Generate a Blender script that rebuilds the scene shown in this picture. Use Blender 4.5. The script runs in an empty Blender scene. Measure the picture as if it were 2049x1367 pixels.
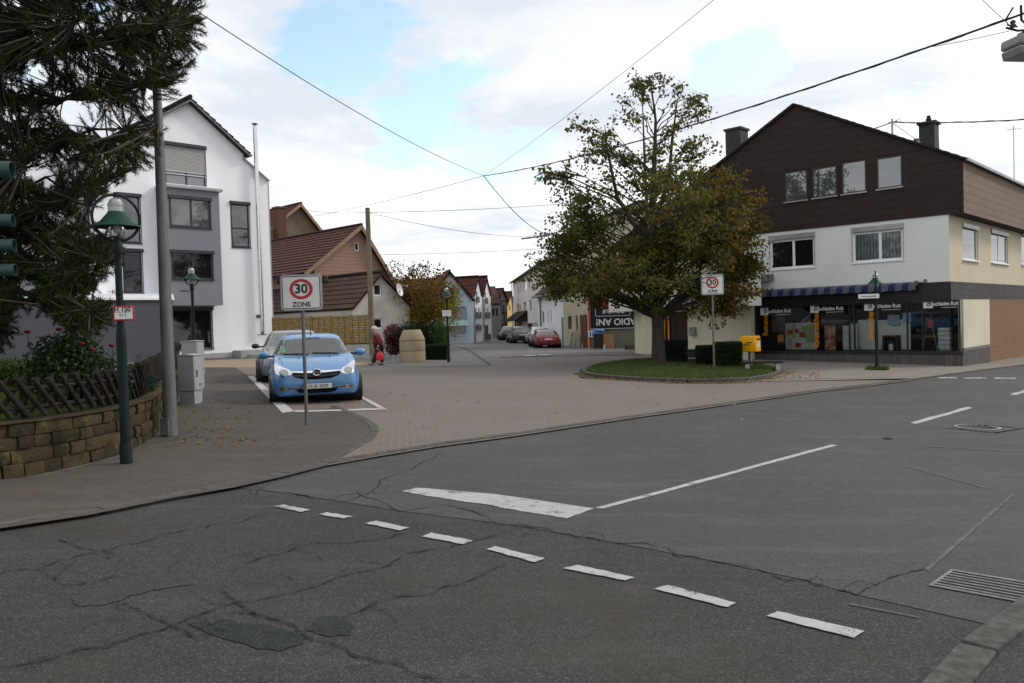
import bpy, bmesh, math, random
import numpy as np
from mathutils import Vector, Matrix
from mathutils.bvhtree import BVHTree
R = math.radians
random.seed(7)
SC = bpy.context.scene
# ------------------------------------------------------------------ camera
EYE = Vector((0, 0, 1.65)); FPX = 1600.0; CX, CY = 1024.5, 683.5
ROLL = 0.03; PITCH = math.atan((CY - 645) / FPX)
_f = Vector((0, math.cos(PITCH), -math.sin(PITCH))); _u0 = Vector((0, math.sin(PITCH), math.cos(PITCH))); _r0 = Vector((1, 0, 0))
_r = _r0 * math.cos(ROLL) - _u0 * math.sin(ROLL); _u = _u0 * math.cos(ROLL) + _r0 * math.sin(ROLL)
cd = bpy.data.cameras.new('camera'); cam = bpy.data.objects.new('camera', cd); SC.collection.objects.link(cam)
M = Matrix((_r, _u, -_f)).transposed().to_4x4(); M.translation = EYE; cam.matrix_world = M
cd.sensor_width = 36; cd.lens = FPX / 2049 * 36; cd.clip_end = 5000; cd.clip_start = 0.05
SC.camera = cam
# ------------------------------------------------------------------ light
SUN_AZ, SUN_EL = R(68), R(36)            # azimuth clockwise from +Y (view direction)
SUN_STRENGTH, SUN_ANGLE = 2.0, R(11)
EXPOSURE = 0.12
CLOUD = 12.2
SC.view_settings.view_transform = 'Standard'; SC.view_settings.look = 'None'; SC.view_settings.gamma = 1
SC.view_settings.exposure = EXPOSURE
sl = bpy.data.lights.new('sun', 'SUN'); sl.energy = SUN_STRENGTH; sl.angle = SUN_ANGLE; sl.color = (1, .94, .84)
sun = bpy.data.objects.new('sun', sl); SC.collection.objects.link(sun)
sdir = Vector((math.sin(SUN_AZ) * math.cos(SUN_EL), math.cos(SUN_AZ) * math.cos(SUN_EL), math.sin(SUN_EL)))
sun.rotation_euler = sdir.to_track_quat('Z', 'Y').to_euler()
def raydir(px, py):
    d = _f * FPX + _r * (px - CX) - _u * (py - CY)
    return d / d.y
W = bpy.data.worlds.new('World'); SC.world = W; W.use_nodes = True
def world():
    nt = W.node_tree; N = nt.nodes; L = nt.links; N.clear()
    out = N.new('ShaderNodeOutputWorld'); bg = N.new('ShaderNodeBackground'); bg.inputs[1].default_value = 0.1
    sky = N.new('ShaderNodeTexSky'); sky.sky_type = 'NISHITA'; sky.sun_disc = False; sky.sun_elevation = SUN_EL; sky.sun_rotation = SUN_AZ
    sky.altitude = 400; sky.air_density = 1.0; sky.dust_density = 1.0; sky.ozone_density = 2
    tc = N.new('ShaderNodeTexCoord'); sep = N.new('ShaderNodeSeparateXYZ'); L.new(tc.outputs['Generated'], sep.inputs[0])
    def math_(op, a, b=None, c=None):
        n = N.new('ShaderNodeMath'); n.operation = op
        for i, x in enumerate((a, b, c)):
            if x is None: continue
            if isinstance(x, (int, float)): n.inputs[i].default_value = x
            else: L.new(x, n.inputs[i])
        return n.outputs[0]
    z = math_('MAXIMUM', sep.outputs[2], 0.0); zz = math_('ADD', z, 0.12)
    cmb = N.new('ShaderNodeCombineXYZ'); L.new(math_('DIVIDE', sep.outputs[0], zz), cmb.inputs[0]); L.new(math_('DIVIDE', sep.outputs[1], zz), cmb.inputs[1])
    def noise(scale, det, rough, off):
        mp = N.new('ShaderNodeMapping'); mp.inputs['Location'].default_value = off; L.new(cmb.outputs[0], mp.inputs[0])
        n = N.new('ShaderNodeTexNoise'); n.inputs['Scale'].default_value = scale; n.inputs['Detail'].default_value = det; n.inputs['Roughness'].default_value = rough
        n.inputs['Distortion'].default_value = .3
        L.new(mp.outputs[0], n.inputs['Vector']); return n.outputs['Fac']
    n1 = noise(1.1, 8, .58, (3.1, 1.7, 0)); n2 = noise(0.55, 9, .6, (9.2, 4.4, 2)); n3 = noise(3.0, 9, .66, (1.2, 7.7, 5))
    # openings in the cloud deck, as directions on the sky
    hole = None
    for px, py, k, s in ((720, 130, 170, .17), (640, 95, 400, .12), (940, 195, 240, .18), (1510, 112, 700, .30), (1430, 135, 1200, .22), (830, 250, 400, .17), (1010, 395, 700, .15), (1080, 300, 500, .12), (1790, 300, 500, .10)):
        d = raydir(px, py).normalized()
        vm = N.new('ShaderNodeVectorMath'); vm.operation = 'DISTANCE'; L.new(tc.outputs['Generated'], vm.inputs[0]); vm.inputs[1].default_value = d
        g = math_('MULTIPLY', math_('EXPONENT', math_('MULTIPLY', math_('MULTIPLY', vm.outputs['Value'], vm.outputs['Value']), -k)), s)
        hole = g if hole is None else math_('ADD', hole, g)
    dens = math_('SUBTRACT', math_('ADD', math_('MULTIPLY', n1, .55), math_('MULTIPLY', n3, .45)), hole)
    mr = N.new('ShaderNodeMapRange'); mr.interpolation_type = 'SMOOTHSTEP'; L.new(dens, mr.inputs[0])
    mr.inputs[1].default_value = .33; mr.inputs[2].default_value = .43; mr.inputs[3].default_value = .12
    cr = N.new('ShaderNodeValToRGB'); e = cr.color_ramp.elements
    e[0].position = .39; e[0].color = (CLOUD * 1.02, CLOUD * 1.02, CLOUD * 1.02, 1)
    e[1].position = .61; e[1].color = (CLOUD * .60, CLOUD * .635, CLOUD * .69, 1)
    L.new(n2, cr.inputs[0])
    skm = N.new('ShaderNodeMix'); skm.data_type = 'RGBA'; skm.blend_type = 'MULTIPLY'; skm.inputs[0].default_value = 1; skm.inputs[7].default_value = (3.0, 2.95, 2.5, 1)
    L.new(sky.outputs[0], skm.inputs[6])
    mx = N.new('ShaderNodeMix'); mx.data_type = 'RGBA'; L.new(mr.outputs[0], mx.inputs[0]); L.new(skm.outputs[2], mx.inputs[6]); L.new(cr.outputs[0], mx.inputs[7])
    L.new(mx.outputs[2], bg.inputs[0]); L.new(bg.outputs[0], out.inputs[0])
world()
# ------------------------------------------------------------------ geometry helpers
def zg(x, y=0): return -0.03 * x
def G(px, py, dz=0.0):
    d = raydir(px, py)
    # EYE.z + d.z*Y = -0.03*d.x*Y + dz
    Y = (dz - EYE.z) / (d.z + 0.03 * d.x)
    return Vector((d.x * Y, Y, zg(d.x * Y) + dz))
def at(px, py, Y): d = raydir(px, py); return EYE + d * Y
def kpx(Y): return FPX / Y
class Frame:
    def __init__(s, x, y, dx, dy):
        s.O = Vector((x, y, zg(x, y))); s.u = Vector((dx, dy, 0)).normalized(); s.v = Vector((-s.u.y, s.u.x, 0)); s.rot = math.atan2(dy, dx)
    def loc(s, px, py, v=0.0):
        d = raydir(px, py); t = (v - (EYE - s.O).dot(s.v)) / d.dot(s.v); P = EYE + d * t - s.O
        return P.dot(s.u), P.z
    def locu(s, px, py, u=0.0):
        d = raydir(px, py); t = (u - (EYE - s.O).dot(s.u)) / d.dot(s.u); P = EYE + d * t - s.O
        return P.dot(s.v), P.z
    def rect(s, x0, y0, x1, y1, v=0.0):
        a = s.loc(x0, y0, v); b = s.loc(x1, y1, v); c = s.loc(x0, y1, v); d = s.loc(x1, y0, v)
        return (a[0] + c[0]) / 2, (b[0] + d[0]) / 2, (b[1] + c[1]) / 2, (a[1] + d[1]) / 2
    def w(s, u, v, z): return s.O + s.u * u + s.v * v + Vector((0, 0, z))
def tag(o, label=None, cat=None, group=None, kind=None):
    if label: o['label'] = label
    if cat: o['category'] = cat
    if group: o['group'] = group
    if kind: o['kind'] = kind
    return o
def empty(name, loc, rz=0, label=None, cat=None, group=None):
    o = bpy.data.objects.new(name, None); SC.collection.objects.link(o); o.location = loc; o.rotation_euler = (0, 0, rz); o.empty_display_size = .2
    return tag(o, label, cat, group)
def copy_tree(o, parent=None):
    c = o.copy(); SC.collection.objects.link(c); c.parent = parent
    for ch in list(o.children): copy_tree(ch, c)
    return c
def finish(name, me, mats, parent=None, loc=None, angle=35, bevel=0, bseg=2):
    for m in (mats if isinstance(mats, (list, tuple)) else [mats]): me.materials.append(m)
    o = bpy.data.objects.new(name, me); SC.collection.objects.link(o)
    if angle is not None and len(me.polygons):
        me.polygons.foreach_set('use_smooth', [True] * len(me.polygons)); me.set_sharp_from_angle(angle=R(angle))
    if parent is not None: o.parent = parent
    if loc is not None: o.location = loc
    if bevel:
        b = o.modifiers.new('bevel', 'BEVEL'); b.width = bevel; b.segments = bseg; b.limit_method = 'ANGLE'; b.angle_limit = R(40)
    return o
class MB:
    def __init__(s): s.v = []; s.f = []; s.m = []
    def poly(s, pts, m=0):
        n = len(s.v); s.v += [tuple(p) for p in pts]; s.f.append(tuple(range(n, n + len(pts)))); s.m.append(m); return s
    def box(s, x0, x1, y0, y1, z0, z1, m=0, T=None):
        P = [Vector(p) for p in ((x0, y0, z0), (x1, y0, z0), (x1, y1, z0), (x0, y1, z0), (x0, y0, z1), (x1, y0, z1), (x1, y1, z1), (x0, y1, z1))]
        if T is not None: P = [T @ p for p in P]
        n = len(s.v); s.v += [tuple(p) for p in P]
        for f in ((0, 3, 2, 1), (4, 5, 6, 7), (0, 1, 5, 4), (1, 2, 6, 5), (2, 3, 7, 6), (3, 0, 4, 7)):
            s.f.append(tuple(n + i for i in f)); s.m.append(m)
        return s
    def prism(s, pts, off, m=0):
        off = Vector(off); a = [Vector(p) for p in pts]; b = [p + off for p in a]; n = len(s.v); k = len(a)
        s.v += [tuple(p) for p in a + b]
        s.f.append(tuple(range(n + k - 1, n - 1, -1))); s.m.append(m); s.f.append(tuple(range(n + k, n + 2 * k))); s.m.append(m)
        for i in range(k):
            j = (i + 1) % k; s.f.append((n + i, n + j, n + k + j, n + k + i)); s.m.append(m)
        return s
    def bar(s, a, b, w, h, m=0, up=(0, 0, 1)):
        a = Vector(a); b = Vector(b); d = (b - a); L = d.length
        if L < 1e-6: return s
        d /= L; up = Vector(up)
        if abs(d.dot(up)) > .98: up = Vector((1, 0, 0))
        x = d.cross(up).normalized(); y = x.cross(d)
        T = Matrix((x, d, y)).transposed().to_4x4(); T.translation = a
        return s.box(-w / 2, w / 2, 0, L, -h / 2, h / 2, m, T)
    def tube(s, pts, r, seg=8, m=0, caps=True):
        pts = [Vector(p) for p in pts]; k = len(pts); rr = r if isinstance(r, (list, tuple)) else [r] * k
        n = len(s.v); ref = None
        for i, p in enumerate(pts):
            d = (pts[min(i + 1, k - 1)] - pts[max(i - 1, 0)])
            d = d.normalized() if d.length > 1e-9 else Vector((0, 0, 1))
            if ref is None: ref = Vector((0, 0, 1)) if abs(d.z) < .9 else Vector((1, 0, 0))
            x = d.cross(ref).normalized(); y = d.cross(x).normalized(); ref = -y if False else ref
            if abs(d.dot(ref)) > .97: ref = x
            for j in range(seg):
                a = 2 * math.pi * j / seg; s.v.append(tuple(p + x * math.cos(a) * rr[i] + y * math.sin(a) * rr[i]))
        for i in range(k - 1):
            for j in range(seg):
                a = n + i * seg + j; b = n + i * seg + (j + 1) % seg; s.f.append((a, b, b + seg, a + seg)); s.m.append(m)
        if caps:
            s.f.append(tuple(n + j for j in range(seg - 1, -1, -1))); s.m.append(m)
            s.f.append(tuple(n + (k - 1) * seg + j for j in range(seg))); s.m.append(m)
        return s
    def lathe(s, prof, c=(0, 0, 0), seg=24, m=0, T=None, a0=0, a1=2 * math.pi):
        c = Vector(c); n = len(s.v); full = abs(a1 - a0 - 2 * math.pi) < 1e-6; q = seg if full else seg + 1
        for (r, z) in prof:
            for j in range(q):
                a = a0 + (a1 - a0) * j / seg; p = Vector((r * math.cos(a), r * math.sin(a), z))
                if T is not None: p = T @ p
                s.v.append(tuple(p + c))
        for i in range(len(prof) - 1):
            for j in range(seg):
                a = n + i * q + j; b = n + i * q + (j + 1) % q; s.f.append((a, b, b + q, a + q)); s.m.append(m)
        return s
    def ball(s, c, r, seg=12, m=0, sc=(1, 1, 1)):
        h = seg // 2; T = Matrix.Diagonal((sc[0], sc[1], sc[2])).to_3x3()
        return s.lathe([(max(1e-4, r * math.sin(math.pi * i / h)), -r * math.cos(math.pi * i / h)) for i in range(h + 1)], c, seg, m, T)
    def torus(s, c, R0, r, seg=32, s2=8, m=0, T=None, sx=1.0, sy=1.0):
        n = len(s.v); c = Vector(c)
        for i in range(seg):
            a = 2 * math.pi * i / seg
            for j in range(s2):
                b = 2 * math.pi * j / s2; p = Vector(((R0 * sx + r * math.cos(b)) * math.cos(a), (R0 * sy + r * math.cos(b)) * math.sin(a), r * math.sin(b)))
                if T is not None: p = T @ p
                s.v.append(tuple(p + c))
        for i in range(seg):
            for j in range(s2):
                a = n + i * s2 + j; b = n + i * s2 + (j + 1) % s2; e = n + ((i + 1) % seg) * s2; s.f.append((a, e + j, e + (j + 1) % s2, b)); s.m.append(m)
        return s
    def build(s, name, mats, parent=None, loc=None, angle=35, bevel=0, bseg=2, fix=True):
        me = bpy.data.meshes.new(name); me.from_pydata(s.v, [], s.f); me.polygons.foreach_set('material_index', s.m)
        if fix:
            b = bmesh.new(); b.from_mesh(me); bmesh.ops.recalc_face_normals(b, faces=b.faces); b.to_mesh(me); b.free()
        me.update()
        return finish(name, me, mats, parent, loc, angle, bevel, bseg)
def mass(name, V, F, mats, parent=None, midx=None, smooth=False, loc=None):
    """V (n,3), F (m,k) numpy -> one mesh, fast"""
    V = np.asarray(V, np.float32).reshape(-1, 3); F = np.asarray(F, np.int32); m, k = F.shape
    me = bpy.data.meshes.new(name); me.vertices.add(len(V)); me.vertices.foreach_set('co', V.ravel())
    me.loops.add(m * k); me.loops.foreach_set('vertex_index', F.ravel())
    me.polygons.add(m); me.polygons.foreach_set('loop_start', np.arange(0, m * k, k, dtype=np.int32)); me.polygons.foreach_set('loop_total', np.full(m, k, np.int32))
    if midx is not None: me.polygons.foreach_set('material_index', np.asarray(midx, np.int32))
    me.update(calc_edges=True); me.validate()
    return finish(name, me, mats, parent, loc, None)
def rnd_rot(n, rng):
    q = rng.normal(size=(n, 4)); q /= np.linalg.norm(q, axis=1)[:, None]; w, x, y, z = q.T
    return np.stack([1 - 2 * (y * y + z * z), 2 * (x * y - z * w), 2 * (x * z + y * w), 2 * (x * y + z * w), 1 - 2 * (x * x + z * z), 2 * (y * z - x * w), 2 * (x * z - y * w), 2 * (y * z + x * w), 1 - 2 * (x * x + y * y)], 1).reshape(n, 3, 3)
def leaves(name, C, size, mats, parent, rng, midx=None, aspect=.55, flat=0.0, loc=None):
    """leaf cards: a folded diamond each; C (n,3)"""
    n = len(C); s = size * rng.uniform(.6, 1.25, (n, 1, 1))
    base = np.array([[0, 0, 0], [.5 * aspect, .45, .10], [0, 1, -.05], [-.5 * aspect, .45, .10]], np.float32)[None] - np.array([0, .5, 0])
    Rm = rnd_rot(n, rng)
    V = np.einsum('nij,nkj->nki', Rm, base * s) + np.asarray(C)[:, None, :]
    F = np.arange(4 * n).reshape(n, 4)
    return mass(name, V.reshape(-1, 3), F, mats, parent, midx, loc=loc)
def ell_points(n, c, r, rng, shell=.5):
    d = rng.normal(size=(n, 3)); d /= np.linalg.norm(d, axis=1)[:, None]; q = rng.uniform(shell ** 3, 1, (n, 1)) ** (1 / 3)
    return np.asarray(c) + d * q * np.asarray(r)
def facade(mb, outline, holes, v=0.0, reveal=.15, m=0, mr=None):
    """flat wall in the local u/z plane at depth v with openings and their reveals"""
    bm = bmesh.new(); bm.faces.new([bm.verts.new((u, v, z)) for u, z in outline])
    us = sorted({round(h[i], 4) for h in holes for i in (0, 1)}); zs = sorted({round(h[i], 4) for h in holes for i in (2, 3)})
    for a in us: bmesh.ops.bisect_plane(bm, geom=bm.verts[:] + bm.edges[:] + bm.faces[:], plane_co=(a, 0, 0), plane_no=(1, 0, 0), dist=1e-5)
    for a in zs: bmesh.ops.bisect_plane(bm, geom=bm.verts[:] + bm.edges[:] + bm.faces[:], plane_co=(0, 0, a), plane_no=(0, 0, 1), dist=1e-5)
    for f in bm.faces:
        c = f.calc_center_median()
        if not any(h[0] < c.x < h[1] and h[2] < c.z < h[3] for h in holes): mb.poly([w.co.copy() for w in f.verts], m)
    bm.free()
    mr = m if mr is None else mr
    if reveal:
        for u0, u1, z0, z1 in holes:
            a = [(u0, v, z0), (u1, v, z0), (u1, v, z1), (u0, v, z1)]
            for i in range(4):
                p, q = a[i], a[(i + 1) % 4]; mb.poly([p, q, (q[0], v + reveal, q[2]), (p[0], v + reveal, p[2])], mr)
    return mb
def window(parent, rc, v, fm, gm, fw=.06, dep=.06, vert=(), horiz=(), name='window', sill=None, pane_mats=None, inset=0.02):
    """frame ring + bars as the part, pane (and sill) as its sub-parts; rc=(u0,u1,z0,z1); v = depth of the frame's outer face"""
    u0, u1, z0, z1 = rc; mb = MB(); w = fw
    mb.box(u0, u0 + w, v, v + dep, z0, z1); mb.box(u1 - w, u1, v, v + dep, z0, z1)
    mb.box(u0 + w, u1 - w, v, v + dep, z1 - w, z1); mb.box(u0 + w, u1 - w, v, v + dep, z0, z0 + w)
    for t in vert: c = u0 + (u1 - u0) * t; mb.box(c - w * .6, c + w * .6, v + .002, v + dep - .002, z0 + w, z1 - w)
    for t in horiz: c = z0 + (z1 - z0) * t; mb.box(u0 + w, u1 - w, v + .004, v + dep - .004, c - w * .5, c + w * .5)
    o = mb.build(name, fm, parent, angle=30)
    MB().poly([(u0 + w * .5, v + inset, z0 + w * .5), (u1 - w * .5, v + inset, z0 + w * .5), (u1 - w * .5, v + inset, z1 - w * .5), (u0 + w * .5, v + inset, z1 - w * .5)]).build('pane', gm, o, angle=None, fix=False)
    if sill is not None:
        sm, so = sill; MB().box(u0 - .05, u1 + .05, v - so, v + .0, z0 - .05, z0 - .003).build('sill', sm, o, bevel=.006)
    return o
def text(name, s, size, loc, mat, parent=None, rot=None, ext=.003, bold=0.0, align='CENTER', sx=1.0, sy=1.0, shear=0.0):
    cu = bpy.data.curves.new('tmp', 'FONT'); cu.body = s; cu.size = size; cu.extrude = ext; cu.offset = bold; cu.align_x = align; cu.align_y = 'CENTER'; cu.shear = shear; cu.resolution_u = 3
    to = bpy.data.objects.new('tmp', cu); SC.collection.objects.link(to)
    me = bpy.data.meshes.new_from_object(to.evaluated_get(bpy.context.evaluated_depsgraph_get()))
    bpy.data.objects.remove(to); bpy.data.curves.remove(cu)
    me.transform(Matrix.Diagonal((sx, sy, 1, 1)))
    me.transform((rot or Matrix.Rotation(R(90), 4, 'X')))
    me.name = name; me.materials.clear(); o = finish(name, me, mat, parent, loc, None)
    return o
# ------------------------------------------------------------------ materials
class NT:
    def __init__(s, name):
        s.mat = bpy.data.materials.new(name); s.mat.use_nodes = True; s.nt = s.mat.node_tree; s.N = s.nt.nodes; s.L = s.nt.links
        s.bsdf = s.N['Principled BSDF']; s.tc = s.N.new('ShaderNodeTexCoord'); s._box = None
    def put(s, sock, x):
        if x is None: return
        if hasattr(x, 'is_linked') or isinstance(x, bpy.types.NodeSocket): s.L.new(x, sock)
        elif isinstance(x, (tuple, list)) and len(x) == 3 and sock.type == 'RGBA': sock.default_value = (*x, 1)
        else: sock.default_value = x
    def m(s, op, a, b=None, c=None, clamp=False):
        n = s.N.new('ShaderNodeMath'); n.operation = op; n.use_clamp = clamp
        for i, x in enumerate((a, b, c)): s.put(n.inputs[i], x)
        return n.outputs[0]
    def mix(s, f, a, b, mode='MIX'):
        n = s.N.new('ShaderNodeMix'); n.data_type = 'RGBA'; n.blend_type = mode; s.put(n.inputs[0], f); s.put(n.inputs[6], a); s.put(n.inputs[7], b); return n.outputs[2]
    def co(s): return s.tc.outputs['Object']
    def boxco(s):
        if s._box is None:
            sp = s.N.new('ShaderNodeSeparateXYZ'); s.L.new(s.co(), sp.inputs[0]); c = s.N.new('ShaderNodeCombineXYZ')
            s.L.new(s.m('ADD', sp.outputs[0], sp.outputs[1]), c.inputs[0]); s.L.new(sp.outputs[2], c.inputs[1]); s._box = c.outputs[0]
        return s._box
    def xform(s, vec, scale=(1, 1, 1), rot=(0, 0, 0), loc=(0, 0, 0)):
        n = s.N.new('ShaderNodeMapping'); s.L.new(vec, n.inputs[0]); n.inputs['Scale'].default_value = scale; n.inputs['Rotation'].default_value = rot; n.inputs['Location'].default_value = loc; return n.outputs[0]
    def noise(s, scale, det=3, rough=.55, vec=None, out='Fac', dist=0):
        n = s.N.new('ShaderNodeTexNoise'); s.L.new(vec if vec is not None else s.co(), n.inputs['Vector']); n.inputs['Scale'].default_value = scale; n.inputs['Detail'].default_value = det; n.inputs['Roughness'].default_value = rough; n.inputs['Distortion'].default_value = dist
        return n.outputs[out]
    def voro(s, scale, feature='F1', vec=None, out='Distance'):
        n = s.N.new('ShaderNodeTexVoronoi'); n.feature = feature; s.L.new(vec if vec is not None else s.co(), n.inputs['Vector']); n.inputs['Scale'].default_value = scale; return n.outputs[out]
    def brick(s, vec, w, h, mortar, c1, c2, cm, off=.5, bias=0):
        n = s.N.new('ShaderNodeTexBrick'); s.L.new(vec, n.inputs['Vector']); n.inputs['Scale'].default_value = 1; n.inputs['Brick Width'].default_value = w; n.inputs['Row Height'].default_value = h
        n.inputs['Mortar Size'].default_value = mortar; n.inputs['Mortar Smooth'].default_value = .1; n.inputs['Bias'].default_value = bias; n.offset = off
        for k, c in (('Color1', c1), ('Color2', c2), ('Mortar', cm)): n.inputs[k].default_value = (*c, 1)
        return n
    def ramp(s, f, stops):
        n = s.N.new('ShaderNodeValToRGB'); e = n.color_ramp.elements; s.L.new(f, n.inputs[0])
        while len(e) < len(stops): e.new(.5)
        for i, (p, c) in enumerate(stops): e[i].position = p; e[i].color = (*c, 1) if len(c) == 3 else c
        return n.outputs[0]
    def rng(s, f, a, b, c=0.0, d=1.0):
        n = s.N.new('ShaderNodeMapRange'); s.L.new(f, n.inputs[0]); n.inputs[1].default_value = a; n.inputs[2].default_value = b; n.inputs[3].default_value = c; n.inputs[4].default_value = d; return n.outputs[0]
    def bump(s, h, strength=.3, dist=.01, prev=None):
        n = s.N.new('ShaderNodeBump'); n.inputs['Strength'].default_value = strength; n.inputs['Distance'].default_value = dist; s.L.new(h, n.inputs['Height'])
        if prev is not None: s.L.new(prev, n.inputs['Normal'])
        return n.outputs[0]
    def out(s, col=None, rough=None, metal=None, normal=None, **kw):
        b = s.bsdf.inputs; s.put(b['Base Color'], col); s.put(b['Roughness'], rough); s.put(b['Metallic'], metal)
        if normal is not None: s.L.new(normal, b['Normal'])
        kw.setdefault('Specular_IOR_Level', .18 if isinstance(rough, float) and rough >= .7 and not metal else .5)
        for k, v in kw.items(): s.put(b[k.replace('_', ' ')], v)
        return s.mat
def pm(name, col, rough=.6, metal=0.0, var=.18, vs=2.5, bump=.0, bs=60, coat=0.0, ior=1.5, dirt=0.0, streak=False):
    n = NT(name); f = n.noise(vs, 5, .6, n.xform(n.co(), (1, 1, .25)) if streak else None); c = n.mix(n.rng(f, .3, .7), tuple(x * (1 - var) for x in col), tuple(min(1, x * (1 + var * .7)) for x in col))
    if dirt: c = n.mix(n.m('MULTIPLY', n.rng(n.noise(1.3, 6, .65, n.xform(n.co(), (1.6, 1.6, .35))), .5, .8), dirt), c, tuple(x * .45 for x in col))
    nn = n.bump(n.noise(bs, 4, .6), bump, .01) if bump else None
    return n.out(c, n.rng(n.noise(vs * 3, 3), .3, .7, max(.02, rough - .06), min(1, rough + .06)), metal, nn, Specular_IOR_Level=.2 if rough >= .55 else .4, Coat_Weight=coat, Coat_Roughness=.03, IOR=ior)
def asphalt(name, c0, c1, speck=.35, crack=0.0, tint=None, gran=190):
    n = NT(name); big = n.noise(.35, 6, .6); med = n.noise(2.6, 5, .6); fine = n.noise(gran, 2, .8)
    c = n.mix(n.rng(n.m('ADD', n.m('MULTIPLY', big, .65), n.m('MULTIPLY', med, .35)), .36, .64), c0, c1)
    c = n.mix(n.rng(n.noise(11, 5, .7), .35, .68, 0, .45), c, tuple(x * .62 for x in c0)); c = n.mix(n.rng(n.noise(1.5, 6, .7, n.xform(n.co(), (.35, 1.6, 1), (0, 0, R(28)))), .52, .72, 0, .5), c, tuple(x * 1.45 for x in c1))
    st = n.voro(gran * .62, 'F1', out='Color'); sp = n.N.new('ShaderNodeSeparateColor'); n.L.new(st, sp.inputs[0])
    c = n.mix(n.m('MULTIPLY', n.rng(sp.outputs[0], .72, .95), speck), c, (.22, .215, .20))
    c = n.mix(n.m('MULTIPLY', n.rng(sp.outputs[1], .7, .95), speck * 1.3), c, (.012, .012, .012))
    if tint: c = n.mix(n.m('MULTIPLY', n.rng(n.noise(.6, 4, .6, n.xform(n.co(), (1, 1, 1), loc=(5, 3, 0))), .5, .7), .6), c, tint)
    if crack:
        d = n.voro(.42, 'DISTANCE_TO_EDGE', n.N.new('ShaderNodeVectorMath').outputs[0]) if False else None
        w = n.N.new('ShaderNodeVectorMath'); w.operation = 'ADD'; n.L.new(n.co(), w.inputs[0])
        sc = n.N.new('ShaderNodeVectorMath'); sc.operation = 'SCALE'; sc.inputs['Scale'].default_value = .55; n.L.new(n.noise(1.1, 4, .7, out='Color'), sc.inputs[0]); n.L.new(sc.outputs[0], w.inputs[1])
        d = n.voro(.33, 'DISTANCE_TO_EDGE', w.outputs[0]); msk = n.rng(n.noise(.23, 2, .5), .5, .6)
        c = n.mix(n.m('MULTIPLY', n.m('MULTIPLY', n.rng(d, .004, .012, 1, 0), msk), crack), c, (.015, .014, .013))
    return n.out(c, n.rng(fine, .3, .7, .7, .95), 0, n.bump(fine, .5, .006), Specular_IOR_Level=.16)
def pavers(name):
    n = NT(name); v = n.xform(n.co(), rot=(0, 0, R(-8)))
    b = n.brick(v, .205, .105, .006, (.168, .128, .112), (.132, .112, .102), (.066, .057, .051)); 
    big = n.rng(n.noise(.30, 5, .6), .38, .62); c = n.mix(n.m('MULTIPLY', big, .66), b.outputs['Color'], (.142, .131, .122))
    c = n.mix(n.m('MULTIPLY', n.rng(n.noise(1.6, 5, .65), .5, .75), .4), c, (.105, .092, .084))
    return n.out(c, .85, 0, n.bump(b.outputs['Fac'], -.4, .004, n.bump(n.noise(150, 2), .25, .003)))
def slabs(name, c1, c2, w=.3, h=.3, rot=0):
    n = NT(name); b = n.brick(n.xform(n.co(), rot=(0, 0, R(rot))), w, h, .006, c1, c2, tuple(x * .5 for x in c1)); c = n.mix(n.m('MULTIPLY', n.rng(n.noise(.8, 5, .6), .4, .7), .5), b.outputs['Color'], tuple(x * .65 for x in c1))
    return n.out(c, .85, 0, n.bump(b.outputs['Fac'], -.3, .004, n.bump(n.noise(120, 2), .25, .003)))
def tiles(name, c1, c2, row=.34, wid=.3, mort=.018):
    n = NT(name); b = n.brick(n.tc.outputs['UV'], wid, row, mort, c1, c2, tuple(x * .25 for x in c1), off=0.0)
    wv = n.N.new('ShaderNodeTexWave'); wv.bands_direction = 'X'; wv.inputs['Scale'].default_value = 1 / wid * .318 * 0.5 * 2; n.L.new(n.tc.outputs['UV'], wv.inputs[0])
    c = n.mix(n.m('MULTIPLY', n.rng(n.noise(1.2, 5, .65), .45, .75), .45), b.outputs['Color'], tuple(x * .55 for x in c1))
    return n.out(c, .8, 0, n.bump(wv.outputs['Fac'], .5, .03, n.bump(b.outputs['Fac'], -.8, .03)))
def glass_pane(name, base=(.014, .017, .019), ior=1.9, wav=.02, rough=.03, var=None):
    n = NT(name); nn = n.bump(n.noise(1.3, 2), wav, .06); c = base
    if var: c = n.mix(n.rng(n.noise(1.5, 2), .42, .6), base, var)
    return n.out(c, rough, 0, nn, IOR=ior)
def curtain(name, c1, c2, ior=1.7, sc=26):
    n = NT(name); sp = n.N.new('ShaderNodeSeparateXYZ'); n.L.new(n.co(), sp.inputs[0]); x = n.m('ADD', n.m('ADD', sp.outputs[0], sp.outputs[1]), n.m('MULTIPLY', n.noise(3, 2), .12))
    c = n.mix(n.m('ADD', n.m('MULTIPLY', n.m('SINE', n.m('MULTIPLY', x, sc * 2)), .5), .5), c1, c2)
    return n.out(c, .05, 0, None, IOR=ior)
def clear_glass(name, tint=(.9, .93, .92), ior=1.7):
    n = NT(name); N, L = n.N, n.L; tr = N.new('ShaderNodeBsdfTransparent'); tr.inputs[0].default_value = (*tint, 1); gl = N.new('ShaderNodeBsdfGlossy'); gl.inputs['Roughness'].default_value = .02
    L.new(n.bump(n.noise(1.1, 2), .015, .05), gl.inputs['Normal'])
    fr = N.new('ShaderNodeFresnel'); fr.inputs[0].default_value = ior; mx = N.new('ShaderNodeMixShader'); L.new(fr.outputs[0], mx.inputs[0]); L.new(tr.outputs[0], mx.inputs[1]); L.new(gl.outputs[0], mx.inputs[2]); L.new(mx.outputs[0], N['Material Output'].inputs[0]); return n.mat
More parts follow.
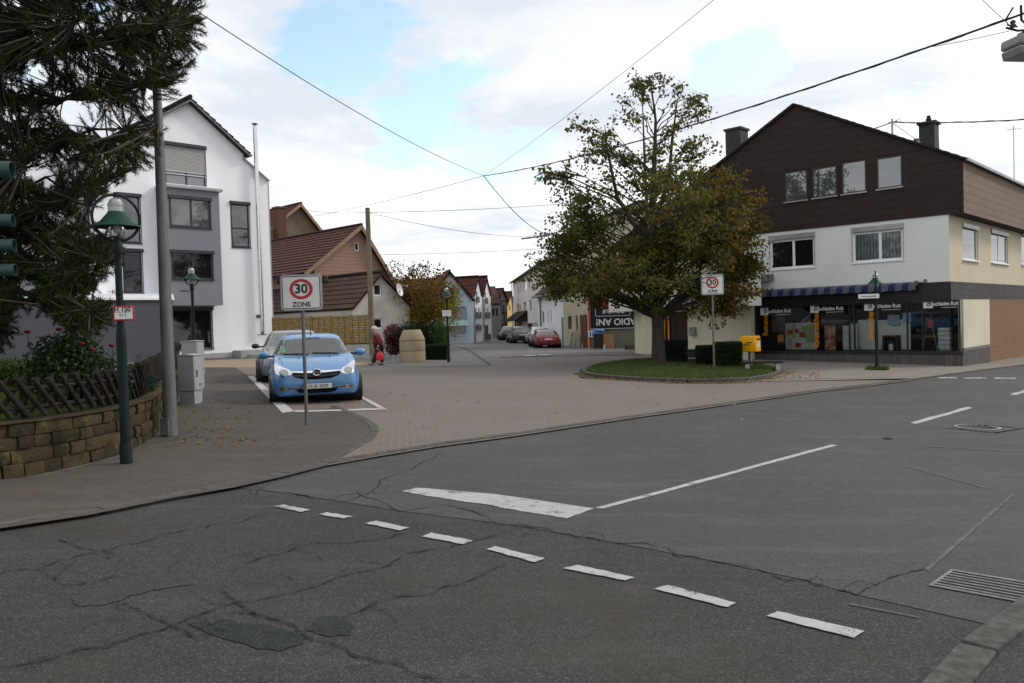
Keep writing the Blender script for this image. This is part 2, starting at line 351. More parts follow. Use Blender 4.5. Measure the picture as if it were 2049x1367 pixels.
def leafmat(name, cols, trans=.35, rough=.55):
    n = NT(name); g = n.N.new('ShaderNodeNewGeometry'); k = len(cols)
    f = n.m('ADD', n.m('MULTIPLY', g.outputs['Random Per Island'], .72), n.m('MULTIPLY', n.rng(n.noise(.9, 3, .6), .3, .7), .28))
    c = n.ramp(f, [(i / max(1, k - 1), cc) for i, cc in enumerate(cols)])
    n.out(c, rough, 0, None, Specular_IOR_Level=.12)
    t = n.N.new('ShaderNodeBsdfTranslucent'); n.L.new(c, t.inputs[0]); mx = n.N.new('ShaderNodeMixShader'); mx.inputs[0].default_value = trans
    n.L.new(n.bsdf.outputs[0], mx.inputs[1]); n.L.new(t.outputs[0], mx.inputs[2]); n.L.new(mx.outputs[0], n.N['Material Output'].inputs[0]); return n.mat
def worn_paint(name, col=(.37, .37, .36), wear=.475, base=(.075, .075, .076)):
    n = NT(name); f = n.m('ADD', n.m('MULTIPLY', n.noise(5, 6, .7), .6), n.m('MULTIPLY', n.noise(70, 3, .7), .4)); mk = n.rng(f, wear - .02, wear - .09)
    c = n.mix(mk, n.mix(n.rng(n.noise(14, 4, .6), .3, .7), tuple(x * .82 for x in col), col), base); return n.out(c, .7, 0, n.bump(n.noise(190, 2), .35, .004))
def bricky_islands(name, cols, rough=.9, bs=22, bump=.6, moss=None):
    n = NT(name); g = n.N.new('ShaderNodeNewGeometry'); c = n.ramp(g.outputs['Random Per Island'], [(i / (len(cols) - 1), x) for i, x in enumerate(cols)])
    c = n.mix(n.rng(n.noise(9, 6, .7), .35, .7, 0, .65), c, tuple(x * .45 for x in cols[0]))
    if moss: c = n.mix(n.rng(n.noise(2.2, 5, .65), .54, .70, 0, .85), c, moss); c = n.mix(n.rng(n.noise(3.1, 5, .65, n.xform(n.co(), loc=(4, 4, 4))), .58, .72, 0, .7), c, (.16, .16, .05))
    return n.out(c, rough, 0, n.bump(n.noise(bs, 6, .7), bump, .03))
def carpaint(name, col, flake=.08, rough=.28, metal=.0):
    # outside lacquer, dark grey lining on the inner side of the sheet
    n = NT(name); c = n.mix(n.m('MULTIPLY', n.rng(n.noise(1.1, 4), .35, .7), .25), col, tuple(x * .78 for x in col)); g = n.N.new('ShaderNodeNewGeometry'); c = n.mix(g.outputs['Backfacing'], c, (.05, .05, .05)); return n.out(c, rough, metal, None, Coat_Weight=.7, Coat_Roughness=.05)
def cladding(name, c1, c2, line, w=1.2, h=.29, mort=.012):
    n = NT(name); b = n.brick(n.boxco(), w, h, mort, c1, c2, line, off=.37); c = n.mix(n.rng(n.noise(1.1, 5, .6), .35, .7, 0, .3), b.outputs['Color'], tuple(x * .6 for x in c1))
    return n.out(c, .72, 0, n.bump(b.outputs['Fac'], -.4, .01, n.bump(n.noise(90, 2), .12, .004)))
def stucco(name, col, bs=55, bump=.5, dirt=.25, var=.08):
    n = NT(name); c = n.mix(n.rng(n.noise(.8, 5, .6), .3, .7), tuple(x * (1 - var) for x in col), col)
    c = n.mix(n.m('MULTIPLY', n.rng(n.noise(1.0, 6, .65, n.xform(n.co(), (1.5, 1.5, .3))), .52, .8), dirt), c, tuple(x * .5 for x in col))
    return n.out(c, .9, 0, n.bump(n.noise(bs, 4, .65), bump, .012))
m_main = asphalt('main_asphalt', (.050, .0505, .0515), (.072, .0725, .0735), .24, .0, (.060, .058, .053))
m_side = asphalt('side_asphalt', (.030, .029, .0278), (.050, .0475, .0445), .30, .5, (.038, .033, .027), 230)  # side road: asphalt of another age, with foreground shade put into its tone
m_pave = asphalt('pavement_asphalt', (.056, .050, .044), (.082, .073, .064), .25, .5, (.085, .066, .05), 170)
m_street = asphalt('street_asphalt', (.115, .112, .108), (.15, .146, .14), .2, .3)
m_ground = asphalt('ground_asphalt', (.085, .08, .075), (.12, .115, .105), .25)
m_plaza = pavers('plaza_pavers'); m_slab = slabs('pavement_slabs', (.20, .18, .158), (.17, .155, .14), .3, .3, 40); m_tan = slabs('tan_paving', (.30, .23, .15), (.26, .20, .14), .2, .1, 45)
m_kerb = pm('kerb_stone', (.072, .069, .063), .9, var=.5, vs=14, bump=.5, bs=50); m_kerb_d = pm('kerb_dark', (.078, .074, .068), .9, var=.35, vs=9, bump=.5, bs=50)
m_patch = asphalt('patch_asphalt', (.033, .036, .036), (.044, .048, .047), .15); m_patch_d = asphalt('patch_dark', (.016, .020, .021), (.026, .031, .032), .15); m_crack = pm('crack_tar', (.020, .019, .0175), .95)
m_seam = pm('seam_dust', (.092, .092, .089), .9, var=.4, vs=8); m_paint = worn_paint('road_paint'); m_paint_t = worn_paint('plaza_paint', (.42, .41, .39), .48, (.16, .14, .13))
m_white = stucco('white_render', (.80, .81, .84), 70, .25, .13, .05); m_grey = stucco('grey_render', (.195, .205, .235), 70, .2, .08, .04); m_anth = pm('anthracite_metal', (.028, .028, .036), .4, var=.1)
m_annex = stucco('annex_render', (.080, .086, .102), 70, .2, .2, .08)
m_glass = glass_pane('window_glass'); m_glass_s = glass_pane('sky_glass', (.05, .06, .065), 2.5, .03); m_glass_d = glass_pane('dark_glass', (.008, .009, .010), 1.6); m_glass_l = glass_pane('light_glass', (.09, .10, .11), 1.9, .02, .03, (.03, .035, .04))
m_curt = curtain('curtain_glass', (.045, .06, .065), (.11, .13, .135)); m_wframe = pm('white_pvc', (.72, .73, .74), .35, var=.04); m_shutter = NT('roller_shutter')
_s = m_shutter; _sp = _s.N.new('ShaderNodeSeparateXYZ'); _s.L.new(_s.co(), _sp.inputs[0]); _w = _s.m('SINE', _s.m('MULTIPLY', _sp.outputs[2], 105)); m_shutter = _s.out(_s.mix(_s.rng(_w, -.9, -.4), (.16, .155, .15), (.30, .29, .28)), .6, 0, _s.bump(_w, .4, .01))
m_steel = pm('stainless', (.62, .63, .65), .22, .9, var=.08, vs=6); m_galv = pm('galvanised', (.30, .31, .315), .45, .75, var=.25, vs=9, streak=True); m_dkroof = tiles('dark_tiles', (.045, .040, .044), (.06, .052, .055))
m_green = pm('green_paint', (.0045, .013, .0135), .62, .0, var=.3, vs=7); m_green_l = pm('green_shade', (.008, .038, .026), .55, 0, var=.3, vs=8); m_alu = pm('grey_alu', (.34, .35, .35), .4, .6); m_bulb = clear_glass('lamp_glass', (.75, .78, .78), 1.5)
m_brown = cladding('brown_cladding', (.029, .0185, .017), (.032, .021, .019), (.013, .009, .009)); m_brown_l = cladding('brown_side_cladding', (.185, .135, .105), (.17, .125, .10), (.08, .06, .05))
m_rwall = NT('rough_render'); _b = m_rwall.brick(m_rwall.boxco(), .42, .10, .010, (.66, .685, .645), (.64, .665, .63), (.605, .625, .59)); m_rwall = m_rwall.out(m_rwall.mix(m_rwall.rng(m_rwall.noise(.8, 5), .45, .75, 0, .3), _b.outputs['Color'], (.52, .54, .50)), .9, 0, m_rwall.bump(_b.outputs['Fac'], -.25, .01, m_rwall.bump(m_rwall.noise(45, 4, .7), .6, .012)))
m_cream = stucco('cream_render', (.56, .50, .37), 40, .8, .25); m_cream2 = stucco('cream_wall', (.60, .565, .44), 60, .3, .3); m_dkstone = cladding('dark_stone_tiles', (.050, .047, .045), (.07, .066, .062), (.02, .02, .02), .5, .22, .006)
m_plinth = cladding('plinth_tiles', (.075, .07, .066), (.11, .10, .093), (.03, .03, .03), .13, .6, .008); m_black = pm('black_trim', (.012, .012, .013), .4); m_shopglass = clear_glass('shop_glass', (.93, .95, .94), 1.6)
m_zinc = pm('zinc_sheet', (.13, .135, .14), .5, .4, var=.3, vs=3); m_polesteel = pm('pole_steel', (.13, .13, .135), .5, .35, var=.3, vs=7, streak=True); m_chim = pm('chimney_slate', (.045, .043, .043), .7, var=.3)
m_wood = pm('weathered_wood', (.022, .018, .0145), .85, var=.45, vs=10, bump=.5, bs=40); m_pole = pm('pole_wood', (.16, .135, .105), .85, var=.35, vs=5, bump=.4, streak=True)
m_fence = pm('fence_wood', (.24, .165, .06), .8, var=.4, vs=6, bump=.2); m_bark = pm('tree_bark', (.050, .041, .033), .95, var=.4, vs=7, bump=.9, bs=18, streak=True); m_conc = stucco('concrete', (.33, .275, .185), 60, .5, .5, .25); m_concg = stucco('grey_concrete', (.36, .36, .355), 60, .3, .35, .12)
m_signw = pm('sign_white', (.62, .63, .61), .35, var=.05); m_red = pm('sign_red', (.40, .018, .03), .4, var=.08); m_ink = pm('ink_black', (.012, .012, .013), .5); m_signback = pm('sign_back', (.28, .29, .29), .5, .5)
m_yellow = pm('post_yellow', (.85, .40, .005), .38, var=.08, coat=.3); m_rubber = pm('tyre_rubber', (.006, .006, .0065), .9, var=.2, vs=20); m_chrome = pm('chrome', (.72, .74, .76), .1, 1.0, var=.03); m_blackp = pm('black_plastic', (.016, .016, .018), .5); m_carglass = glass_pane('car_glass', (.05, .058, .055), 2.0, .004, .02, (.02, .024, .024))
m_lens = pm('headlamp_lens', (.62, .64, .67), .12, .75, var=.3, vs=22, coat=1.0); m_lampin = pm('lamp_reflector', (.25, .25, .26), .18, .9, var=.3, vs=30, coat=1.0); m_tail = pm('tail_red', (.30, .008, .012), .2, coat=1.0); m_plate = pm('number_plate', (.60, .60, .58), .4, var=.05); m_eublue = pm('plate_blue', (.02, .05, .35), .4)
m_cable = pm('cable', (.02, .02, .024), .6); m_soil = pm('soil', (.05, .037, .027), .95, var=.4, vs=8, bump=.5, bs=30)
# ------------------------------------------------------------------ ground, roads, markings
def sheet(name, px, dz, mat, pts=None):
    P = [G(a, b, dz) for a, b in px] if pts is None else [Vector(p) for p in pts]
    o = MB().poly(P).build(name, mat, angle=None, fix=False); b = bmesh.new(); b.from_mesh(o.data); bmesh.ops.recalc_face_normals(b, faces=b.faces)
    if b.faces[:][0].normal.z < 0: bmesh.ops.reverse_faces(b, faces=b.faces)
    bmesh.ops.triangulate(b, faces=b.faces); b.to_mesh(o.data); b.free()
    return tag(o, kind='structure')
S = 1500
sheet('ground', None, 0, m_ground, [(x, y, zg(x)) for x, y in ((-S, -60), (S, -60), (S, S), (-S, S))])
KL = [(-420, 1108), (0, 1057), (180, 1030), (340, 997), (470, 975), (560, 955), (650, 932), (745, 915), (880, 893), (1000, 877), (1140, 856), (1270, 836), (1450, 811), (1640, 783), (1740, 772), (1830, 760), (1950, 744), (2049, 731), (2300, 700)]
BD = [(470, 975), (600, 990), (800, 1022), (1024, 1050), (1200, 1080), (1400, 1117), (1600, 1158), (1715, 1190), (2400, 1345)]
sheet('main_road', KL[4:] + [(2700, 735), (2700, 1200)] + BD[::-1][:-1], .008, m_main)
near = [G(-420, 1108, .004), Vector((-7, 3, zg(-7) + .004)), Vector((-7, -8, zg(-7) + .004)), Vector((7, -8, zg(7) + .004)), Vector((7, 2.6, zg(7) + .004))]
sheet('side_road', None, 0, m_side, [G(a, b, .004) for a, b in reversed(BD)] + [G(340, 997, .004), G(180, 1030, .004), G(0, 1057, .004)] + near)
PWL = [(650, 930), (700, 905), (745, 880), (753, 862), (735, 845), (690, 825), (668, 816)]          # plaza / pavement edge
PKL = [(565, 824), (497, 752), (470, 735)]
PAVE = KL[:7] + PWL[1:] + PKL + [(400, 735), (352, 800), (322, 860), (250, 910), (100, 950), (-420, 1000)]
sheet('pavement', PAVE, .035, m_pave)
sheet('plaza', KL[6:16] + [(1480, 764), (1350, 768), (1160, 757), (1160, 740), (1300, 722), (1290, 711), (1000, 716), (985, 735), (700, 735), (470, 735)] + PKL[::-1][1:] + PWL[::-1][:-1], .03, m_plaza)
sheet('street', [(985, 735), (1000, 716), (1290, 711), (1300, 700), (1180, 690), (1040, 682), (1010, 676), (975, 676), (955, 684), (900, 690), (935, 700)], .012, m_street)
sheet('pavement_by_shop', [(1480, 764), (1640, 761), (1830, 757), (1950, 741), (2049, 729), (2300, 697), (2300, 690), (1975, 700), (1500, 716), (1300, 700), (1290, 711), (1300, 722), (1540, 735), (1560, 745), (1545, 757)], .045, m_slab)
sheet('tan_pavement', [(398, 735), (470, 735), (700, 735), (740, 726), (545, 716), (400, 722)], .03, m_tan)
sheet('far_pavement', [(700, 735), (985, 735), (935, 700), (900, 690), (700, 700), (690, 722), (740, 726)], .035, m_street)
def resample(pts, step):
    pts = [Vector(p) for p in pts]; out = [pts[0]]; acc = 0
    for a, b in zip(pts, pts[1:]):
        L = (b - a).length; t = step - acc
        while t <= L: out.append(a.lerp(b, t / L)); t += step
        acc = (acc + L) % step if L else acc
        acc = L - (t - step)
    if (out[-1] - pts[-1]).length > step * .25: out.append(pts[-1])
    return out
def smooth(pts, it=2):
    pts = [Vector(p) for p in pts]
    for _ in range(it):
        q = [pts[0]]
        for a, b in zip(pts, pts[1:]): q += [a.lerp(b, .25), a.lerp(b, .75)]
        pts = q + [pts[-1]]
    return pts
def strip(name, pts, w, h, mat, block=1.0, gap=.008, base=-.08):
    P = resample(pts, block); mb = MB()
    for a, b in zip(P, P[1:]):
        d = (b - a); L = d.length
        if L < .03: continue
        d /= L; a2 = a + d * gap; b2 = b - d * gap; x = Vector((d.y, -d.x, 0)).normalized() * w / 2; j = random.uniform(-.004, .004)
        q = [a2 - x, a2 + x, b2 + x, b2 - x]; mb.prism([p + Vector((0, 0, base)) for p in q], (0, 0, h - base + j))
    return tag(mb.build(name, mat, bevel=.012), kind='structure')
strip('kerb', [G(*p) for p in KL[:7]], .14, .043, m_kerb_d)
strip('kerb', [G(*p) for p in KL[6:]], .15, .045, m_kerb)
strip('kerb', smooth([G(*p) for p in PWL]), .13, .042, m_kerb_d, .5)
strip('kerb', [G(*p) for p in ((2080, 1215), (1998, 1262), (1880, 1400))], .17, .05, m_kerb)
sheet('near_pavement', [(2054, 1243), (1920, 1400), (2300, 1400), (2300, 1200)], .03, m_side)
strip('kerb', [G(*p) for p in ((705, 735), (870, 735), (985, 734), (936, 700), (900, 691))], .10, .045, m_kerb)
strip('kerb', [G(*p) for p in ((1000, 716), (1150, 713), (1290, 711))], .12, .034, m_kerb)
strip('gutter', [G(*p) for p in ((1480, 765), (1640, 761), (1830, 757))], .14, .048, m_kerb_d)
def wiggle(px, n=14, amp=3.0, seed=1):
    rg = random.Random(seed); out = []
    for (a, b), (c, d) in zip(px, px[1:]):
        for i in range(n):
            t = i / n; out.append((a + (c - a) * t + rg.uniform(-amp, amp) * .6, b + (d - b) * t + rg.uniform(-amp, amp) * .35))
    return out + [px[-1]]
def quads(name, L, dz, mat, jag=0):
    mb = MB()
    for i, q in enumerate(L): mb.poly([G(a, b, dz) for a, b in (wiggle(list(q) + [q[0]], 9, jag, 40 + i)[:-1] if jag else q)])
    o = mb.build(name, mat, angle=None, fix=False)
    b = bmesh.new(); b.from_mesh(o.data)
    for f in b.faces:
        if f.normal.z < 0: f.normal_flip()
    b.to_mesh(o.data); b.free(); return tag(o, kind='structure')
quads('road_markings', [[(548, 1013), (567, 1010), (621, 1020), (602, 1024)], [(637, 1029), (655, 1025), (706, 1033), (687, 1037)], [(731, 1047), (752, 1042), (820, 1056), (799, 1061)], [(845, 1073), (862, 1066), (947, 1081), (927, 1089)],
  [(974, 1099), (990, 1093), (1090, 1117), (1070, 1125)], [(1127, 1137), (1156, 1130), (1270, 1155), (1251, 1161)], [(1308, 1178), (1336, 1170), (1473, 1206), (1455, 1215)], [(1534, 1232), (1556, 1223), (1729, 1262), (1709, 1276)],
  [(803, 983), (835, 976), (985, 988), (1190, 1017), (1134, 1037), (1065, 1026), (1010, 1017), (975, 1009), (930, 1004), (880, 996)], [(1192, 1016), (1207, 1018), (1677, 891), (1664, 889.5)], [(1821, 846), (1832, 848), (1948, 816), (1936, 814)], [(2021, 789), (2031, 791), (2080, 776), (2068, 774)],
  [(1877, 755), (1912, 755), (1916, 757), (1880, 757)], [(1927, 755.5), (1971, 755.5), (1975, 757.5), (1931, 757.5)], [(1988, 755.5), (2031, 756), (2035, 758), (1991, 757.5)]], .013, m_paint, 1.7)
quads('parking_markings', [[(496, 753), (506, 752), (588, 823), (565, 826)], [(588, 821.5), (590, 824.5), (775, 819.5), (768, 816.8)], [(715, 793), (722, 791), (775, 819), (762, 819)]], .041, m_paint_t, .8)
quads('street_markings', [[(1047, 711), (1070, 710), (1074, 712), (1050, 713)], [(1076, 709.6), (1100, 708.6), (1105, 710.6), (1080, 711.6)]], .04, m_paint)
def fractal(px, depth, amp, rg):
    P = list(px)
    for _ in range(depth):
        Q = [P[0]]
        for (a, b), (c, d) in zip(P, P[1:]):
            L = math.hypot(c - a, d - b); Q += [((a + c) / 2 + rg.gauss(0, L * amp), (b + d) / 2 + rg.gauss(0, L * amp * .45)), (c, d)]
        P = Q
    return P
def cracks(name, lines, dz, mat, w=.0085):
    mb = MB(); rg = random.Random(5); todo = []
    for ln in lines:
        f = fractal(ln, 4, .10, rg); todo.append((f, 1.0))
        for _ in range(max(1, len(f) // 22)):
            i = rg.randrange(len(f) - 1); a = f[i]; L = rg.uniform(20, 90); s = rg.choice((-1, 1)); todo.append((fractal([a, (a[0] + s * L * .5, a[1] + rg.uniform(-.3, .35) * L), (a[0] + s * L, a[1] + rg.uniform(-.4, .5) * L)], 4, .13, rg), .5))
    for ln, ww in todo:
        P = [G(a, b, dz) for a, b in ln]
        off = []
        for i, p in enumerate(P):
            d = P[min(i + 1, len(P) - 1)] - P[max(0, i - 1)]; d.z = 0; d.normalize(); x = Vector((d.y, -d.x, -0.03 * d.y)) * w * ww * (.25 + .9 * abs(math.sin(i * .37 + ln[0][0]))) * rg.uniform(.3, 1.1); off.append((p - x, p + x))
        for (a, b), (c, d) in zip(off, off[1:]): mb.poly([a, b, d, c])
    o = mb.build(name, mat, angle=None, fix=False); return tag(o, kind='structure')
cracks('road_cracks', [BD[:8], [(0, 1148), (60, 1137), (190, 1105), (300, 1080), (420, 1050), (540, 1020)], [(0, 1335), (120, 1310), (300, 1265), (370, 1240), (470, 1205), (620, 1175), (680, 1152), (760, 1135), (900, 1095), (1000, 1070)],
  [(455, 1225), (520, 1228), (590, 1252), (612, 1272), (700, 1305), (790, 1325), (880, 1367), (930, 1400)], [(640, 1010), (760, 960), (880, 905)], [(120, 1078), (150, 1090), (190, 1100)], [(1715, 1190), (1760, 1165), (1850, 1138)], [(250, 1205), (300, 1230), (340, 1250), (400, 1280)], [(440, 1180), (470, 1200), (520, 1235)], [(490, 1130), (560, 1108), (660, 1085), (800, 1066)], [(120, 1170), (200, 1160), (280, 1148)], [(700, 1230), (820, 1190), (900, 1170), (1010, 1130)]], .0125, m_crack)
quads('road_seams', [[(1848, 1140), (1858, 1142), (2030, 990), (2022, 989)], [(1815, 932), (1815, 934), (1975, 978), (1975, 976)], [(1700, 1207), (1700, 1209), (1840, 1236), (1840, 1234)], [(1850, 892), (1850, 893.5), (2049, 904), (2049, 902.5)]], .0122, m_seam)
def blob(px, seed, amp=5): return wiggle(px + [px[0]], 5, amp, seed)[:-1]
sheet('asphalt_patch', blob([(140, 1195), (200, 1180), (330, 1148), (385, 1146), (385, 1170), (300, 1180), (200, 1212), (150, 1210)], 3), .0085, m_patch)
sheet('asphalt_patch', blob([(376, 1248), (450, 1240), (540, 1252), (610, 1272), (600, 1290), (560, 1302), (520, 1298), (440, 1275)], 4), .0085, m_patch_d)
sheet('asphalt_patch', blob([(612, 1262), (640, 1234), (690, 1232), (706, 1250), (700, 1272), (650, 1272)], 5), .0085, m_patch_d)
# drain, manholes
def drain(name, px, label, lab2):
    q = [G(a, b, .012) for a, b in px]; o = empty(name, (q[0] + q[2]) / 2, 0, label, 'drain'); c = o.location; lo = [p - c for p in q]
    def bl(s, t): return lo[0].lerp(lo[1], s).lerp(lo[3].lerp(lo[2], s), t)
    fr = MB(); up = Vector((0, 0, .006))
    for (s0, s1, t0, t1) in ((0, 1, 0, .07), (0, 1, .93, 1), (0, .035, .07, .93), (.965, 1, .07, .93)): fr.prism([bl(s0, t0), bl(s1, t0), bl(s1, t1), bl(s0, t1)], up)
    m_iron = pm('cast_iron_%d' % len(bpy.data.materials), (.17, .165, .158), .7, 0.0, var=.4, vs=12); fr.build('frame', m_iron, o, bevel=.003)
    b = MB()
    for k in range(6):
        t = .14 + k * .135; b.prism([bl(.035, t), bl(.965, t), bl(.965, t + .045), bl(.035, t + .045)], up * .6)
    b.build('grate_bars', m_iron, o)
    MB().poly([bl(.02, .04), bl(.98, .04), bl(.98, .96), bl(.02, .96)]).build('pit', pm('pit_dark_%d' % len(bpy.data.materials), (.006, .006, .006), .95), o, angle=None, fix=False)
    return o
drain('storm_drain', [(1903, 1140), (2125, 1177), (2080, 1213), (1857, 1172)], 'grey iron slotted storm drain grate in the road at lower right', 0)
drain('storm_drain', [(1436, 766), (1474, 766), (1476, 770), (1434, 770)], 'rusty drain grate in the gutter in front of the grass island', 0)
def manhole(px, py, r, label, frame=True, dz=.0125):
    c = G(px, py, dz); o = empty('manhole_cover', c, 0, label, 'manhole cover'); T = Matrix(((1, 0, 0), (0, 1, 0), (-.03, 0, 1)))
    mb = MB(); mb.lathe([(r * .98, .0), (r * .98, .006), (r * .86, .007), (r * .86, .003)], seg=32, T=T); mb.build('rim', m_galv if frame else m_kerb_d, o)
    mb = MB(); mb.lathe([(.001, .006), (r * .8, .006), (r * .83, .0)], seg=32, T=T)
    for i in range(-3, 4):
        w = math.sqrt(max(0, (r * .75) ** 2 - (i * r * .2) ** 2)); mb.box(i * r * .2 - .012, i * r * .2 + .012, -w, w, .004, .011)
    mb.build('lid', m_kerb, o)
    if frame:
        mb = MB(); a = r * 1.35
        for s in (-1, 1): mb.box(-a, a, s * a - .03, s * a + .03, 0, .004); mb.box(s * a - .03, s * a + .03, -a + .03, a - .03, 0, .004)
        f = mb.build('surround', m_kerb_d, o); f.rotation_euler = (0, .03, R(35))
    return o
manhole(1956, 855, .33, 'round grey manhole cover in a square surround on the main road')
manhole(430, 765, .34, 'pale round manhole cover in the pavement left of the parked cars', False, .038)
manhole(1776, 878, .07, 'small round valve cap in the main road right of the centre line', False)
# ------------------------------------------------------------------ roofs
def roof(name, a, b, c, d, mat, parent, row=.33, lift=.035, thick=.10, steps=True):
    """a-b eave, d-c ridge; stepped courses of tiles with UVs in metres"""
    a, b, c, d = map(Vector, (a, b, c, d)); n = (b - a).cross(d - a).normalized()
    if n.z < 0: n = -n
    L = max((d - a).length, (c - b).length); k = max(1, round(L / row)) if steps else 1; V = []; F = []; UV = []; w = (b - a).length
    def q(p4, uv):
        i = len(V); V.extend(tuple(p) for p in p4); F.append((i, i + 1, i + 2, i + 3)); UV.extend(uv)
    for i in range(k):
        t0, t1 = i / k, (i + 1) / k; p0, p1 = a.lerp(d, t0), b.lerp(c, t0); r0, r1 = a.lerp(d, t1), b.lerp(c, t1); o0 = (p0 - a).dot((b - a).normalized()); o1 = (r0 - a).dot((b - a).normalized()); w0 = (p1 - p0).length; w1 = (r1 - r0).length
        up = n * (lift if steps else 0)
        q((p0 + up, p1 + up, r1, r0), ((o0, t0 * L), (o0 + w0, t0 * L), (o1 + w1, t1 * L), (o1, t1 * L)))
        if steps: q((p0, p1, p1 + up, p0 + up), ((o0, t0 * L - .02), (o0 + w0, t0 * L - .02), (o0 + w0, t0 * L), (o0, t0 * L)))
    e = -n * thick
    for x, y in ((a, b), (b, c), (c, d), (d, a)): q((x, y, y + e, x + e), ((0, 0), (1, 0), (1, .02), (0, .02)))
    q((a + e, d + e, c + e, b + e), ((0, 0), (0, 1), (1, 1), (1, 0)))
    me = bpy.data.meshes.new(name); me.from_pydata(V, [], F); uv = me.uv_layers.new(name='UVMap'); uv.data.foreach_set('uv', [x for p in UV for x in p]); me.update()
    return finish(name, me, mat, parent, None, None)
# ------------------------------------------------------------------ white house (left)
DA = (0.985, 1.0); DB = (1.054, -1.0)
p = G(549, 712); FW = Frame(p.x, p.y, *DA)
WH = empty('white_house', FW.O, FW.rot, 'white rendered gabled house with grey bay and anthracite windows, on the left', 'house')
def wl(px, py, v=0): return FW.loc(px, py, v)
zb = -1.2; u_l = wl(184, 400)[0]
peak = wl(375, 203); shoulder = wl(487, 307); step0 = wl(487, 318); cop = wl(540, 364)
gl = (u_l, peak[1] - (peak[0] - u_l) * (peak[1] - wl(235, 274)[1]) / (peak[0] - wl(235, 274)[0]))
outl = [(u_l, zb), (0, zb), (0, cop[1]), (step0[0], step0[1]), (shoulder[0], shoulder[1]), peak, gl]
H = {k: FW.rect(*v) for k, v in dict(top=(330, 289, 411, 374), l1=(236, 388, 281, 486), l2=(247, 499, 285, 586), r=(463, 405, 499, 495), g=(344, 616, 425, 699)).items()}
mb = facade(MB(), outl, list(H.values()), 0, .16)
DEP = 11.0
# side + back walls
zr = [(u, z) for u, z in outl[2:]]
mb.poly([(0, 0, zb), (0, DEP, zb), (0, DEP, cop[1]), (0, 0, cop[1])]); mb.poly([(u_l, DEP, zb), (u_l, 0, zb), (u_l, 0, gl[1]), (u_l, DEP, gl[1])])
mb.poly([(u, DEP, z) for u, z in reversed(outl)]); mb.poly([(step0[0], 0, step0[1]), (0, 0, cop[1]), (0, DEP, cop[1]), (step0[0], DEP, step0[1])])
mb.build('wall', m_white, WH, angle=None)
# parapet coping
MB().bar((step0[0] - .05, .0, step0[1] + .02), (.03, .0, cop[1] + .02), .32, .05).bar((.03, -.16, cop[1] - .02), (.03, -.16, cop[1] - .02 - .01), .02, .02).build('coping', m_alu, WH)
MB().box(.003, .035, -.02, .06, zb, cop[1] - .02).build('corner_trim', m_alu, WH)
# roof
OV = .35; dl = Vector((peak[0] - gl[0], 0, peak[1] - gl[1])).normalized(); dr = Vector((shoulder[0] - peak[0], 0, shoulder[1] - peak[1])).normalized(); up = Vector((0, 0, .10))
A = Vector((gl[0], 0, gl[1])) - dl * .5 + up; B = Vector((peak[0], 0, peak[1])) + up; C = Vector((shoulder[0], 0, shoulder[1])) + dr * .25 + up; yo = Vector((0, -OV, 0)); yi = Vector((0, DEP, 0))
rf = roof('roof', A + yi, A + yo, B + yo, B + yi, m_dkroof, WH, .34, .05, .16); roof('roof', C + yo, C + yi, B + yi, B + yo, m_dkroof, WH, .34, .05, .12)
mb = MB(); mb.tube([B + yo * 1.02 + Vector((0, 0, .05)), B + yi + Vector((0, 0, .05))], .1, 8); mb.build('ridge', m_dkroof, rf)
MB().bar(A + yo * .99 - up * 1.2, B + yo * .99 - up * 1.2, .03, .07).bar(C + yo * .99 - up * 1.2, B + yo * .99 - up * 1.2, .03, .07).build('bargeboard', m_zinc, rf)
vp = wl(282, 240, 1.5); MB().tube([(vp[0], 1.5, vp[1] - .5), (vp[0], 1.5, vp[1] + .05)], .07, 10).tube([(vp[0], 1.5, vp[1] + .05), (vp[0], 1.5, vp[1] + .14)], .1, 10).build('vent_pipe', m_zinc, rf)
gpt = Vector((shoulder[0] + .25, 0, shoulder[1] - .12)); MB().tube([gpt + yo * .9, gpt + yi * .3], .06, 8).build('gutter', m_zinc, WH)
# windows
def awin(rc, v=.05, vert=(), horiz=(), g=m_glass, fw=.07, box=True):
    o = window(WH, rc, v, m_anth, g, fw, .07, vert, horiz)
    u0, u1, z0, z1 = rc
    if box: MB().box(u0 - .06, u1 + .06, -.10, v, z1 - .13, z1 + .03).build('shutter_box', m_anth, o, bevel=.02)
    MB().box(u0 - .04, u1 + .04, -.05, v, z0 - .045, z0 - .003).build('sill', m_anth, o)
    [MB().box(x, x + .027, -.012, v, z0, z1 - .14).build('guide_rail', m_anth, o) for x in (u0 - .03, u1 + .003)]
    return o
u0, u1, z0, z1 = H['top']; o = awin(H['top'], .05, (.52,), (.27,), m_glass_s)
MB().box(u0 + .02, u1 - .02, .01, .045, z0 + (z1 - z0) * .36, z1 - .12).build('roller_shutter', m_shutter, o, angle=None)
mb = MB(); mb.tube([(u0 - .02, -.06, z0 + (z1 - z0) * .27), (u1 + .02, -.06, z0 + (z1 - z0) * .27)], .015, 6).tube([(u0 - .02, -.06, z0 + (z1 - z0) * .34), (u1 + .02, -.06, z0 + (z1 - z0) * .34)], .015, 6); mb.build('guard_rail', m_steel, o)
awin(H['l1'], .05, (), (), m_glass_l); awin(H['l2'], .05, (), (.42,), m_glass_d); awin(H['r'], .05, (), (.42,), m_glass_l); awin(H['g'], .1, (.5,), (), m_glass_d)
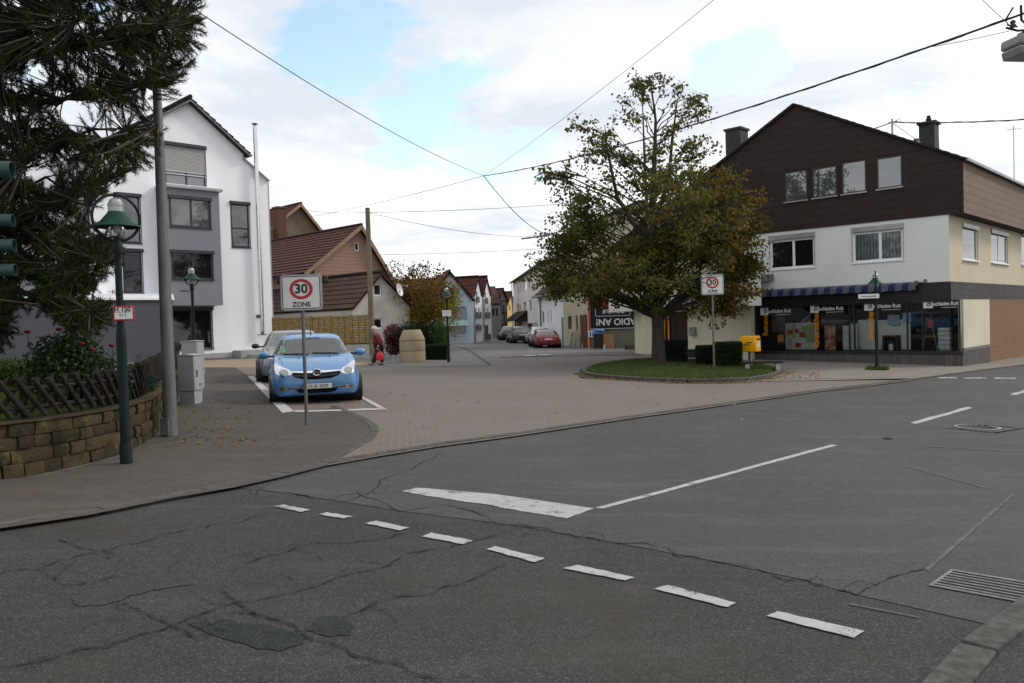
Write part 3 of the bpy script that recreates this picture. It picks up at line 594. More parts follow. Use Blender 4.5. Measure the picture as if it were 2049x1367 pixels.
# bay
BV = -.85; b0 = wl(328, 390, BV)[0]; b1 = wl(438, 390, BV)[0]; zt = wl(438, 385, BV)[1]; z_b = wl(440, 611, BV)[1]
HB = [FW.rect(340, 395, 421, 455, BV), FW.rect(344, 503, 426, 559, BV)]
mb = facade(MB(), [(b0, z_b), (b1, z_b), (b1, zt), (b0, zt)], HB, BV, .12); mb.poly([(b1, BV, z_b), (b1, 0, z_b), (b1, 0, zt), (b1, BV, zt)]).poly([(b0, 0, z_b), (b0, BV, z_b), (b0, BV, zt), (b0, 0, zt)]).poly([(b0, BV, z_b), (b0, 0, z_b), (b1, 0, z_b), (b1, BV, z_b)]).poly([(b0, BV, zt), (b1, BV, zt), (b1, 0, zt), (b0, 0, zt)])
bay = mb.build('bay', m_grey, WH, angle=None)
for rc, g in zip(HB, (m_glass_l, m_glass_d)):
    u0, u1, z0, z1 = rc; o = window(bay, rc, BV + .03, m_anth, g, .075, .07, (.52,))
    mb = MB(); mb.box(u0 - .06, u1 + .06, BV - .09, BV + .04, z1 - .1, z1 + .04).box(u0 - .03, u0 - .003, BV - .012, BV + .03, z0, z1 - .1).box(u1 + .003, u1 + .03, BV - .012, BV + .03, z0, z1 - .1).box(u0 - .04, u1 + .04, BV - .05, BV + .03, z0 - .045, z0 - .003)
    x = mb.build('shutter_box', m_anth, bay)
mb = MB(); mb.box(b0 - .05, b1 + .12, BV - .14, -.003, zt + .003, zt + .16); mb.build('balcony_slab', m_white, bay, bevel=.01)
MB().box(b0 - .05, b1 + .12, BV - .17, BV - .143, zt + .02, zt + .13).build('gutter', m_alu, bay)
tx = wl(372, 582, BV); text('house_name', 'Keplerstr. 2', .115, (tx[0], BV - .004, tx[1]), m_anth, WH, bold=.002)
# flue
ft = wl(508, 247, -.22); fb = wl(527, 664, -.22); mb = MB(); fu = (ft[0] + fb[0]) / 2
mb.tube([(fu, -.22, fb[1]), (fu, -.22, ft[1] - .12)], .1, 14)
for i in range(7): z = fb[1] + (ft[1] - fb[1]) * (.08 + i * .14); mb.tube([(fu, -.22, z), (fu, -.22, z + .05)], .108, 14)
fl = mb.build('flue_pipe', m_steel, WH)
MB().tube([(fu, -.22, ft[1] - .12), (fu, -.22, ft[1] - .03)], .06, 10).lathe([(.16, ft[1] - .03), (.13, ft[1]), (.01, ft[1] + .02)], (fu, -.22, 0), 14).build('cowl', m_zinc, fl)
mb = MB(); mb.tube([(fu, -.22, fb[1]), (fu, -.22, fb[1] - .12)], .085, 12).box(fu - .28, fu + .22, -.25, -.18, fb[1] - .16, fb[1] - .12); MB().ball((fu - .17, -.15, fb[1] + .75), .1, 10).build('wall_lamp', m_zinc, WH); mb.build('flue_bracket', m_zinc, fl)
# plinth + steps
w0 = wl(402, 722); mb = MB(); mb.box(w0[0] - .3, -.02, -.06, .0, -.6, .28); mb.build('plinth', m_concg, WH)
mb = MB(); mb.box(-2.2, -.5, -.95, -.063, -.5, .36).box(-1.9, -.6, -1.35, -.953, -.5, .16); mb.build('steps', m_concg, WH, bevel=.01)
# left wing and annex
WV = 1.6; zt = wl(100, 345, WV)[1]; ul = wl(-220, 400, WV)[0]
HW = [FW.rect(103, 372, 128, 402, WV), FW.rect(150, 395, 166, 440, WV), FW.rect(20, 530, 75, 588, WV)]
mb = facade(MB(), [(ul, zb), (u_l, zb), (u_l, zt + .6), (ul, zt)], HW, WV, .12); mb.poly([(ul, WV, zb), (ul, WV, zt), (ul, DEP, zt), (ul, DEP, zb)]).poly([(ul, WV, zt), (u_l, WV, zt + .6), (u_l, DEP, zt + .6), (ul, DEP, zt)])
wing = mb.build('wing', m_white, WH, angle=None)
for rc in HW: window(wing, rc, WV + .04, m_anth, m_glass_s, .06, .06)
AV = -1.15; za = wl(200, 601, AV)[1]; a1 = wl(345, 600, AV)[0]; a0 = wl(-260, 600, AV)[0]
mb = MB(); mb.box(a0, a1, AV, WV - .01, zb, za); mb.build('annex', m_annex, WH)
zc = wl(200, 588, AV)[1]; h = zc - za; mb = MB(); mb.box(a0 - .05, a1 + .05, AV - .10, WV - .012, za + .003, za + h * .45).box(a0 - .05, a1 + .03, AV - .05, WV - .014, za + h * .45 + .003, zc); mb.build('cornice', m_white, WH, bevel=.01)
# glass balconies on the far flank
for (y0, y1) in ((472, 512), (572, 605)):
    bt = FW.locu(560, y0, .9); bb = FW.locu(560, y1, .9); v0 = 3.0
    z0_, z1_ = bb[1], bt[1]; mb = MB(); o_ = MB().box(.05, 1.05, v0, v0 + 3, z0_ - .12, z0_).build('balcony_slab', m_white, WH)
    MB().box(.05, 1.03, v0 + .01, v0 + .03, z0_, z1_).box(1.01, 1.03, v0 + .03, v0 + 2.9, z0_, z1_).build('balcony_glass', pm('frosted_glass_%d' % y0, (.42, .52, .50), .2), o_)
    MB().tube([(.04, v0, z1_ + .03), (1.04, v0, z1_ + .03), (1.04, v0 + 2.9, z1_ + .03)], .02, 6).tube([(1.02, v0, z0_ - .02), (1.02, v0, z1_ + .03)], .02, 6).build('balcony_rail', m_alu, o_)
# ------------------------------------------------------------------ brown tiled houses behind
m_tile_r = tiles('red_brown_tiles', (.088, .036, .030), (.118, .047, .038), .33, .30); m_tile_b = tiles('brown_tiles', (.068, .038, .030), (.085, .047, .037), .36, 2.2, .012); m_siding = cladding('pink_siding', (.31, .19, .148), (.295, .18, .14), (.19, .11, .085), 40, .21, .014); m_olive = cladding('olive_siding', (.175, .135, .095), (.165, .13, .09), (.10, .08, .055), 30, .16, .012); m_verge = pm('verge_board', (.26, .17, .11), .7)
def gable_house(name, fr, pk, le, re, base, depth, wallm, roofm, label, cat='house', ov=.3, side=.35, verge=None, row=.33):
    """gable in the plane v=0: pk/le/re pixels of ridge end and the two eave ends of the verge; the roof runs back along +v"""
    root = empty(name, fr.O, fr.rot, label, cat); P = fr.loc(*pk); Lp = fr.loc(*le); Rp = fr.loc(*re)
    dl = Vector((P[0] - Lp[0], 0, P[1] - Lp[1])).normalized(); dr = Vector((P[0] - Rp[0], 0, P[1] - Rp[1])).normalized()
    wl_ = Vector((Lp[0], 0, Lp[1])) + dl * side; wr_ = Vector((Rp[0], 0, Rp[1])) + dr * side; z0 = base
    return root, P, Lp, Rp, dl, dr, wl_, wr_
def house_shell(root, outline, holes, depth, wallm, v=0):
    mb = facade(MB(), outline, holes, v, .12); n = len(outline)
    for i in range(n):
        a, b = outline[i], outline[(i + 1) % n]
        mb.poly([(a[0], v, a[1]), (b[0], v, b[1]), (b[0], v + depth, b[1]), (a[0], v + depth, a[1])])
    mb.poly([(a[0], v + depth, a[1]) for a in reversed(outline)])
    return mb.build('wall', wallm, root, angle=None)
def gable(name, fr, pk, le, re, depth, wallm, roofm, label, holes=(), ov=.3, side=.35, vergem=None, row=.33, zb=-1.0, lift=.035, cat='house', group=None):
    root, P, Lp, Rp, dl, dr, a, b = gable_house(name, fr, pk, le, re, zb, depth, wallm, roofm, label, cat, ov, side)
    if group: root['group'] = group
    hs = [fr.rect(*h) for h in holes]; house_shell(root, [(a.x, zb), (b.x, zb), (b.x, b.z), (P[0], P[1]), (a.x, a.z)], hs, depth, wallm)
    up = Vector((0, 0, .09)); yo = Vector((0, -ov, 0)); yi = Vector((0, depth + ov, 0)); A = Vector((Lp[0], 0, Lp[1])) + up; B = Vector((P[0], 0, P[1])) + up; C = Vector((Rp[0], 0, Rp[1])) + up
    rf = roof('roof', A + yi, A + yo, B + yo, B + yi, roofm, root, row, lift); roof('roof', C + yo, C + yi, B + yi, B + yo, roofm, root, row, lift)
    MB().tube([B + yo + Vector((0, 0, .04)), B + yi + Vector((0, 0, .04))], .1, 8).build('ridge', roofm, rf)
    if vergem: MB().bar(A + yo * 1.03 - up, B + yo * 1.03 - up, .03, .2).bar(C + yo * 1.03 - up, B + yo * 1.03 - up, .03, .2).build('bargeboard', vergem, rf)
    return root, hs, P, rf
def off(fr, d): o = fr.O + fr.v * d; return Frame(o.x, o.y, fr.u.x, fr.u.y)
dB = (-DB[0], -DB[1])
# small white garage house: gable parallel to DA
q = at(700, 690, 40); FG = Frame(q.x, q.y, *DA)
m_oldw = stucco('old_white_render', (.50, .48, .44), 45, .5, .45, .12)
GH, hs, P, rf = gable('small_house', FG, (759, 549), (700, 621), (824, 617), 14, m_oldw, m_tile_b, 'small whitewashed gabled outbuilding with brown tiled roof behind the wooden fence', [(748, 568, 764, 592), (748, 636, 766, 658)], .25, .2, None, .36)
for rc in hs: window(GH, rc, .06, m_wframe, m_glass_d, .07, .06)
dq = FG.loc(795, 580, -.5); T = Vector((.98, -.30, .22)).to_track_quat('Z', 'Y').to_matrix() @ Matrix.Diagonal((.82, .82, 1))
dish = empty('satellite_dish', FG.w(dq[0] + .1, -.55, dq[1]), 0, 'white satellite dish fixed to the edge of the small brown roof', 'satellite dish')
MB().lathe([(.001, -.1), (.2, -.08), (.36, -.02), (.42, .02), (.42, .03), (.36, 0), (.2, -.06), (.001, -.085)], (0, 0, 0), 24, 0, T).build('reflector', m_wframe, dish); MB().tube([(0, 0, -.05), (.05, .3, -.45)], .025, 6).build('mast', m_galv, dish); MB().tube([T @ Vector((0, .38, 0)), T @ Vector((0, .1, .42))], .015, 6).ball(T @ Vector((0, .08, .44)), .05, 8).build('feed_arm', m_galv, dish)
# middle house
q = at(717, 690, 47); FM = Frame(q.x, q.y, *DA)
MH, hs, P, rf = gable('brown_house', FM, (717, 455), (604, 550), (795, 586), 13, m_siding, m_tile_r, 'tall house with pinkish siding gable and red brown tiled roof behind the outbuilding', [(710, 485, 719, 502), (702, 543, 709, 556)], .35, 1.0, m_verge, .34, -1, .05)
for rc in hs: window(MH, rc, .05, m_wframe, m_glass_d, .06, .06)
s = FM.loc(592, 525, 4.2); MB().box(s[0] - .25, s[0] + .25, 3.9, 4.5, s[1] - .6, s[1] + .35).build('skylight', m_galv, rf); s2 = FM.loc(629, 521, 1.6); MB().tube([(s2[0], 1.6, s2[1] - .4), (s2[0], 1.6, s2[1] + .1)], .08, 8).build('vent_pipe', m_alu, rf)
q = at(596, 690, 60); FBk = Frame(q.x, q.y, *DA)
BH, hs, P, rf = gable('brown_house', FBk, (597, 411), (480, 505), (650, 478), 12, m_olive, m_tile_r, 'olive brown clad gabled house with brick chimney furthest back on the left', [(568, 466, 575, 480)], .4, .8, m_verge, .34, -1, .05)
for rc in hs: window(BH, rc, .05, m_wframe, m_glass_d, .06, .06)
c = FBk.loc(561, 470, -.8); t = FBk.loc(561, 418, -.8); MB().box(c[0] - .32, c[0] + .35, -1.1, -.4, c[1] - 3, t[1]).box(c[0] - .38, c[0] + .41, -1.16, -.34, t[1] + .003, t[1] + .12).build('chimney', cladding('brick_chimney', (.12, .05, .035), (.10, .045, .03), (.06, .04, .03), .25, .08, .01), BH)
# ------------------------------------------------------------------ wooden fence + low wall
def wooden_fence():
    a = at(548, 690, 37.6); b = at(746, 690, 35.6); a.z = zg(a.x); b.z = zg(b.x); fr = Frame(a.x, a.y, b.x - a.x, b.y - a.y); L = (b - a).length
    root = empty('wooden_fence', fr.O, fr.rot, 'tan wooden lap panel fence behind the parked cars', 'fence'); z1 = fr.loc(650, 633)[1]; z0 = fr.loc(700, 689)[1]
    n = 5
    for i in range(n):
        x0, x1 = L * i / n + .05, L * (i + 1) / n - .05; mb = MB(); k = 11; h = (z1 - .05 - z0) / k
        for j in range(k):
            for s in range(3):
                y = .007 * (1 if (s + j) % 2 else -1); mb.box(x0 + (x1 - x0) * s / 3, x0 + (x1 - x0) * (s + 1) / 3 - .004, y - .006, y + .006, z0 + j * h, z0 + (j + 1) * h - .012)
        for s in range(4): xx = x0 + (x1 - x0) * s / 3; mb.box(xx - .02, xx + .02, -.045, -.02, z0, z1 - .05)
        mb.box(x0, x1, -.05, .03, z1 - .045, z1); mb.build('panel', m_fence, root)
    for i in range(n + 1): x = L * i / n; MB().box(x - .045, x + .045, -.04, .05, z0 - .3, z1 + .03).build('post', m_fence, root, bevel=.008)
    w = empty('low_wall', fr.w(0, -.25, 0), fr.rot, 'low grey concrete block wall below the wooden fence', 'wall'); zw = fr.loc(700, 690, -.3)[1]; mb = MB(); k = 14
    for i in range(k): mb.box(L * i / k, L * (i + 1) / k - .012, -.12, .12, -.5, zw)
    mb.build('blocks', m_concg, w, bevel=.01); MB().box(0, L, -.1, .1, zw + .002, zw + .05).build('grass_strip', leafmat('verge_grass', [(.05, .08, .02), (.09, .11, .03)]), w)
wooden_fence()
# ------------------------------------------------------------------ brown bookshop building (right)
K = G(1924.6, 735.3); FR = Frame(K.x, K.y, *DB)
RB = empty('corner_building', FR.O, FR.rot, 'brown clad gabled corner building with a bookshop below and white render above', 'building')
rl = FR.loc
zw0 = rl(1900, 563)[1]; zw1 = rl(1897, 429)[1]; uc = rl(1899, 500)[0]; ul = rl(1489, 520)[0]; ue = rl(1929, 400)[0]; RD = 13.0
# upper wall
HR = [FR.rect(1541, 469, 1630, 537), FR.rect(1706, 452, 1807, 523)]
sidew = [(1926, 450, 1957, 521), (1983, 463, 2017, 527), (2044, 470, 2085, 532)]
mb = facade(MB(), [(ul, zw0), (uc, zw0), (uc, zw1), (ul, zw1)], HR, 0, .14); mb.poly([(ul, 0, zw0), (ul, 0, zw1), (ul, RD, zw1), (ul, RD, zw0)]).build('wall', m_rwall, RB, angle=None)
# side wall, own plane u = uc
bm_h = []
for x0, y0, x1, y1 in sidew:
    a = FR.locu(x0, y0, uc); b = FR.locu(x1, y1, uc); c = FR.locu(x0, y1, uc); d = FR.locu(x1, y0, uc); bm_h.append(((a[0] + c[0]) / 2, (b[0] + d[0]) / 2, (c[1] + b[1]) / 2, (a[1] + d[1]) / 2))
mb2 = facade(MB(), [(0, zw0), (RD, zw0), (RD, zw1), (0, zw1)], bm_h, 0, .14); mb2.v = [(uc - y, x, z) for x, y, z in mb2.v]
sw = mb2.build('side_wall', m_cream, RB, angle=None)
for i, (v0, v1, z0, z1) in enumerate(bm_h):
    fr_ = empty('side_window', (uc, 0, 0), R(90)); fr_.parent = sw
    # local x -> +v, local y -> -u
    o = window(sw, (v0, v1, z0, z1), .05, m_wframe, m_glass_s, .07, .07, (.5,) if i else ())
    o.matrix_local = Matrix(((0, -1, 0, uc), (1, 0, 0, 0), (0, 0, 1, 0), (0, 0, 0, 1)))
    bpy.data.objects.remove(fr_)
    MB().box(v0 - .05, v1 + .05, -.06, .05, z1 - .16, z1).build('shutter_box', m_alu, o); MB().box(v0 - .06, v1 + .06, -.08, .05, z0 - .05, z0 - .003).build('sill', m_wframe, o)
for rc, g, vert in ((HR[0], m_glass_d, (.53,)), (HR[1], m_curt, (.55,))):
    u0, u1, z0, z1 = rc; hb = .19; o = window(RB, (u0, u1, z0, z1 - hb), .05, m_wframe, g, .085, .07, vert, sill=(m_wframe, .09))
    MB().box(u0 - .04, u1 + .04, -.055, .05, z1 - hb, z1 + .02).build('shutter_box', m_alu, o, bevel=.012); [MB().box(x, x + .017, -.03, .05, z0, z1 - hb).build('guide_rail', m_alu, o) for x in (u0 - .02, u1 + .003)]
# attic gable, a hair proud of the wall, running past the corner on the right
pk = rl(1590, 211, -.04); re = rl(1925, 320, -.04); zlo = rl(1929, 424, -.04)[1]; zlo = min(zlo, zw1 + .0); lp = rl(1437, 331, -.04)
sl_ = (pk[1] - lp[1]) / (pk[0] - lp[0]); ule = pk[0] - (pk[1] - zlo) / sl_
HA = [FR.rect(1570, 342, 1615, 402, -.04), FR.rect(1625, 334, 1674, 394, -.04), FR.rect(1684, 322, 1733, 386, -.04), FR.rect(1754, 313, 1805, 376, -.04)]
mb = facade(MB(), [(ule, zlo), (ue, zlo), (ue, re[1]), (pk[0], pk[1])], HA, -.04, .1); mb.poly([(ule, -.04, zlo), (ue, -.04, zlo), (ue, RD, zlo), (ule, RD, zlo)]).poly([(ule, RD, zlo), (ue, RD, zlo), (ue, RD, re[1]), (pk[0], RD, pk[1])])
mb.build('attic_gable', m_brown, RB, angle=None)
MB().poly([(ue, -.037, zlo), (ue, RD, zlo), (ue, RD, re[1]), (ue, -.037, re[1])]).build('attic_side', m_brown_l, RB, angle=None, fix=False)
for rc in HA:
    o = window(RB, rc, -.02, pm('brown_frame_%d' % len(bpy.data.materials), (.05, .03, .025), .5), m_glass_s, .055, .06); MB().box(rc[0] - .04, rc[1] + .04, -.10, -.02, rc[2] - .05, rc[2] - .004).build('sill', m_alu, o)
for i in (0, 1): MB().box(HA[i][1] + .02, HA[i + 1][0] - .02, -.052, -.042, HA[i][2] - .02, HA[i][3]).build('window_panel', m_wood, RB)
MB().box(ule + .6, ul - .003, 1.6, RD - .3, -.6, zlo - .003).build('recessed_wall', m_cream2, RB)
# roof slabs
m_rroof = tiles('dark_roof_tiles', (.04, .034, .036), (.05, .043, .045), .34, .3)
up = Vector((0, 0, .07)); A = Vector((ule - .15, -.12, zlo - .12)) + up; B = Vector((pk[0], -.12, pk[1])) + up; C = Vector((ue + .12, -.12, re[1] - .04)) + up; bk = Vector((0, RD + .2, 0))
rf = roof('roof', A + bk, A, B, B + bk, m_rroof, RB, .34, .03, .07); roof('roof', C, C + bk, B + bk, B, m_rroof, RB, .34, .03, .07)
MB().bar(A + Vector((0, -.03, -.02)), B + Vector((0, -.03, -.02)), .02, .09).bar(C + Vector((0, -.03, -.02)), B + Vector((0, -.03, -.02)), .02, .06).build('flashing', m_brown, rf)
MB().box(C.x - .02, C.x + .06, -.1, RD, C.z - .08, C.z + .02).build('gutter', m_galv, rf)
# chimneys, vent, mast
def chim(px0, px1, ytop, ybot, v, pot, w=.55):
    a = rl(px0, ytop, v); b = rl(px1, ytop, v); zb_ = rl(px0, ybot, v)[1]; mb = MB(); mb.box(a[0], a[0] + w, v, v + w, zb_ - 1.5, a[1] - .1).box(a[0] - .06, a[0] + w + .06, v - .06, v + w + .06, a[1] - .097, a[1]); o = mb.build('chimney', m_chim, rf)
    if pot: MB().tube([(a[0] + w / 2, v + w / 2, a[1]), (a[0] + w / 2, v + w / 2, a[1] + .16)], .1, 10).tube([(a[0] + w / 2, v + w / 2, a[1] + .16), (a[0] + w / 2, v + w / 2, a[1] + .27)], .07, 10).build('chimney_pot', m_wood, o)
chim(1451, 1494, 259, 330, 1.4, False, .75); chim(1838, 1872, 246, 305, 2.2, True, .58)
v = 1.2; a = rl(1834, 281, v); MB().tube([(a[0], v, a[1] - .6), (a[0], v, a[1])], .07, 8).tube([(a[0], v, a[1]), (a[0], v, a[1] + .06)], .11, 8).build('vent_pipe', m_zinc, rf)
v = 2.5; a = rl(1785, 238, v); ms = MB().tube([(a[0], v, a[1] - 2.2), (a[0], v, a[1])], .04, 8).tube([(a[0] - .15, v, a[1] - .14), (a[0] + .2, v, a[1] - .14)], .03, 6).tube([(a[0], v, a[1] - .15), (a[0] + .35, v - .05, a[1] - .05), (a[0] + .3, v, a[1] - .2)], .012, 5).tube([(a[0] + .05, v, a[1] - .2), (a[0] + 1.2, v - .4, a[1] - 1.25)], .015, 5).build('service_mast', m_galv, rf)
MAST = FR.w(a[0], v, a[1] - .14)
# shop floor
zf0 = rl(1902, 600)[1]; us = rl(1510, 640)[0]; uf = rl(1903, 590)[0]; zs = rl(1924, 703)[1]; zg0 = -.6; ug = rl(1919, 660)[0]; vg = .10
MB().box(us, uf, .0, RD, zf0, zw0 - .004).build('fascia', m_black, RB)
MB().poly([(uf + .003, 0, zf0), (uf + .003, RD, zf0), (uf + .003, RD, zw0 - .004), (uf + .003, 0, zw0 - .004)]).build('side_fascia', m_dkstone, RB, angle=None, fix=False)
MB().box(us, ug + .12, -.03, .25, zg0, zs - .12).build('plinth', m_plinth, RB)
MB().box(us, ug + .14, -.06, .3, zs - .117, zs).build('window_ledge', m_black, RB, bevel=.008)
# left cream pier
MB().box(ul, us - .003, 0, RD, zg0, zw0 - .004).build('pier', m_cream2, RB)
# side: cream panel, sill, plinth tiles, garage door
v1 = FR.locu(1976, 650, ug)[0]; MB().box(ug - .1, ug + .08, .31, v1, zs + .1, zf0 - .003).build('side_panel', m_cream2, RB)
MB().box(ug - .1, ug + .1, .303, v1, zs, zs + .097).build('side_sill', m_zinc, RB); MB().box(ug - .1, ug + .09, .253, v1, zg0, zs - .003).build('side_plinth', m_plinth, RB)
MB().box(uf - .1, ug + .05, v1 + .003, v1 + .12, zg0, zf0 - .003).build('side_pillar', m_zinc, RB)
m_door = cladding('garage_door_tiles', (.235, .125, .055), (.20, .105, .048), (.10, .055, .03), .17, .17, .007)
MB().box(ug - .16, ug - .06, v1 + .123, RD + 8, zg0, zf0 - .003).build('garage_door', m_door, RB)
# floor, ceiling and back wall of the shop interior
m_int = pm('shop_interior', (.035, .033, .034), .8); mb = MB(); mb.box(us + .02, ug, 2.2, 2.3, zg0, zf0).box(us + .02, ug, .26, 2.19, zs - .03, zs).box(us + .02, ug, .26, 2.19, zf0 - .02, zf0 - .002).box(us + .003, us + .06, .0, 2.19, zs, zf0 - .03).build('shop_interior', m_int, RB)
# shop glazing
mul = [us + .07, rl(1699, 650)[0], rl(1709, 650)[0], rl(1815, 650)[0], rl(1846, 650)[0], ug + .02]
sf = MB()
for u in mul: sf.box(u - .025, u + .025, .0, .09, zs, zf0 - .003)
sf.box(us + .1, ug, .002, .088, zf0 - .05, zf0 - .004); sfo = sf.build('shopfront_frame', m_black, RB)
for a, b in zip(mul, mul[1:]): MB().poly([(a + .02, .045, zs + .01), (b - .02, .045, zs + .01), (b - .02, .045, zf0 - .05), (a + .02, .045, zf0 - .05)]).build('shop_pane', m_shopglass, sfo, angle=None, fix=False)
MB().poly([(ug + .045, .09, zs + .01), (ug + .045, .30, zs + .01), (ug + .045, .30, zf0 - .01), (ug + .045, .09, zf0 - .01)]).build('shop_pane', m_shopglass, sfo, angle=None, fix=False)
# lettering on the panes
m_orange = pm('orange_letters', (.60, .23, .01), .6); m_wlet = pm('white_letters', (.62, .63, .62), .5)
def logo(px, py, q=1):
    u, z = rl(px, py, .04); MB().box(u - .05, u + .30, .030, .036, z - .17, z + .17).build('logo_square', m_wlet, RB); text('logo_initial', 'B', .30, (u + .16, .027, z), m_ink, RB, shear=.25, bold=.004)
    text('shop_lettering', 'uchladen Ruit', .21, (u + .31, .036, z - .02), m_wlet, RB, bold=.004, align='LEFT', sx=.86 * q); MB().box(u + .6, u + 1.3 * q, .031, .035, z - .17, z - .155).build('logo_underline', m_wlet, RB)
for px, py in ((1524, 623), (1624, 618), (1732, 613), (1849, 608)): logo(px, py, .86 if px > 1800 else 1)
V90 = Matrix.Rotation(R(90), 4, 'X') @ Matrix.Rotation(R(90), 4, 'Z')
for px, py, s, k in ((1532, 652, 'Romane', .26), (1634, 660, 'Kinderbücher', .26), (1743, 652, 'Hörbücher', .27)):
    u, z = rl(px, py, .04); text('shop_lettering', s, k, (u, .030, z), m_orange, RB, rot=V90, bold=.003, sx=1.0, sy=1.25)
# ---- display goods: each a thing of its own standing on the shop floor
def shop_thing(name, u, v, z, label, cat): return empty(name, FR.w(u, v, z), FR.rot, label, cat)
zfl = zs + .004
m_slat = pm('slatwall', (.70, .78, .75), .5); m_pap = [pm('paper_%d' % i, c, .6) for i, c in enumerate(((.6, .6, .57), (.30, .40, .52), (.12, .28, .20), (.5, .42, .3), (.42, .06, .05), (.5, .6, .08), (.10, .12, .25)))]
def board(x0, x1, ytop, label, v=1.0, slat=True, papers=0, seed=0):
    a = rl(x0, 690, v)[0]; b = rl(x1, 690, v)[0]; z1 = rl((x0 + x1) / 2, ytop, v)[1]; o = shop_thing('display_board', a, v, zfl, label, 'display board'); h = z1 - zfl; w = b - a
    mb = MB(); k = 12 if slat else 1
    for i in range(k): mb.box(0, w, 0, .03, h * i / k + (.012 if slat else 0), h * (i + 1) / k)
    mb.box(0, w, .031, .05, 0, h); mb.build('slats', m_slat, o)
    rg = random.Random(seed); 
    for i in range(papers):
        x = rg.uniform(.05, w - .3); z = rg.uniform(.1, h - .35); ww = rg.uniform(.12, .3); hh = rg.uniform(.15, .32); MB().box(x, x + ww, -.025 - i * .003, -.022 - i * .003, z, z + hh).build('poster', m_pap[rg.randrange(len(m_pap))], o)
    return o
board(1572, 1634, 646, 'pale slatted display board covered in small posters behind the left shop pane', 1.0, True, 9, 3); board(1687, 1700, 652, 'narrow pale slatted panel beside the shop door', .9); board(1702, 1716, 648, 'narrow pale slatted panel just right of the door mullion', .9); board(1757, 1822, 640, 'wide pale slatted display board behind the lamp post', 1.1, True, 0, 5)
board(1718, 1754, 640, 'dark poster board with a round green emblem in the middle pane', 1.2, False)['label']
def cards(name, px0, py0, px1, py1, v, mat, label, cat):
    u0, u1, z0, z1 = FR.rect(px0, py0, px1, py1, v); o = shop_thing(name, u0, v, z0, label, cat); MB().box(0, u1 - u0, 0, .03, 0, z1 - z0).build('card', mat, o, bevel=.004); MB().box(.02, u1 - u0 - .02, .03, .12, -.002, .02).build('stand', m_black, o); return o
m_redp = NT('red_poster'); m_redp = m_redp.out(m_redp.ramp(m_redp.noise(3.2, 4, .6), [(.42, (.28, .02, .02)), (.5, (.45, .22, .14)), (.6, (.55, .4, .33))]), .5)
m_grnp = NT('green_poster'); m_grnp = m_grnp.out(m_grnp.ramp(m_grnp.noise(4, 3, .6), [(.45, (.45, .5, .45)), (.52, (.25, .45, .10)), (.6, (.5, .6, .1))]), .5)
cards('poster', 1650, 652, 1672, 700, .8, m_redp, 'red poster with a pale figure standing in the left window', 'poster'); cards('poster', 1612, 650, 1630, 684, .92, m_grnp, 'green and white poster on the pale board', 'poster'); cards('poster', 1544, 630, 1570, 664, 1.3, pm('grey_poster', (.22, .20, .21), .6), 'grey poster hanging at the left end of the shop window', 'poster')
cards('poster', 1556, 670, 1568, 684, .7, m_yellow, 'small yellow sign low in the left window', 'poster'); cards('picture_book', 1776, 630, 1800, 650, .9, m_pap[1], 'blue picture book leaning above the slatted board', 'book'); cards('picture_book', 1806, 626, 1822, 644, .9, m_pap[1], 'pale blue book leaning at the right end of the shelf', 'book')
u, z = rl(1781, 695, .7); o = shop_thing('pet_house', u, .7, zfl, 'dark arched display box on the floor of the middle window', 'box')
mb = MB(); mb.box(-.3, -.2, 0, .35, 0, .5).box(.2, .3, 0, .35, 0, .5).box(-.3, .3, 0, .35, .503, .58).box(-.2, .2, .3, .35, 0, .5).build('shell', pm('dark_felt', (.05, .05, .055), .9), o, bevel=.03)
MB().lathe([(.08, 0), (.1, .12), (.06, .24), (.001, .26)], (0, .12, 0), 12).build('ornament', m_slat, o)
# ladder with a basket, towels stack
u0 = rl(1846, 640, .7)[0]; u1 = rl(1876, 695, .7)[0]; o = shop_thing('step_ladder', u0, .7, zfl, 'wooden step ladder standing in the right hand window', 'ladder'); hl = rl(1860, 637, .7)[1] - zfl; w = u1 - u0
MB().bar((w * .55, 0, hl), (w, 0, 0), .05, .03).bar((w * .35, 0, hl), (0, 0, 0), .05, .03).build('side_rails', m_fence, o); MB().box(.1, w * .9, -.06, .06, hl * .42, hl * .45).box(.2, w * .75, -.05, .05, hl * .7, hl * .73).box(w * .3, w * .6, -.05, .05, hl, hl + .03).build('steps', m_fence, o)
MB().box(.2, w * .75, -.05, .08, hl * .735, hl * .95).build('book_stack', m_pap[4], o)
u0 = rl(1877, 690, .7)[0]; u1 = rl(1903, 690, .7)[0]; o = shop_thing('book_pile', u0, .7, zfl, 'tall pile of blue and white books in the right hand window', 'books'); hh = rl(1890, 656, .7)[1] - zfl; mb = [MB(), MB()]
for i in range(10): d = random.uniform(0, .05); mb[i % 2].box(d, u1 - u0 - .05 + d, 0, .35, hh * i / 10 + .002, hh * (i + 1) / 10)
mb[0].build('blue_books', m_pap[1], o); mb[1].build('white_books', m_pap[0], o)
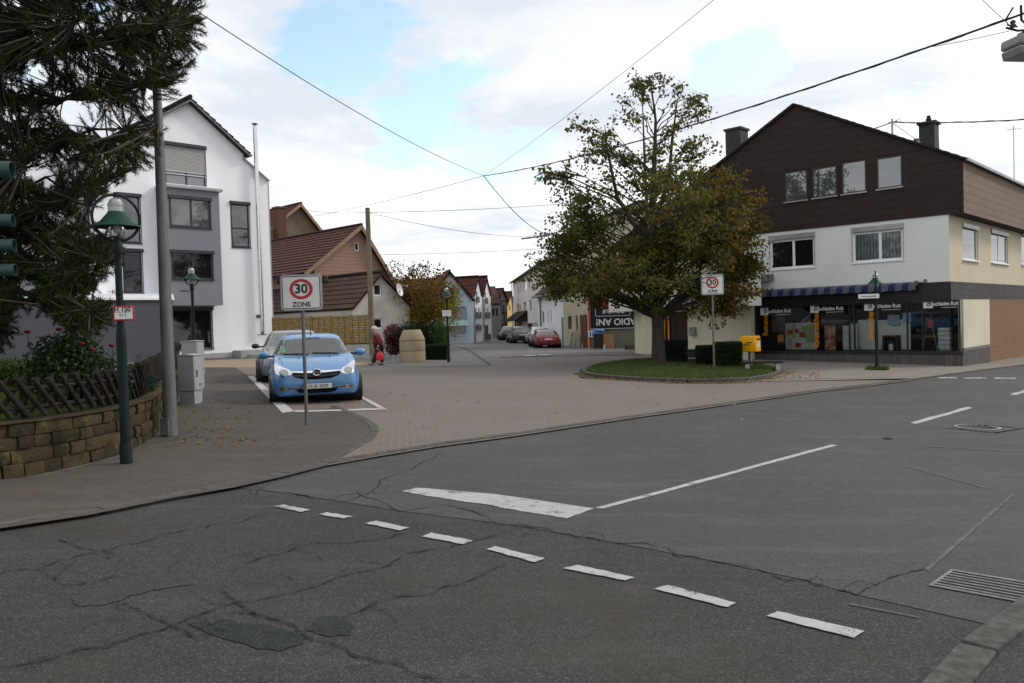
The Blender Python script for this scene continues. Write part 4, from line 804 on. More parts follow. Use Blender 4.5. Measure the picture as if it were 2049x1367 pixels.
# awning
aw0, z_aw = rl(1512, 579, -.35); aw1 = rl(1832, 560, -.35)[0]; zt_ = zw0 + .12
root = empty('awning', FR.w(aw0, 0, zw0 - .3), FR.rot, 'folded blue and white striped awning over the bookshop window', 'awning'); L = aw1 - aw0; nst = 26
nn = NT('awning_stripes'); sp = nn.N.new('ShaderNodeSeparateXYZ'); nn.L.new(nn.co(), sp.inputs[0]); m_awn = nn.out(nn.mix(nn.m('GREATER_THAN', nn.m('FRACT', nn.m('MULTIPLY', sp.outputs[0], nst / 2 / L)), .5), (.018, .027, .075), (.085, .097, .118)), .9)  # both stripe colours darkened to carry the shade of the tree
mb = MB(); N_ = 130; zt2 = .30
for i in range(N_):
    x0, x1 = L * i / N_, L * (i + 1) / N_; f = lambda x: .05 - .035 * abs(math.sin(math.pi * x * nst / L * .5 * 1.0)); y = -.38
    mb.poly([(x0, y, f(x0)), (x1, y, f(x1)), (x1, y + .01, zt2 - .06), (x0, y + .01, zt2 - .06)])
mb.build('valance', m_awn, root, angle=None, fix=False); MB().poly([(0, -.37, zt2 - .06), (L, -.37, zt2 - .06), (L, -.02, zt2 + .05), (0, -.02, zt2 + .05)]).build('canopy', m_awn, root, angle=None, fix=False)
mb = MB(); mb.tube([(0, -.1, zt2 - .02), (L, -.1, zt2 - .02)], .05, 8); mb.build('roller', m_zinc, root); mb = MB()
for x in (.02, L - .02): mb.box(x - .02, x + .02, -.38, .0, zt2 - .1, zt2 + .08)
mb.tube([(L, -.05, zt2), (L + .25, -.05, zt2 + .02)], .02, 6).box(L + .2, L + .3, -.1, -.02, zt2 - .02, zt2 + .12); mb.build('bracket', m_zinc, root)
# ------------------------------------------------------------------ flat roofed cream extension
E1 = at(1503, 645, 33.6); E0 = at(1268, 645, 42); FE = Frame(E0.x, E0.y, E1.x - E0.x, E1.y - E0.y); el = FE.loc
LE = (E1 - E0).length; LE = math.hypot(E1.x - E0.x, E1.y - E0.y)
EX = empty('shop_extension', FE.O, FE.rot, 'cream flat roofed shop extension with a projecting white canopy, behind the tree', 'building')
zc0 = el(1400, 617, -.5)[1]; zct = el(1450, 552, -.5)[1]; uw0, uw1 = el(1322, 660)[0], el(1376, 660)[0]
hw = (uw0, uw1, el(1350, 690)[1], zc0 - .12)
mb = facade(MB(), [(el(1270, 660)[0], -1), (LE, -1), (LE, zct), (el(1270, 660)[0], zct)], [hw, (el(1310, 660)[0], uw0 - .04, -.9, zc0 - .02)] if False else [hw], 0, .2); mb.poly([(0, 0, -1), (0, 5, -1), (0, 5, zct), (0, 0, zct)]).build('wall', m_cream2, EX, angle=None)
u_c0 = el(1262, 630, -.7)[0] - 2.2; MB().box(u_c0, el(1497, 600, -.7)[0], -.7, -.003, zc0, zct).build('canopy', stucco('canopy_white', (.62, .60, .55), 60, .2, .3), EX, bevel=.02)
MB().box(u_c0, LE, .003, 6, zct - .3, zct).build('flat_roof', m_zinc, EX)
o = window(EX, hw, .08, m_blackp, m_glass_d, .07, .06, (.45,)); MB().box(uw0 + .55, uw0 + .68, .045, .05, hw[2] + .1, hw[3] - .1).box(uw0 + .22, uw0 + .3, .045, .05, hw[2] + .1, hw[3] - .3).build('orange_strip', m_orange, o)
lb = el(1385, 663, -.1); o = empty('wall_letterbox', FE.w(lb[0], 0, lb[1]), FE.rot, 'grey letterbox on the cream wall beside the extension window', 'letterbox'); MB().box(-.2, .2, -.16, -.003, -.2, .2).build('body', m_galv, o, bevel=.01); MB().box(-.15, .15, -.166, -.161, .08, .12).build('slot', m_black, o)
a = el(1445, 522, 2.5); MB().box(a[0] - .8, a[0] + 1.2, 2.5, 6, zct, zct + 2.2).build('upper_wall', m_cream2, EX)
# passage: left pillar stays open; back wall with banner
q = at(1181, 690, 50.2); _a, _b = at(1129, 660, 57), at(1180, 660, 50.5); FP = Frame(q.x, q.y, -(_b.y - _a.y), _b.x - _a.x); pl = FP.loc
u0 = pl(1181, 650)[0]; u1 = pl(1310, 650)[0]; zt = pl(1225, 560)[1]
m_grw = stucco('greenish_wall', (.17, .18, .145), 40, .4, .6, .2)
PW = empty('yard_wall', FP.O, FP.rot, 'greenish grey rendered wall of the yard under the upside down banner', 'wall'); MB().box(u0, u1, .02, .12, -.8, zt).build('wall_body', m_grw, PW)
b0, b1, bz0, bz1 = FP.rect(1181, 590, 1266, 658, -.06); BN = empty('banner', FP.w((b0 + b1) / 2, -.05, bz0), FP.rot, 'black advertising banner hung upside down with white and red lettering', 'banner'); bw = b1 - b0; bh = bz1 - bz0
MB().box(-bw / 2, bw * .8, -.02, .02, 0, bh).build('cloth', pm('banner_black', (.014, .015, .022), .6), BN); RU = Matrix.Rotation(R(90), 4, 'X') @ Matrix.Rotation(R(180), 4, 'Z')
text('banner_lettering', 'RADIO AN!', bh * .27, (bw * .16, -.024, bh * .21), m_signw, BN, rot=RU, bold=.012, sx=1.02); text('banner_lettering', 'DIE NEUE', bh * .16, (bw * .04, -.024, bh * .52), m_signw, BN, rot=RU, bold=.006); text('banner_lettering', '27', bh * .5, (-.15, -.024, bh * .84), m_red, BN, rot=RU, bold=.02)
mb = MB(); mb.box(-bw / 2, bw * .8, -.026, -.021, .0, .035); x0, x1 = -bw * .38, bw * .46
for a, b in (((x0, .40), (x0 + .06, .38)), ((x0 + .06, .38), (x1 - .1, .38)), ((x1 - .1, .38), (x1, .62)), ((x0, .40), (x0, .62)), ((x1, .62), (x1, .64))): mb.bar((a[0], -.024, a[1] * bh), (b[0], -.024, b[1] * bh), .005, .03, up=(0, 0, 1))
mb.build('banner_border', m_signw, BN); MB().box(-bw / 2 - .12, -bw / 2 - .003, -.03, .03, -1.2, bh).build('red_edge', pm('orange_red', (.42, .06, .03), .6), BN)
# ------------------------------------------------------------------ right hand side of the far street
def side_house(name, xa, da, xb, db, yeave, label, wallm, wins, depth=9, roofm=None, zb=-2.0, eave_px=None, cat='house', over=.35, pitch=.75, wm=None, glass=None, shutter=False):
    """house whose street front runs from pixel xa (depth da) to xb (depth db)"""
    a = at(xa, 660, da); b = at(xb, 660, db); fr = Frame(a.x, a.y, b.x - a.x, b.y - a.y); L = math.hypot(b.x - a.x, b.y - a.y); z1 = fr.loc(*yeave)[1]
    root = empty(name, fr.O, fr.rot, label, cat); hs = [fr.rect(*w) for w in wins]
    mb = facade(MB(), [(0, zb), (L, zb), (L, z1), (0, z1)], hs, 0, .14); mb.poly([(L, 0, zb), (L, depth, zb), (L, depth, z1), (L, depth / 2, z1 + depth / 2 * pitch), (L, 0, z1)]).poly([(0, 0, zb), (0, 0, z1), (0, depth / 2, z1 + depth / 2 * pitch), (0, depth, z1), (0, depth, zb)]).poly([(0, depth, zb), (0, depth, z1), (L, depth, z1), (L, depth, zb)]); mb.build('wall', wallm, root, angle=None)
    for rc in hs: window(root, rc, .06, wm or m_wframe, glass or m_glass, .07, .06, (.5,) if rc[1] - rc[0] > .9 else (), sill=(m_concg, .06))
    rm = roofm or m_dkroof; o = over; e0 = z1 - o * pitch + .1; r1 = z1 + depth / 2 * pitch + .1
    rf = roof('roof', (-.2, -o, e0), (L + .2, -o, e0), (L + .2, depth / 2, r1), (-.2, depth / 2, r1), rm, root); roof('roof', (L + .2, depth + o, e0), (-.2, depth + o, e0), (-.2, depth / 2, r1), (L + .2, depth / 2, r1), rm, root)
    MB().tube([(-.2, -o - .05, e0 - .02), (L + .2, -o - .05, e0 - .02)], .07, 8).build('gutter', m_zinc, rf)
    return root, fr, L, z1, rf
m_pinkw = stucco('pinkish_render', (.62, .575, .55), 40, .3, .3, .1); m_ylw = stucco('old_yellow_render', (.47, .44, .32), 40, .4, .5, .15); m_whl = stucco('bluish_white_render', (.74, .76, .79), 40, .3, .2, .05)
PK, fr, L, z1, rf = side_house('apartment_house', 1029, 92, 1086, 64, (1029, 564), 'pinkish three storey house with dark porch roof on the right of the far street', m_pinkw, [(1036, 572, 1039, 588), (1041, 570, 1044, 586), (1047, 562, 1054, 582), (1057, 556, 1062, 577), (1035, 608, 1038, 628), (1040, 608, 1043, 627), (1047, 604, 1053, 626), (1059, 600, 1064, 623)], 10, m_dkroof, pitch=.35)
a = fr.loc(1042, 640, -.8); p0 = fr.loc(1030, 642, -.1)[0]; p1 = fr.loc(1054, 642, -.1)[0]; zp = fr.loc(1042, 642, -.9)[1]
po = MB().prism([(p0, -1.3, zp), (p0, 0, zp + 1.0), (p0, 0, zp)], (p1 - p0, 0, 0)).build('porch_roof', m_tile_b, PK, angle=None); MB().tube([(p0 + .05, -1.2, -1), (p0 + .05, -1.2, zp)], .06, 6).tube([(p1 - .05, -1.2, -1), (p1 - .05, -1.2, zp)], .06, 6).build('porch_posts', m_wood, po)
MB().tube([(-.05, -.12, z1 - .1), (-.05, -.12, -2)], .06, 6).build('downpipe', m_zinc, PK); d0 = fr.loc(1056, 660)[0]; d1 = fr.loc(1066, 660)[0]; MB().box(d0, d1, -.02, .0, -1.5, fr.loc(1060, 647)[1]).build('garage_door', m_wood, PK); d2 = fr.loc(1079, 660)[0]; MB().box(d1 + .1, d2, -.03, .0, -1.5, fr.loc(1070, 646)[1]).build('pink_base', pm('pink_render', (.42, .30, .30), .9), PK)
WL, fr, L, z1, rf = side_house('low_white_house', 1077, 64, 1128, 57, (1077, 590), 'low bluish white house with dark tiled roof behind the red car', m_whl, [(1084, 623, 1089, 647), (1095, 621, 1098, 646), (1101, 620, 1104, 645)], 7, tiles('grey_brown_tiles', (.075, .055, .052), (.09, .068, .064)), pitch=.8)
MB().tube([(1.2, -.1, z1), (1.2, -.1, -2)], .06, 6).build('downpipe', m_zinc, WL)
YH, fr, L, z1, rf = side_house('old_yellow_house', 1129, 57, 1180, 50.5, (1129, 472), 'weathered yellowish house with shuttered windows beside the tree', m_ylw, [(1131, 572, 1135, 604), (1139, 570, 1142, 600), (1148, 568, 1152, 598), (1136, 633, 1144, 658), (1152, 631, 1156, 660)], 7, m_tile_r, pitch=.42, wm=m_wood, glass=m_glass_d)
d0 = fr.loc(1161, 660, -.05)[0]; d1 = fr.loc(1174, 660, -.05)[0]; MB().box(d0, d1, -.06, -.003, -1.5, fr.loc(1167, 630)[1]).build('wooden_door', pm('red_brown_door', (.10, .05, .035), .8, var=.4, vs=5), YH); d2 = fr.loc(1124, 660, -.05)[0]; MB().box(d2, d2 + .5, -.06, -.003, -1.5, fr.loc(1125, 635)[1]).build('blue_door', pm('blue_door', (.12, .19, .21), .7), YH)
# ------------------------------------------------------------------ left hand side of the far street
def frontal(name, x0, x1, d, label, u=(1, 0)): a = at(x0, 680, d); fr = Frame(a.x, a.y, *u); return fr
m_lblue = stucco('light_blue_render', (.50, .59, .67), 50, .2, .15, .05); m_tile_o = tiles('orange_tiles', (.22, .085, .05), (.25, .10, .06)); m_pale = stucco('pale_white', (.72, .72, .75), 50, .2, .1, .04)
fr = frontal('light_blue_house', 865, 948, 61, '', (1, .25))
LB, hs, P, rf = gable('light_blue_house', fr, (899, 545), (840, 612), (948, 603), 2.6, m_lblue, m_tile_o, 'light blue gabled house with recessed balconies at the far end on the left', [(899, 585, 919, 600), (905, 614, 932, 640), (873, 622, 889, 640), (905, 653, 932, 672)], .2, .2, m_wood, .4)
for i, rc in enumerate(hs):
    o = window(LB, rc, .3 if i in (1,) else .06, m_wframe, m_glass, .08, .06, (.5,)); 
    if i < 2: MB().box(rc[0], rc[1], -.5, -.45, rc[2] - .1, rc[2] + .9).build('balcony_rail', pm('blue_grey_rail_%d' % i, (.22, .28, .32), .6), LB)
aw = fr.rect(885, 643, 935, 652, -.3); MB().prism([(aw[0], -1.2, aw[2]), (aw[0], -.003, aw[3] + .4), (aw[0], -.003, aw[2])], (aw[1] - aw[0], 0, 0)).build('awning', pm('green_awning', (.18, .27, .26), .7), LB); c = fr.loc(884, 550, 2); MB().box(c[0] - .3, c[0] + .3, 2, 2.6, c[1] - 2, c[1]).build('chimney', m_zinc, rf)
fr = frontal('white_gable_house', 948, 967, 66, '', (.55, 1))
q = at(948, 680, 66); fr = Frame(q.x, q.y, .50, 1)
for i, (pk, le, re, wn, lab, sh) in enumerate((((955.5, 556), (947, 596), (964.5, 594), [(952, 583, 956, 606), (950, 616, 954, 637), (957, 616, 960, 637), (951, 647, 954, 662), (957, 647, 960, 662)], 'narrow white gabled house with red roof, the nearer of two alike', 0), ((973, 556), (965.5, 596), (982, 594), [(970, 585, 973, 608), (969, 616, 972, 637), (975, 616, 978, 637), (970, 650, 979, 680)], 'narrow white gabled house with red roof, the farther of two alike', 0))):
    H_, hs, P, rf = gable('white_gable_house', fr, pk, le, re, 7, m_pale, m_tile_r, lab, wn, .1, .05, None, .4, -2)
    for rc in hs:
        o = window(H_, rc, .05, m_wframe, m_glass, .06, .05); MB().box(rc[0] - .05, rc[1] + .05, -.15, -.12, rc[2], rc[2] + .5).build('railing', m_zinc, o)
    lp = fr.loc(le[0], le[1]); MB().tube([(lp[0], -.08, lp[1]), (lp[0], -.08, -2)], .06, 6).build('downpipe', m_alu, H_)
q = at(990, 680, 84); fr = Frame(q.x, q.y, .55, 1); m_half = NT('half_timber'); _b = m_half.brick(m_half.boxco(), 1.1, 1.3, .09, (.36, .36, .33), (.33, .33, .30), (.12, .11, .10), .5); m_half = m_half.out(_b.outputs['Color'], .9)
HT, hs, P, rf = gable('half_timbered_house', fr, (1005, 580), (994, 608), (1015, 606), 8, m_half, m_tile_b, 'grey half timbered gabled house at the end of the street', [(999, 610, 1003, 630), (1007, 610, 1010, 630), (1000, 645, 1003, 662)], .2, .1, None, .4, -2)
for rc in hs: window(HT, rc, .05, m_wood, m_glass_d, .06, .05)
q = at(972, 680, 82); fr = Frame(q.x, q.y, 1, .2); a = fr.loc(976, 608); b = fr.loc(1002, 608); t = fr.loc(990, 570); o = empty('dark_roofed_house', fr.O, fr.rot, 'grey house with broad brown roof between the white gables and timbered house', 'house')
MB().box(a[0], b[0], 0, 6, -2, a[1]).build('wall', stucco('grey_wall_far', (.20, .20, .20)), o); rf = roof('roof', (a[0], -.2, a[1]), (b[0], -.2, b[1]), (b[0], 3, t[1]), (a[0], 3, t[1]), m_tile_b, o, .4); 
for k in (0, 1): rc = fr.rect(985 + k * 7, 617, 989 + k * 7, 632, 0); window(o, (rc[0], rc[1], rc[2], rc[3]), -.05, m_wood, m_glass_d, .06, .048)
m_yel = stucco('yellow_render', (.58, .40, .16), 50, .2, .1, .05)
q = at(1014, 680, 96); fr = Frame(q.x, q.y, .55, 1)
YE, hs, P, rf = gable('yellow_house', fr, (1020.5, 586), (1013, 612), (1031, 618), 8, m_yel, m_tile_b, 'narrow yellow gabled house closing the view down the street', [(1018, 610, 1021, 622), (1017, 634, 1019, 648), (1022, 634, 1024, 648)], .2, .1, None, .4, -2)
for rc in hs: window(YE, rc, .05, m_wframe, m_glass_d, .06, .05)
q = at(1040, 680, 118); fr = Frame(q.x, q.y, 1, .1); o = empty('far_street_house', fr.O, fr.rot, 'orange roofed house just visible behind the yellow gable', 'house'); a = fr.loc(1010, 612); b = fr.loc(1060, 612); t = fr.loc(1030, 592)[1]; MB().box(a[0], b[0], 0, 8, -3, a[1]).build('wall', m_yel, o); roof('roof', (a[0], -.3, a[1]), (b[0], -.3, a[1]), (b[0], 4, t), (a[0], 4, t), m_tile_o, o, .4)
# roof behind the autumn tree
q = at(770, 680, 62); fr = Frame(q.x, q.y, 1, .1); o = empty('brown_house', fr.O, fr.rot, 'house with red brown roof mostly hidden behind the autumn tree', 'house'); a = fr.loc(775, 600); b = fr.loc(893, 600); t = fr.loc(830, 556)[1]; MB().box(a[0], b[0], 0, 8, -1, a[1]).build('wall', m_oldw, o); roof('roof', (a[0] - .3, -.3, a[1]), (b[0] + .3, -.3, a[1]), (b[0] + .3, 4, t), (a[0] - .3, 4, t), m_tile_r, o, .4)
# neighbour roof beyond the corner building
q = at(2010, 640, 46); fr = Frame(q.x, q.y, *DA); o = empty('neighbour_house', fr.O, fr.rot, 'dark roofed neighbouring house at the right edge of the picture', 'house'); a = fr.loc(2002, 375); b = fr.loc(2200, 420); t = fr.loc(2030, 340)[1]; MB().box(a[0], a[0] + 9, 0, 8, -1.5, a[1]).build('wall', m_cream2, o); roof('roof', (a[0] - .3, -.4, a[1]), (a[0] + 9, -.4, a[1]), (a[0] + 9, 4, t + .8), (a[0] - .3, 4, t + .8), m_rroof, o)
an = at(2028, 262, 50); o = empty('tv_antenna', an, 0, 'thin television antenna on the neighbouring roof at the right edge', 'antenna'); mb = MB(); mb.tube([(0, 0, -4), (0, 0, .3)], .025, 6); mb.build('mast', m_galv, o); mb = MB(); mb.tube([(-.4, 0, .1), (.5, 0, .12)], .012, 5)
for i in range(5): mb.tube([(-.35 + i * .2, -.2, .1 + i * .005), (-.35 + i * .2, .2, .1 + i * .005)], .01, 5)
mb.build('boom', m_galv, o)
# ------------------------------------------------------------------ cars
def catmull(P, n):
    """P (k,...) control rows -> dense rows along axis 0"""
    P = np.asarray(P, float); k = len(P); E = np.concatenate([[2 * P[0] - P[1]], P, [2 * P[-1] - P[-2]]]); out = []
    for i in range(k - 1):
        p0, p1, p2, p3 = E[i:i + 4]
        for j in range(n):
            t = j / n; out.append(.5 * (2 * p1 + (p2 - p0) * t + (2 * p0 - 5 * p1 + 4 * p2 - p3) * t * t + (3 * p1 - p0 - 3 * p2 + p3) * t ** 3))
    out.append(P[-1]); return np.array(out)
def car_body(st, wheels, arch):
    """st rows: s, zb, zt(belt/hood edge), w, wt, zr(centre top), wr ; s grows rearwards. wheels: s positions"""
    st = np.array(st, float); rows = []
    for s, zb, zt, w, wt, zr, wr in st:
        h = zt - zb; m6 = (wt * .55 + wr * .45, zt + (zr - zt) * .45)
        rows.append([(0, zb), (w * .80, zb), (w * .95, zb + .05), (w, zb + .36 * h), (w * .992, zb + .70 * h), (wt, zt), m6, (wr, zt + (zr - zt) * .86), (wr * .72, zt + (zr - zt) * .975), (0, zr)])
    rows = np.array(rows); S = catmull(st[:, 0][:, None], 7)[:, 0]; D = catmull(rows, 7)                       # along length
    D = catmull(D.transpose(1, 0, 2), 5).transpose(1, 0, 2)            # around section
    D[:, 0, 0] = 0; D[:, -1, 0] = 0; D[:, :, 0] = np.maximum(D[:, :, 0], 0)
    n, k, _ = D.shape; V = []; idx = {}
    for i in range(n):
        for j in range(k): V.append((-S[i], -D[i, j, 0], D[i, j, 1]))
        for j in range(k): V.append((-S[i], D[i, j, 0], D[i, j, 1]))
    F = []; R2 = arch ** 2
    for i in range(n - 1):
        for side in (0, 1):
            for j in range(k - 1):
                a = i * 2 * k + side * k + j; b = a + 1; c = b + 2 * k; d = a + 2 * k
                cs = (S[i] + S[i + 1]) / 2; cz = (D[i, j, 1] + D[i, j + 1, 1] + D[i + 1, j, 1] + D[i + 1, j + 1, 1]) / 4; cy = D[i, j, 0]
                if any((cs - ws) ** 2 + (cz - wz) ** 2 < R2 for ws, wz in wheels) and cy > .45: continue
                F.append((a, b, c, d) if side == 0 else (d, c, b, a))
    # end caps
    for i in (0, n - 1):
        l = [i * 2 * k + j for j in range(k)]; r = [i * 2 * k + k + j for j in range(k)]; q = l + r[::-1]
        F.append(tuple(q if i else q[::-1]))
    return V, F
def decal(bvh, poly, axis, name, mat, parent, off=.006, n=14, holes=None, start=5.0):
    """polygon drawn in the plane across `axis`, laid on the body surface"""
    ax = {'x': (1, 2), '-x': (1, 2), 'y': (0, 2), '-y': (0, 2), 'z': (0, 1)}[axis]; i = {'x': 0, '-x': 0, 'y': 1, '-y': 1, 'z': 2}[axis]; sg = -1 if axis[0] == '-' else 1
    bm = bmesh.new(); vs = []
    for p in poly: c = [0, 0, 0]; c[ax[0]] = p[0]; c[ax[1]] = p[1]; vs.append(bm.verts.new(c))
    bm.faces.new(vs); P = np.array(poly); lo, hi = P.min(0), P.max(0)
    for q in (0, 1):
        m = max(2, int(n * (hi[q] - lo[q]) / max(hi - lo)))
        for t in range(1, m):
            co = [0, 0, 0]; co[ax[q]] = lo[q] + (hi[q] - lo[q]) * t / m; no = [0, 0, 0]; no[ax[q]] = 1
            bmesh.ops.bisect_plane(bm, geom=bm.verts[:] + bm.edges[:] + bm.faces[:], plane_co=co, plane_no=no, dist=1e-5)
    bmesh.ops.triangulate(bm, faces=[f for f in bm.faces if len(f.verts) > 4])
    d = Vector((0, 0, 0)); d[i] = -sg; miss = []
    for v in bm.verts:
        o = v.co.copy(); o[i] = start * sg; h = bvh.ray_cast(o, d)
        if h[0] is None: miss.append(v)
        else: v.co = h[0] - d * off
    if miss: bmesh.ops.delete(bm, geom=miss, context='VERTS')
    bmesh.ops.recalc_face_normals(bm, faces=bm.faces)
    for f in bm.faces[:1]:
        pass
    me = bpy.data.meshes.new(name); 
    nn = sum((f.normal for f in bm.faces), Vector())
    if nn.dot(d) > 0: bmesh.ops.reverse_faces(bm, faces=bm.faces)
    bm.to_mesh(me); bm.free()
    return finish(name, me, mat, parent, None, 50)
def mirror(poly): return [(-a, b) for a, b in reversed(poly)]
def wheel(parent, s, y, r, wd, steer=0, rimm=None):
    o = MB(); T = Matrix.Rotation(R(90), 3, 'X'); prof = [(r * .62, -wd / 2), (r * .9, -wd / 2), (r * .985, -wd * .36), (r, -wd * .2), (r, wd * .2), (r * .985, wd * .36), (r * .9, wd / 2), (r * .62, wd / 2)]
    o.lathe(prof, seg=28, T=T); w = o.build('wheel', m_rubber, parent); w.location = (-s, y, r); w.rotation_euler = (0, 0, steer)
    sg = -1 if y < 0 else 1; rm = MB(); z = sg * -1 * wd * .5
    rm.lathe([(.001, z * .55), (r * .14, z * .62), (r * .2, z * .5), (r * .2, z * .3)], seg=16, T=T); rm.lathe([(r * .55, z * .95), (r * .64, z), (r * .62, 0)], seg=28, T=T)
    for k in range(7):
        a = 2 * math.pi * k / 7; p = Vector((r * .14 * math.cos(a), -z * .55, r * .14 * math.sin(a))); q = Vector((r * .6 * math.cos(a), -z * .8, r * .6 * math.sin(a))); rm.bar(p, q, .045, .02, up=(0, 1, 0))
    rm.build('rim', rimm or m_alu, w); bk = MB(); bk.lathe([(.001, z * .25), (r * .62, z * .25)], seg=20, T=T); bk.build('brake_disc', m_blackp, w)
def in2(x, y, P):
    ins = False; j = len(P) - 1
    for i in range(len(P)):
        if (P[i][1] > y) != (P[j][1] > y) and x < (P[j][0] - P[i][0]) * (y - P[i][1]) / (P[j][1] - P[i][1]) + P[i][0]: ins = not ins
        j = i
    return ins
def car(name, front, yaw, st, label, paint, wr=.30, wd=.19, wpos=(.72, 3.1), track=.72, zs=1.0, group=None, cat='car', ys=1.0, steer=0, cut=()):
    root = empty(name, front, yaw, label, cat, group); root.scale = (1, ys, zs); arch = wr + .055
    V, F = car_body(st, [(w, wr) for w in wpos], arch); me = bpy.data.meshes.new('body'); me.from_pydata(V, [], F); me.update()
    bm = bmesh.new(); bm.from_mesh(me); bmesh.ops.remove_doubles(bm, verts=bm.verts, dist=1e-4); bmesh.ops.recalc_face_normals(bm, faces=bm.faces); bvh = BVHTree.FromBMesh(bm)
    b2 = bmesh.new(); W0, F0 = car_body(st, [], .1); m0 = bpy.data.meshes.new('t'); m0.from_pydata(W0, [], F0); b2.from_mesh(m0); bvh = BVHTree.FromBMesh(b2); b2.free(); bpy.data.meshes.remove(m0)
    if cut:
        kill = []
        for f in bm.faces:
            c = f.calc_center_median(); n_ = f.normal
            for ax, P in cut:
                if (ax == 'x' and n_.x > .2 and in2(c.y, c.z, P)) or (ax == '-x' and n_.x < -.2 and in2(c.y, c.z, P)) or (ax == 'y' and abs(n_.y) > .4 and in2(c.x, c.z, P)): kill.append(f); break
        bmesh.ops.delete(bm, geom=kill, context='FACES')
    bm.to_mesh(me); bm.free(); body = finish('body', me, paint, root, None, 40)
    # arches
    for w in wpos:
        for sg in (-1, 1):
            mb = MB(); pts = []
            for a in range(-12, 193, 12):
                x = -w + arch * math.cos(R(a)); z = wr + arch * math.sin(R(a)); h = bvh.ray_cast(Vector((x, sg * 3, max(z, .24))), Vector((0, -sg, 0))); pts.append((x, (h[0].y if h[0] else sg * .8) - sg * .012, max(z, .20)))
            mb.tube(pts, .028, 6); mb.build('wheel_arch', paint, root); il = MB(); il.lathe([(arch - .004, -.28), (arch - .004, .27)], seg=24, T=Matrix.Rotation(R(90), 3, 'X'), c=(-w, sg * (track - .06), wr)); il.box(-w - arch, -w + arch, sg * (track - .35) - .01, sg * (track - .35) + .01, .12, wr + arch - .02); il.build('wheel_well', m_black, root, fix=False)
            wheel(root, w, sg * track, wr, wd, steer if w == wpos[0] else 0)
    return root, bvh, body
# --- small blue hatchback
ST_B = [(0.00, .29, .54, .50, .45, .60, .33), (0.03, .215, .63, .66, .60, .685, .47), (0.12, .18, .735, .755, .69, .765, .56), (0.30, .18, .84, .79, .74, .87, .60), (0.55, .17, .935, .82, .77, .965, .62), (0.85, .17, 1.00, .835, .775, 1.035, .60), (1.02, .17, 1.03, .84, .775, 1.075, .60), (1.30, .17, 1.04, .84, .775, 1.26, .575), (1.62, .17, 1.05, .84, .775, 1.455, .565), (1.85, .17, 1.06, .84, .775, 1.545, .57), (2.2, .17, 1.07, .84, .775, 1.585, .575), (2.7, .17, 1.09, .84, .77, 1.59, .575), (3.2, .18, 1.11, .835, .765, 1.55, .56), (3.45, .19, 1.12, .82, .75, 1.48, .53), (3.62, .20, 1.08, .79, .72, 1.28, .52), (3.72, .24, .95, .74, .68, 1.02, .50), (3.76, .34, .80, .66, .6, .84, .45)]
WS_B = [(-.665, 1.09), (-.36, 1.075), (0, 1.072), (.36, 1.075), (.665, 1.09), (.54, 1.455), (.25, 1.48), (0, 1.485), (-.25, 1.48), (-.54, 1.455)]
SWB = ([(-1.05, 1.085), (-1.42, 1.11), (-2.25, 1.135), (-2.25, 1.47), (-1.72, 1.45)], [(-2.33, 1.135), (-3.1, 1.16), (-3.3, 1.36), (-3.1, 1.46), (-2.33, 1.47)]); RWB = [(-.6, 1.15), (.6, 1.15), (.52, 1.44), (-.52, 1.44)]
shr = lambda P, k=.93: [(sum(p[0] for p in P) / len(P) * (1 - k) + a * k, sum(p[1] for p in P) / len(P) * (1 - k) + b * k) for a, b in P]
CUT = [('x', shr(WS_B)), ('y', shr(SWB[0])), ('y', shr(SWB[1])), ('-x', shr(RWB))]
m_cgl = clear_glass('car_window', (.62, .70, .66), 2.1); m_cabin = pm('cabin_grey', (.045, .045, .046), .9, var=.3)
m_blue = carpaint('blue_car_paint', (.056, .185, .40), rough=.3)
fp = G(630, 815, .03)
fp = at(632, 700, 15.9); fp.z = zg(fp.x) + .035
head = Vector((1.05, -3.5, 0)).normalized(); yaw = math.atan2(head.y, head.x)
BC, bvh, body = car('parked_car', fp, yaw, ST_B, 'light blue small hatchback parked facing the camera, front wheels turned', m_blue, .295, .185, (.68, 3.06), .665, .87, 'cars parked on the paved corner', ys=1.05, steer=R(-18), cut=CUT)
D = lambda poly, ax, nm, mt, off=.006, n=14, par=None: decal(bvh, poly, ax, nm, mt, par or BC, off, n)
ws = [(-.665, 1.09), (-.36, 1.075), (0, 1.072), (.36, 1.075), (.665, 1.09), (.54, 1.455), (.25, 1.48), (0, 1.485), (-.25, 1.48), (-.54, 1.455)]
D([(y * 1.05, z + (.0 if z > 1.3 else -.02) + (.012 if z > 1.3 else 0)) for y, z in ws], 'x', 'windscreen_seal', m_black, .004, 20) if False else None; wsc = D(ws, 'x', 'windscreen', m_cgl, .009, 22)
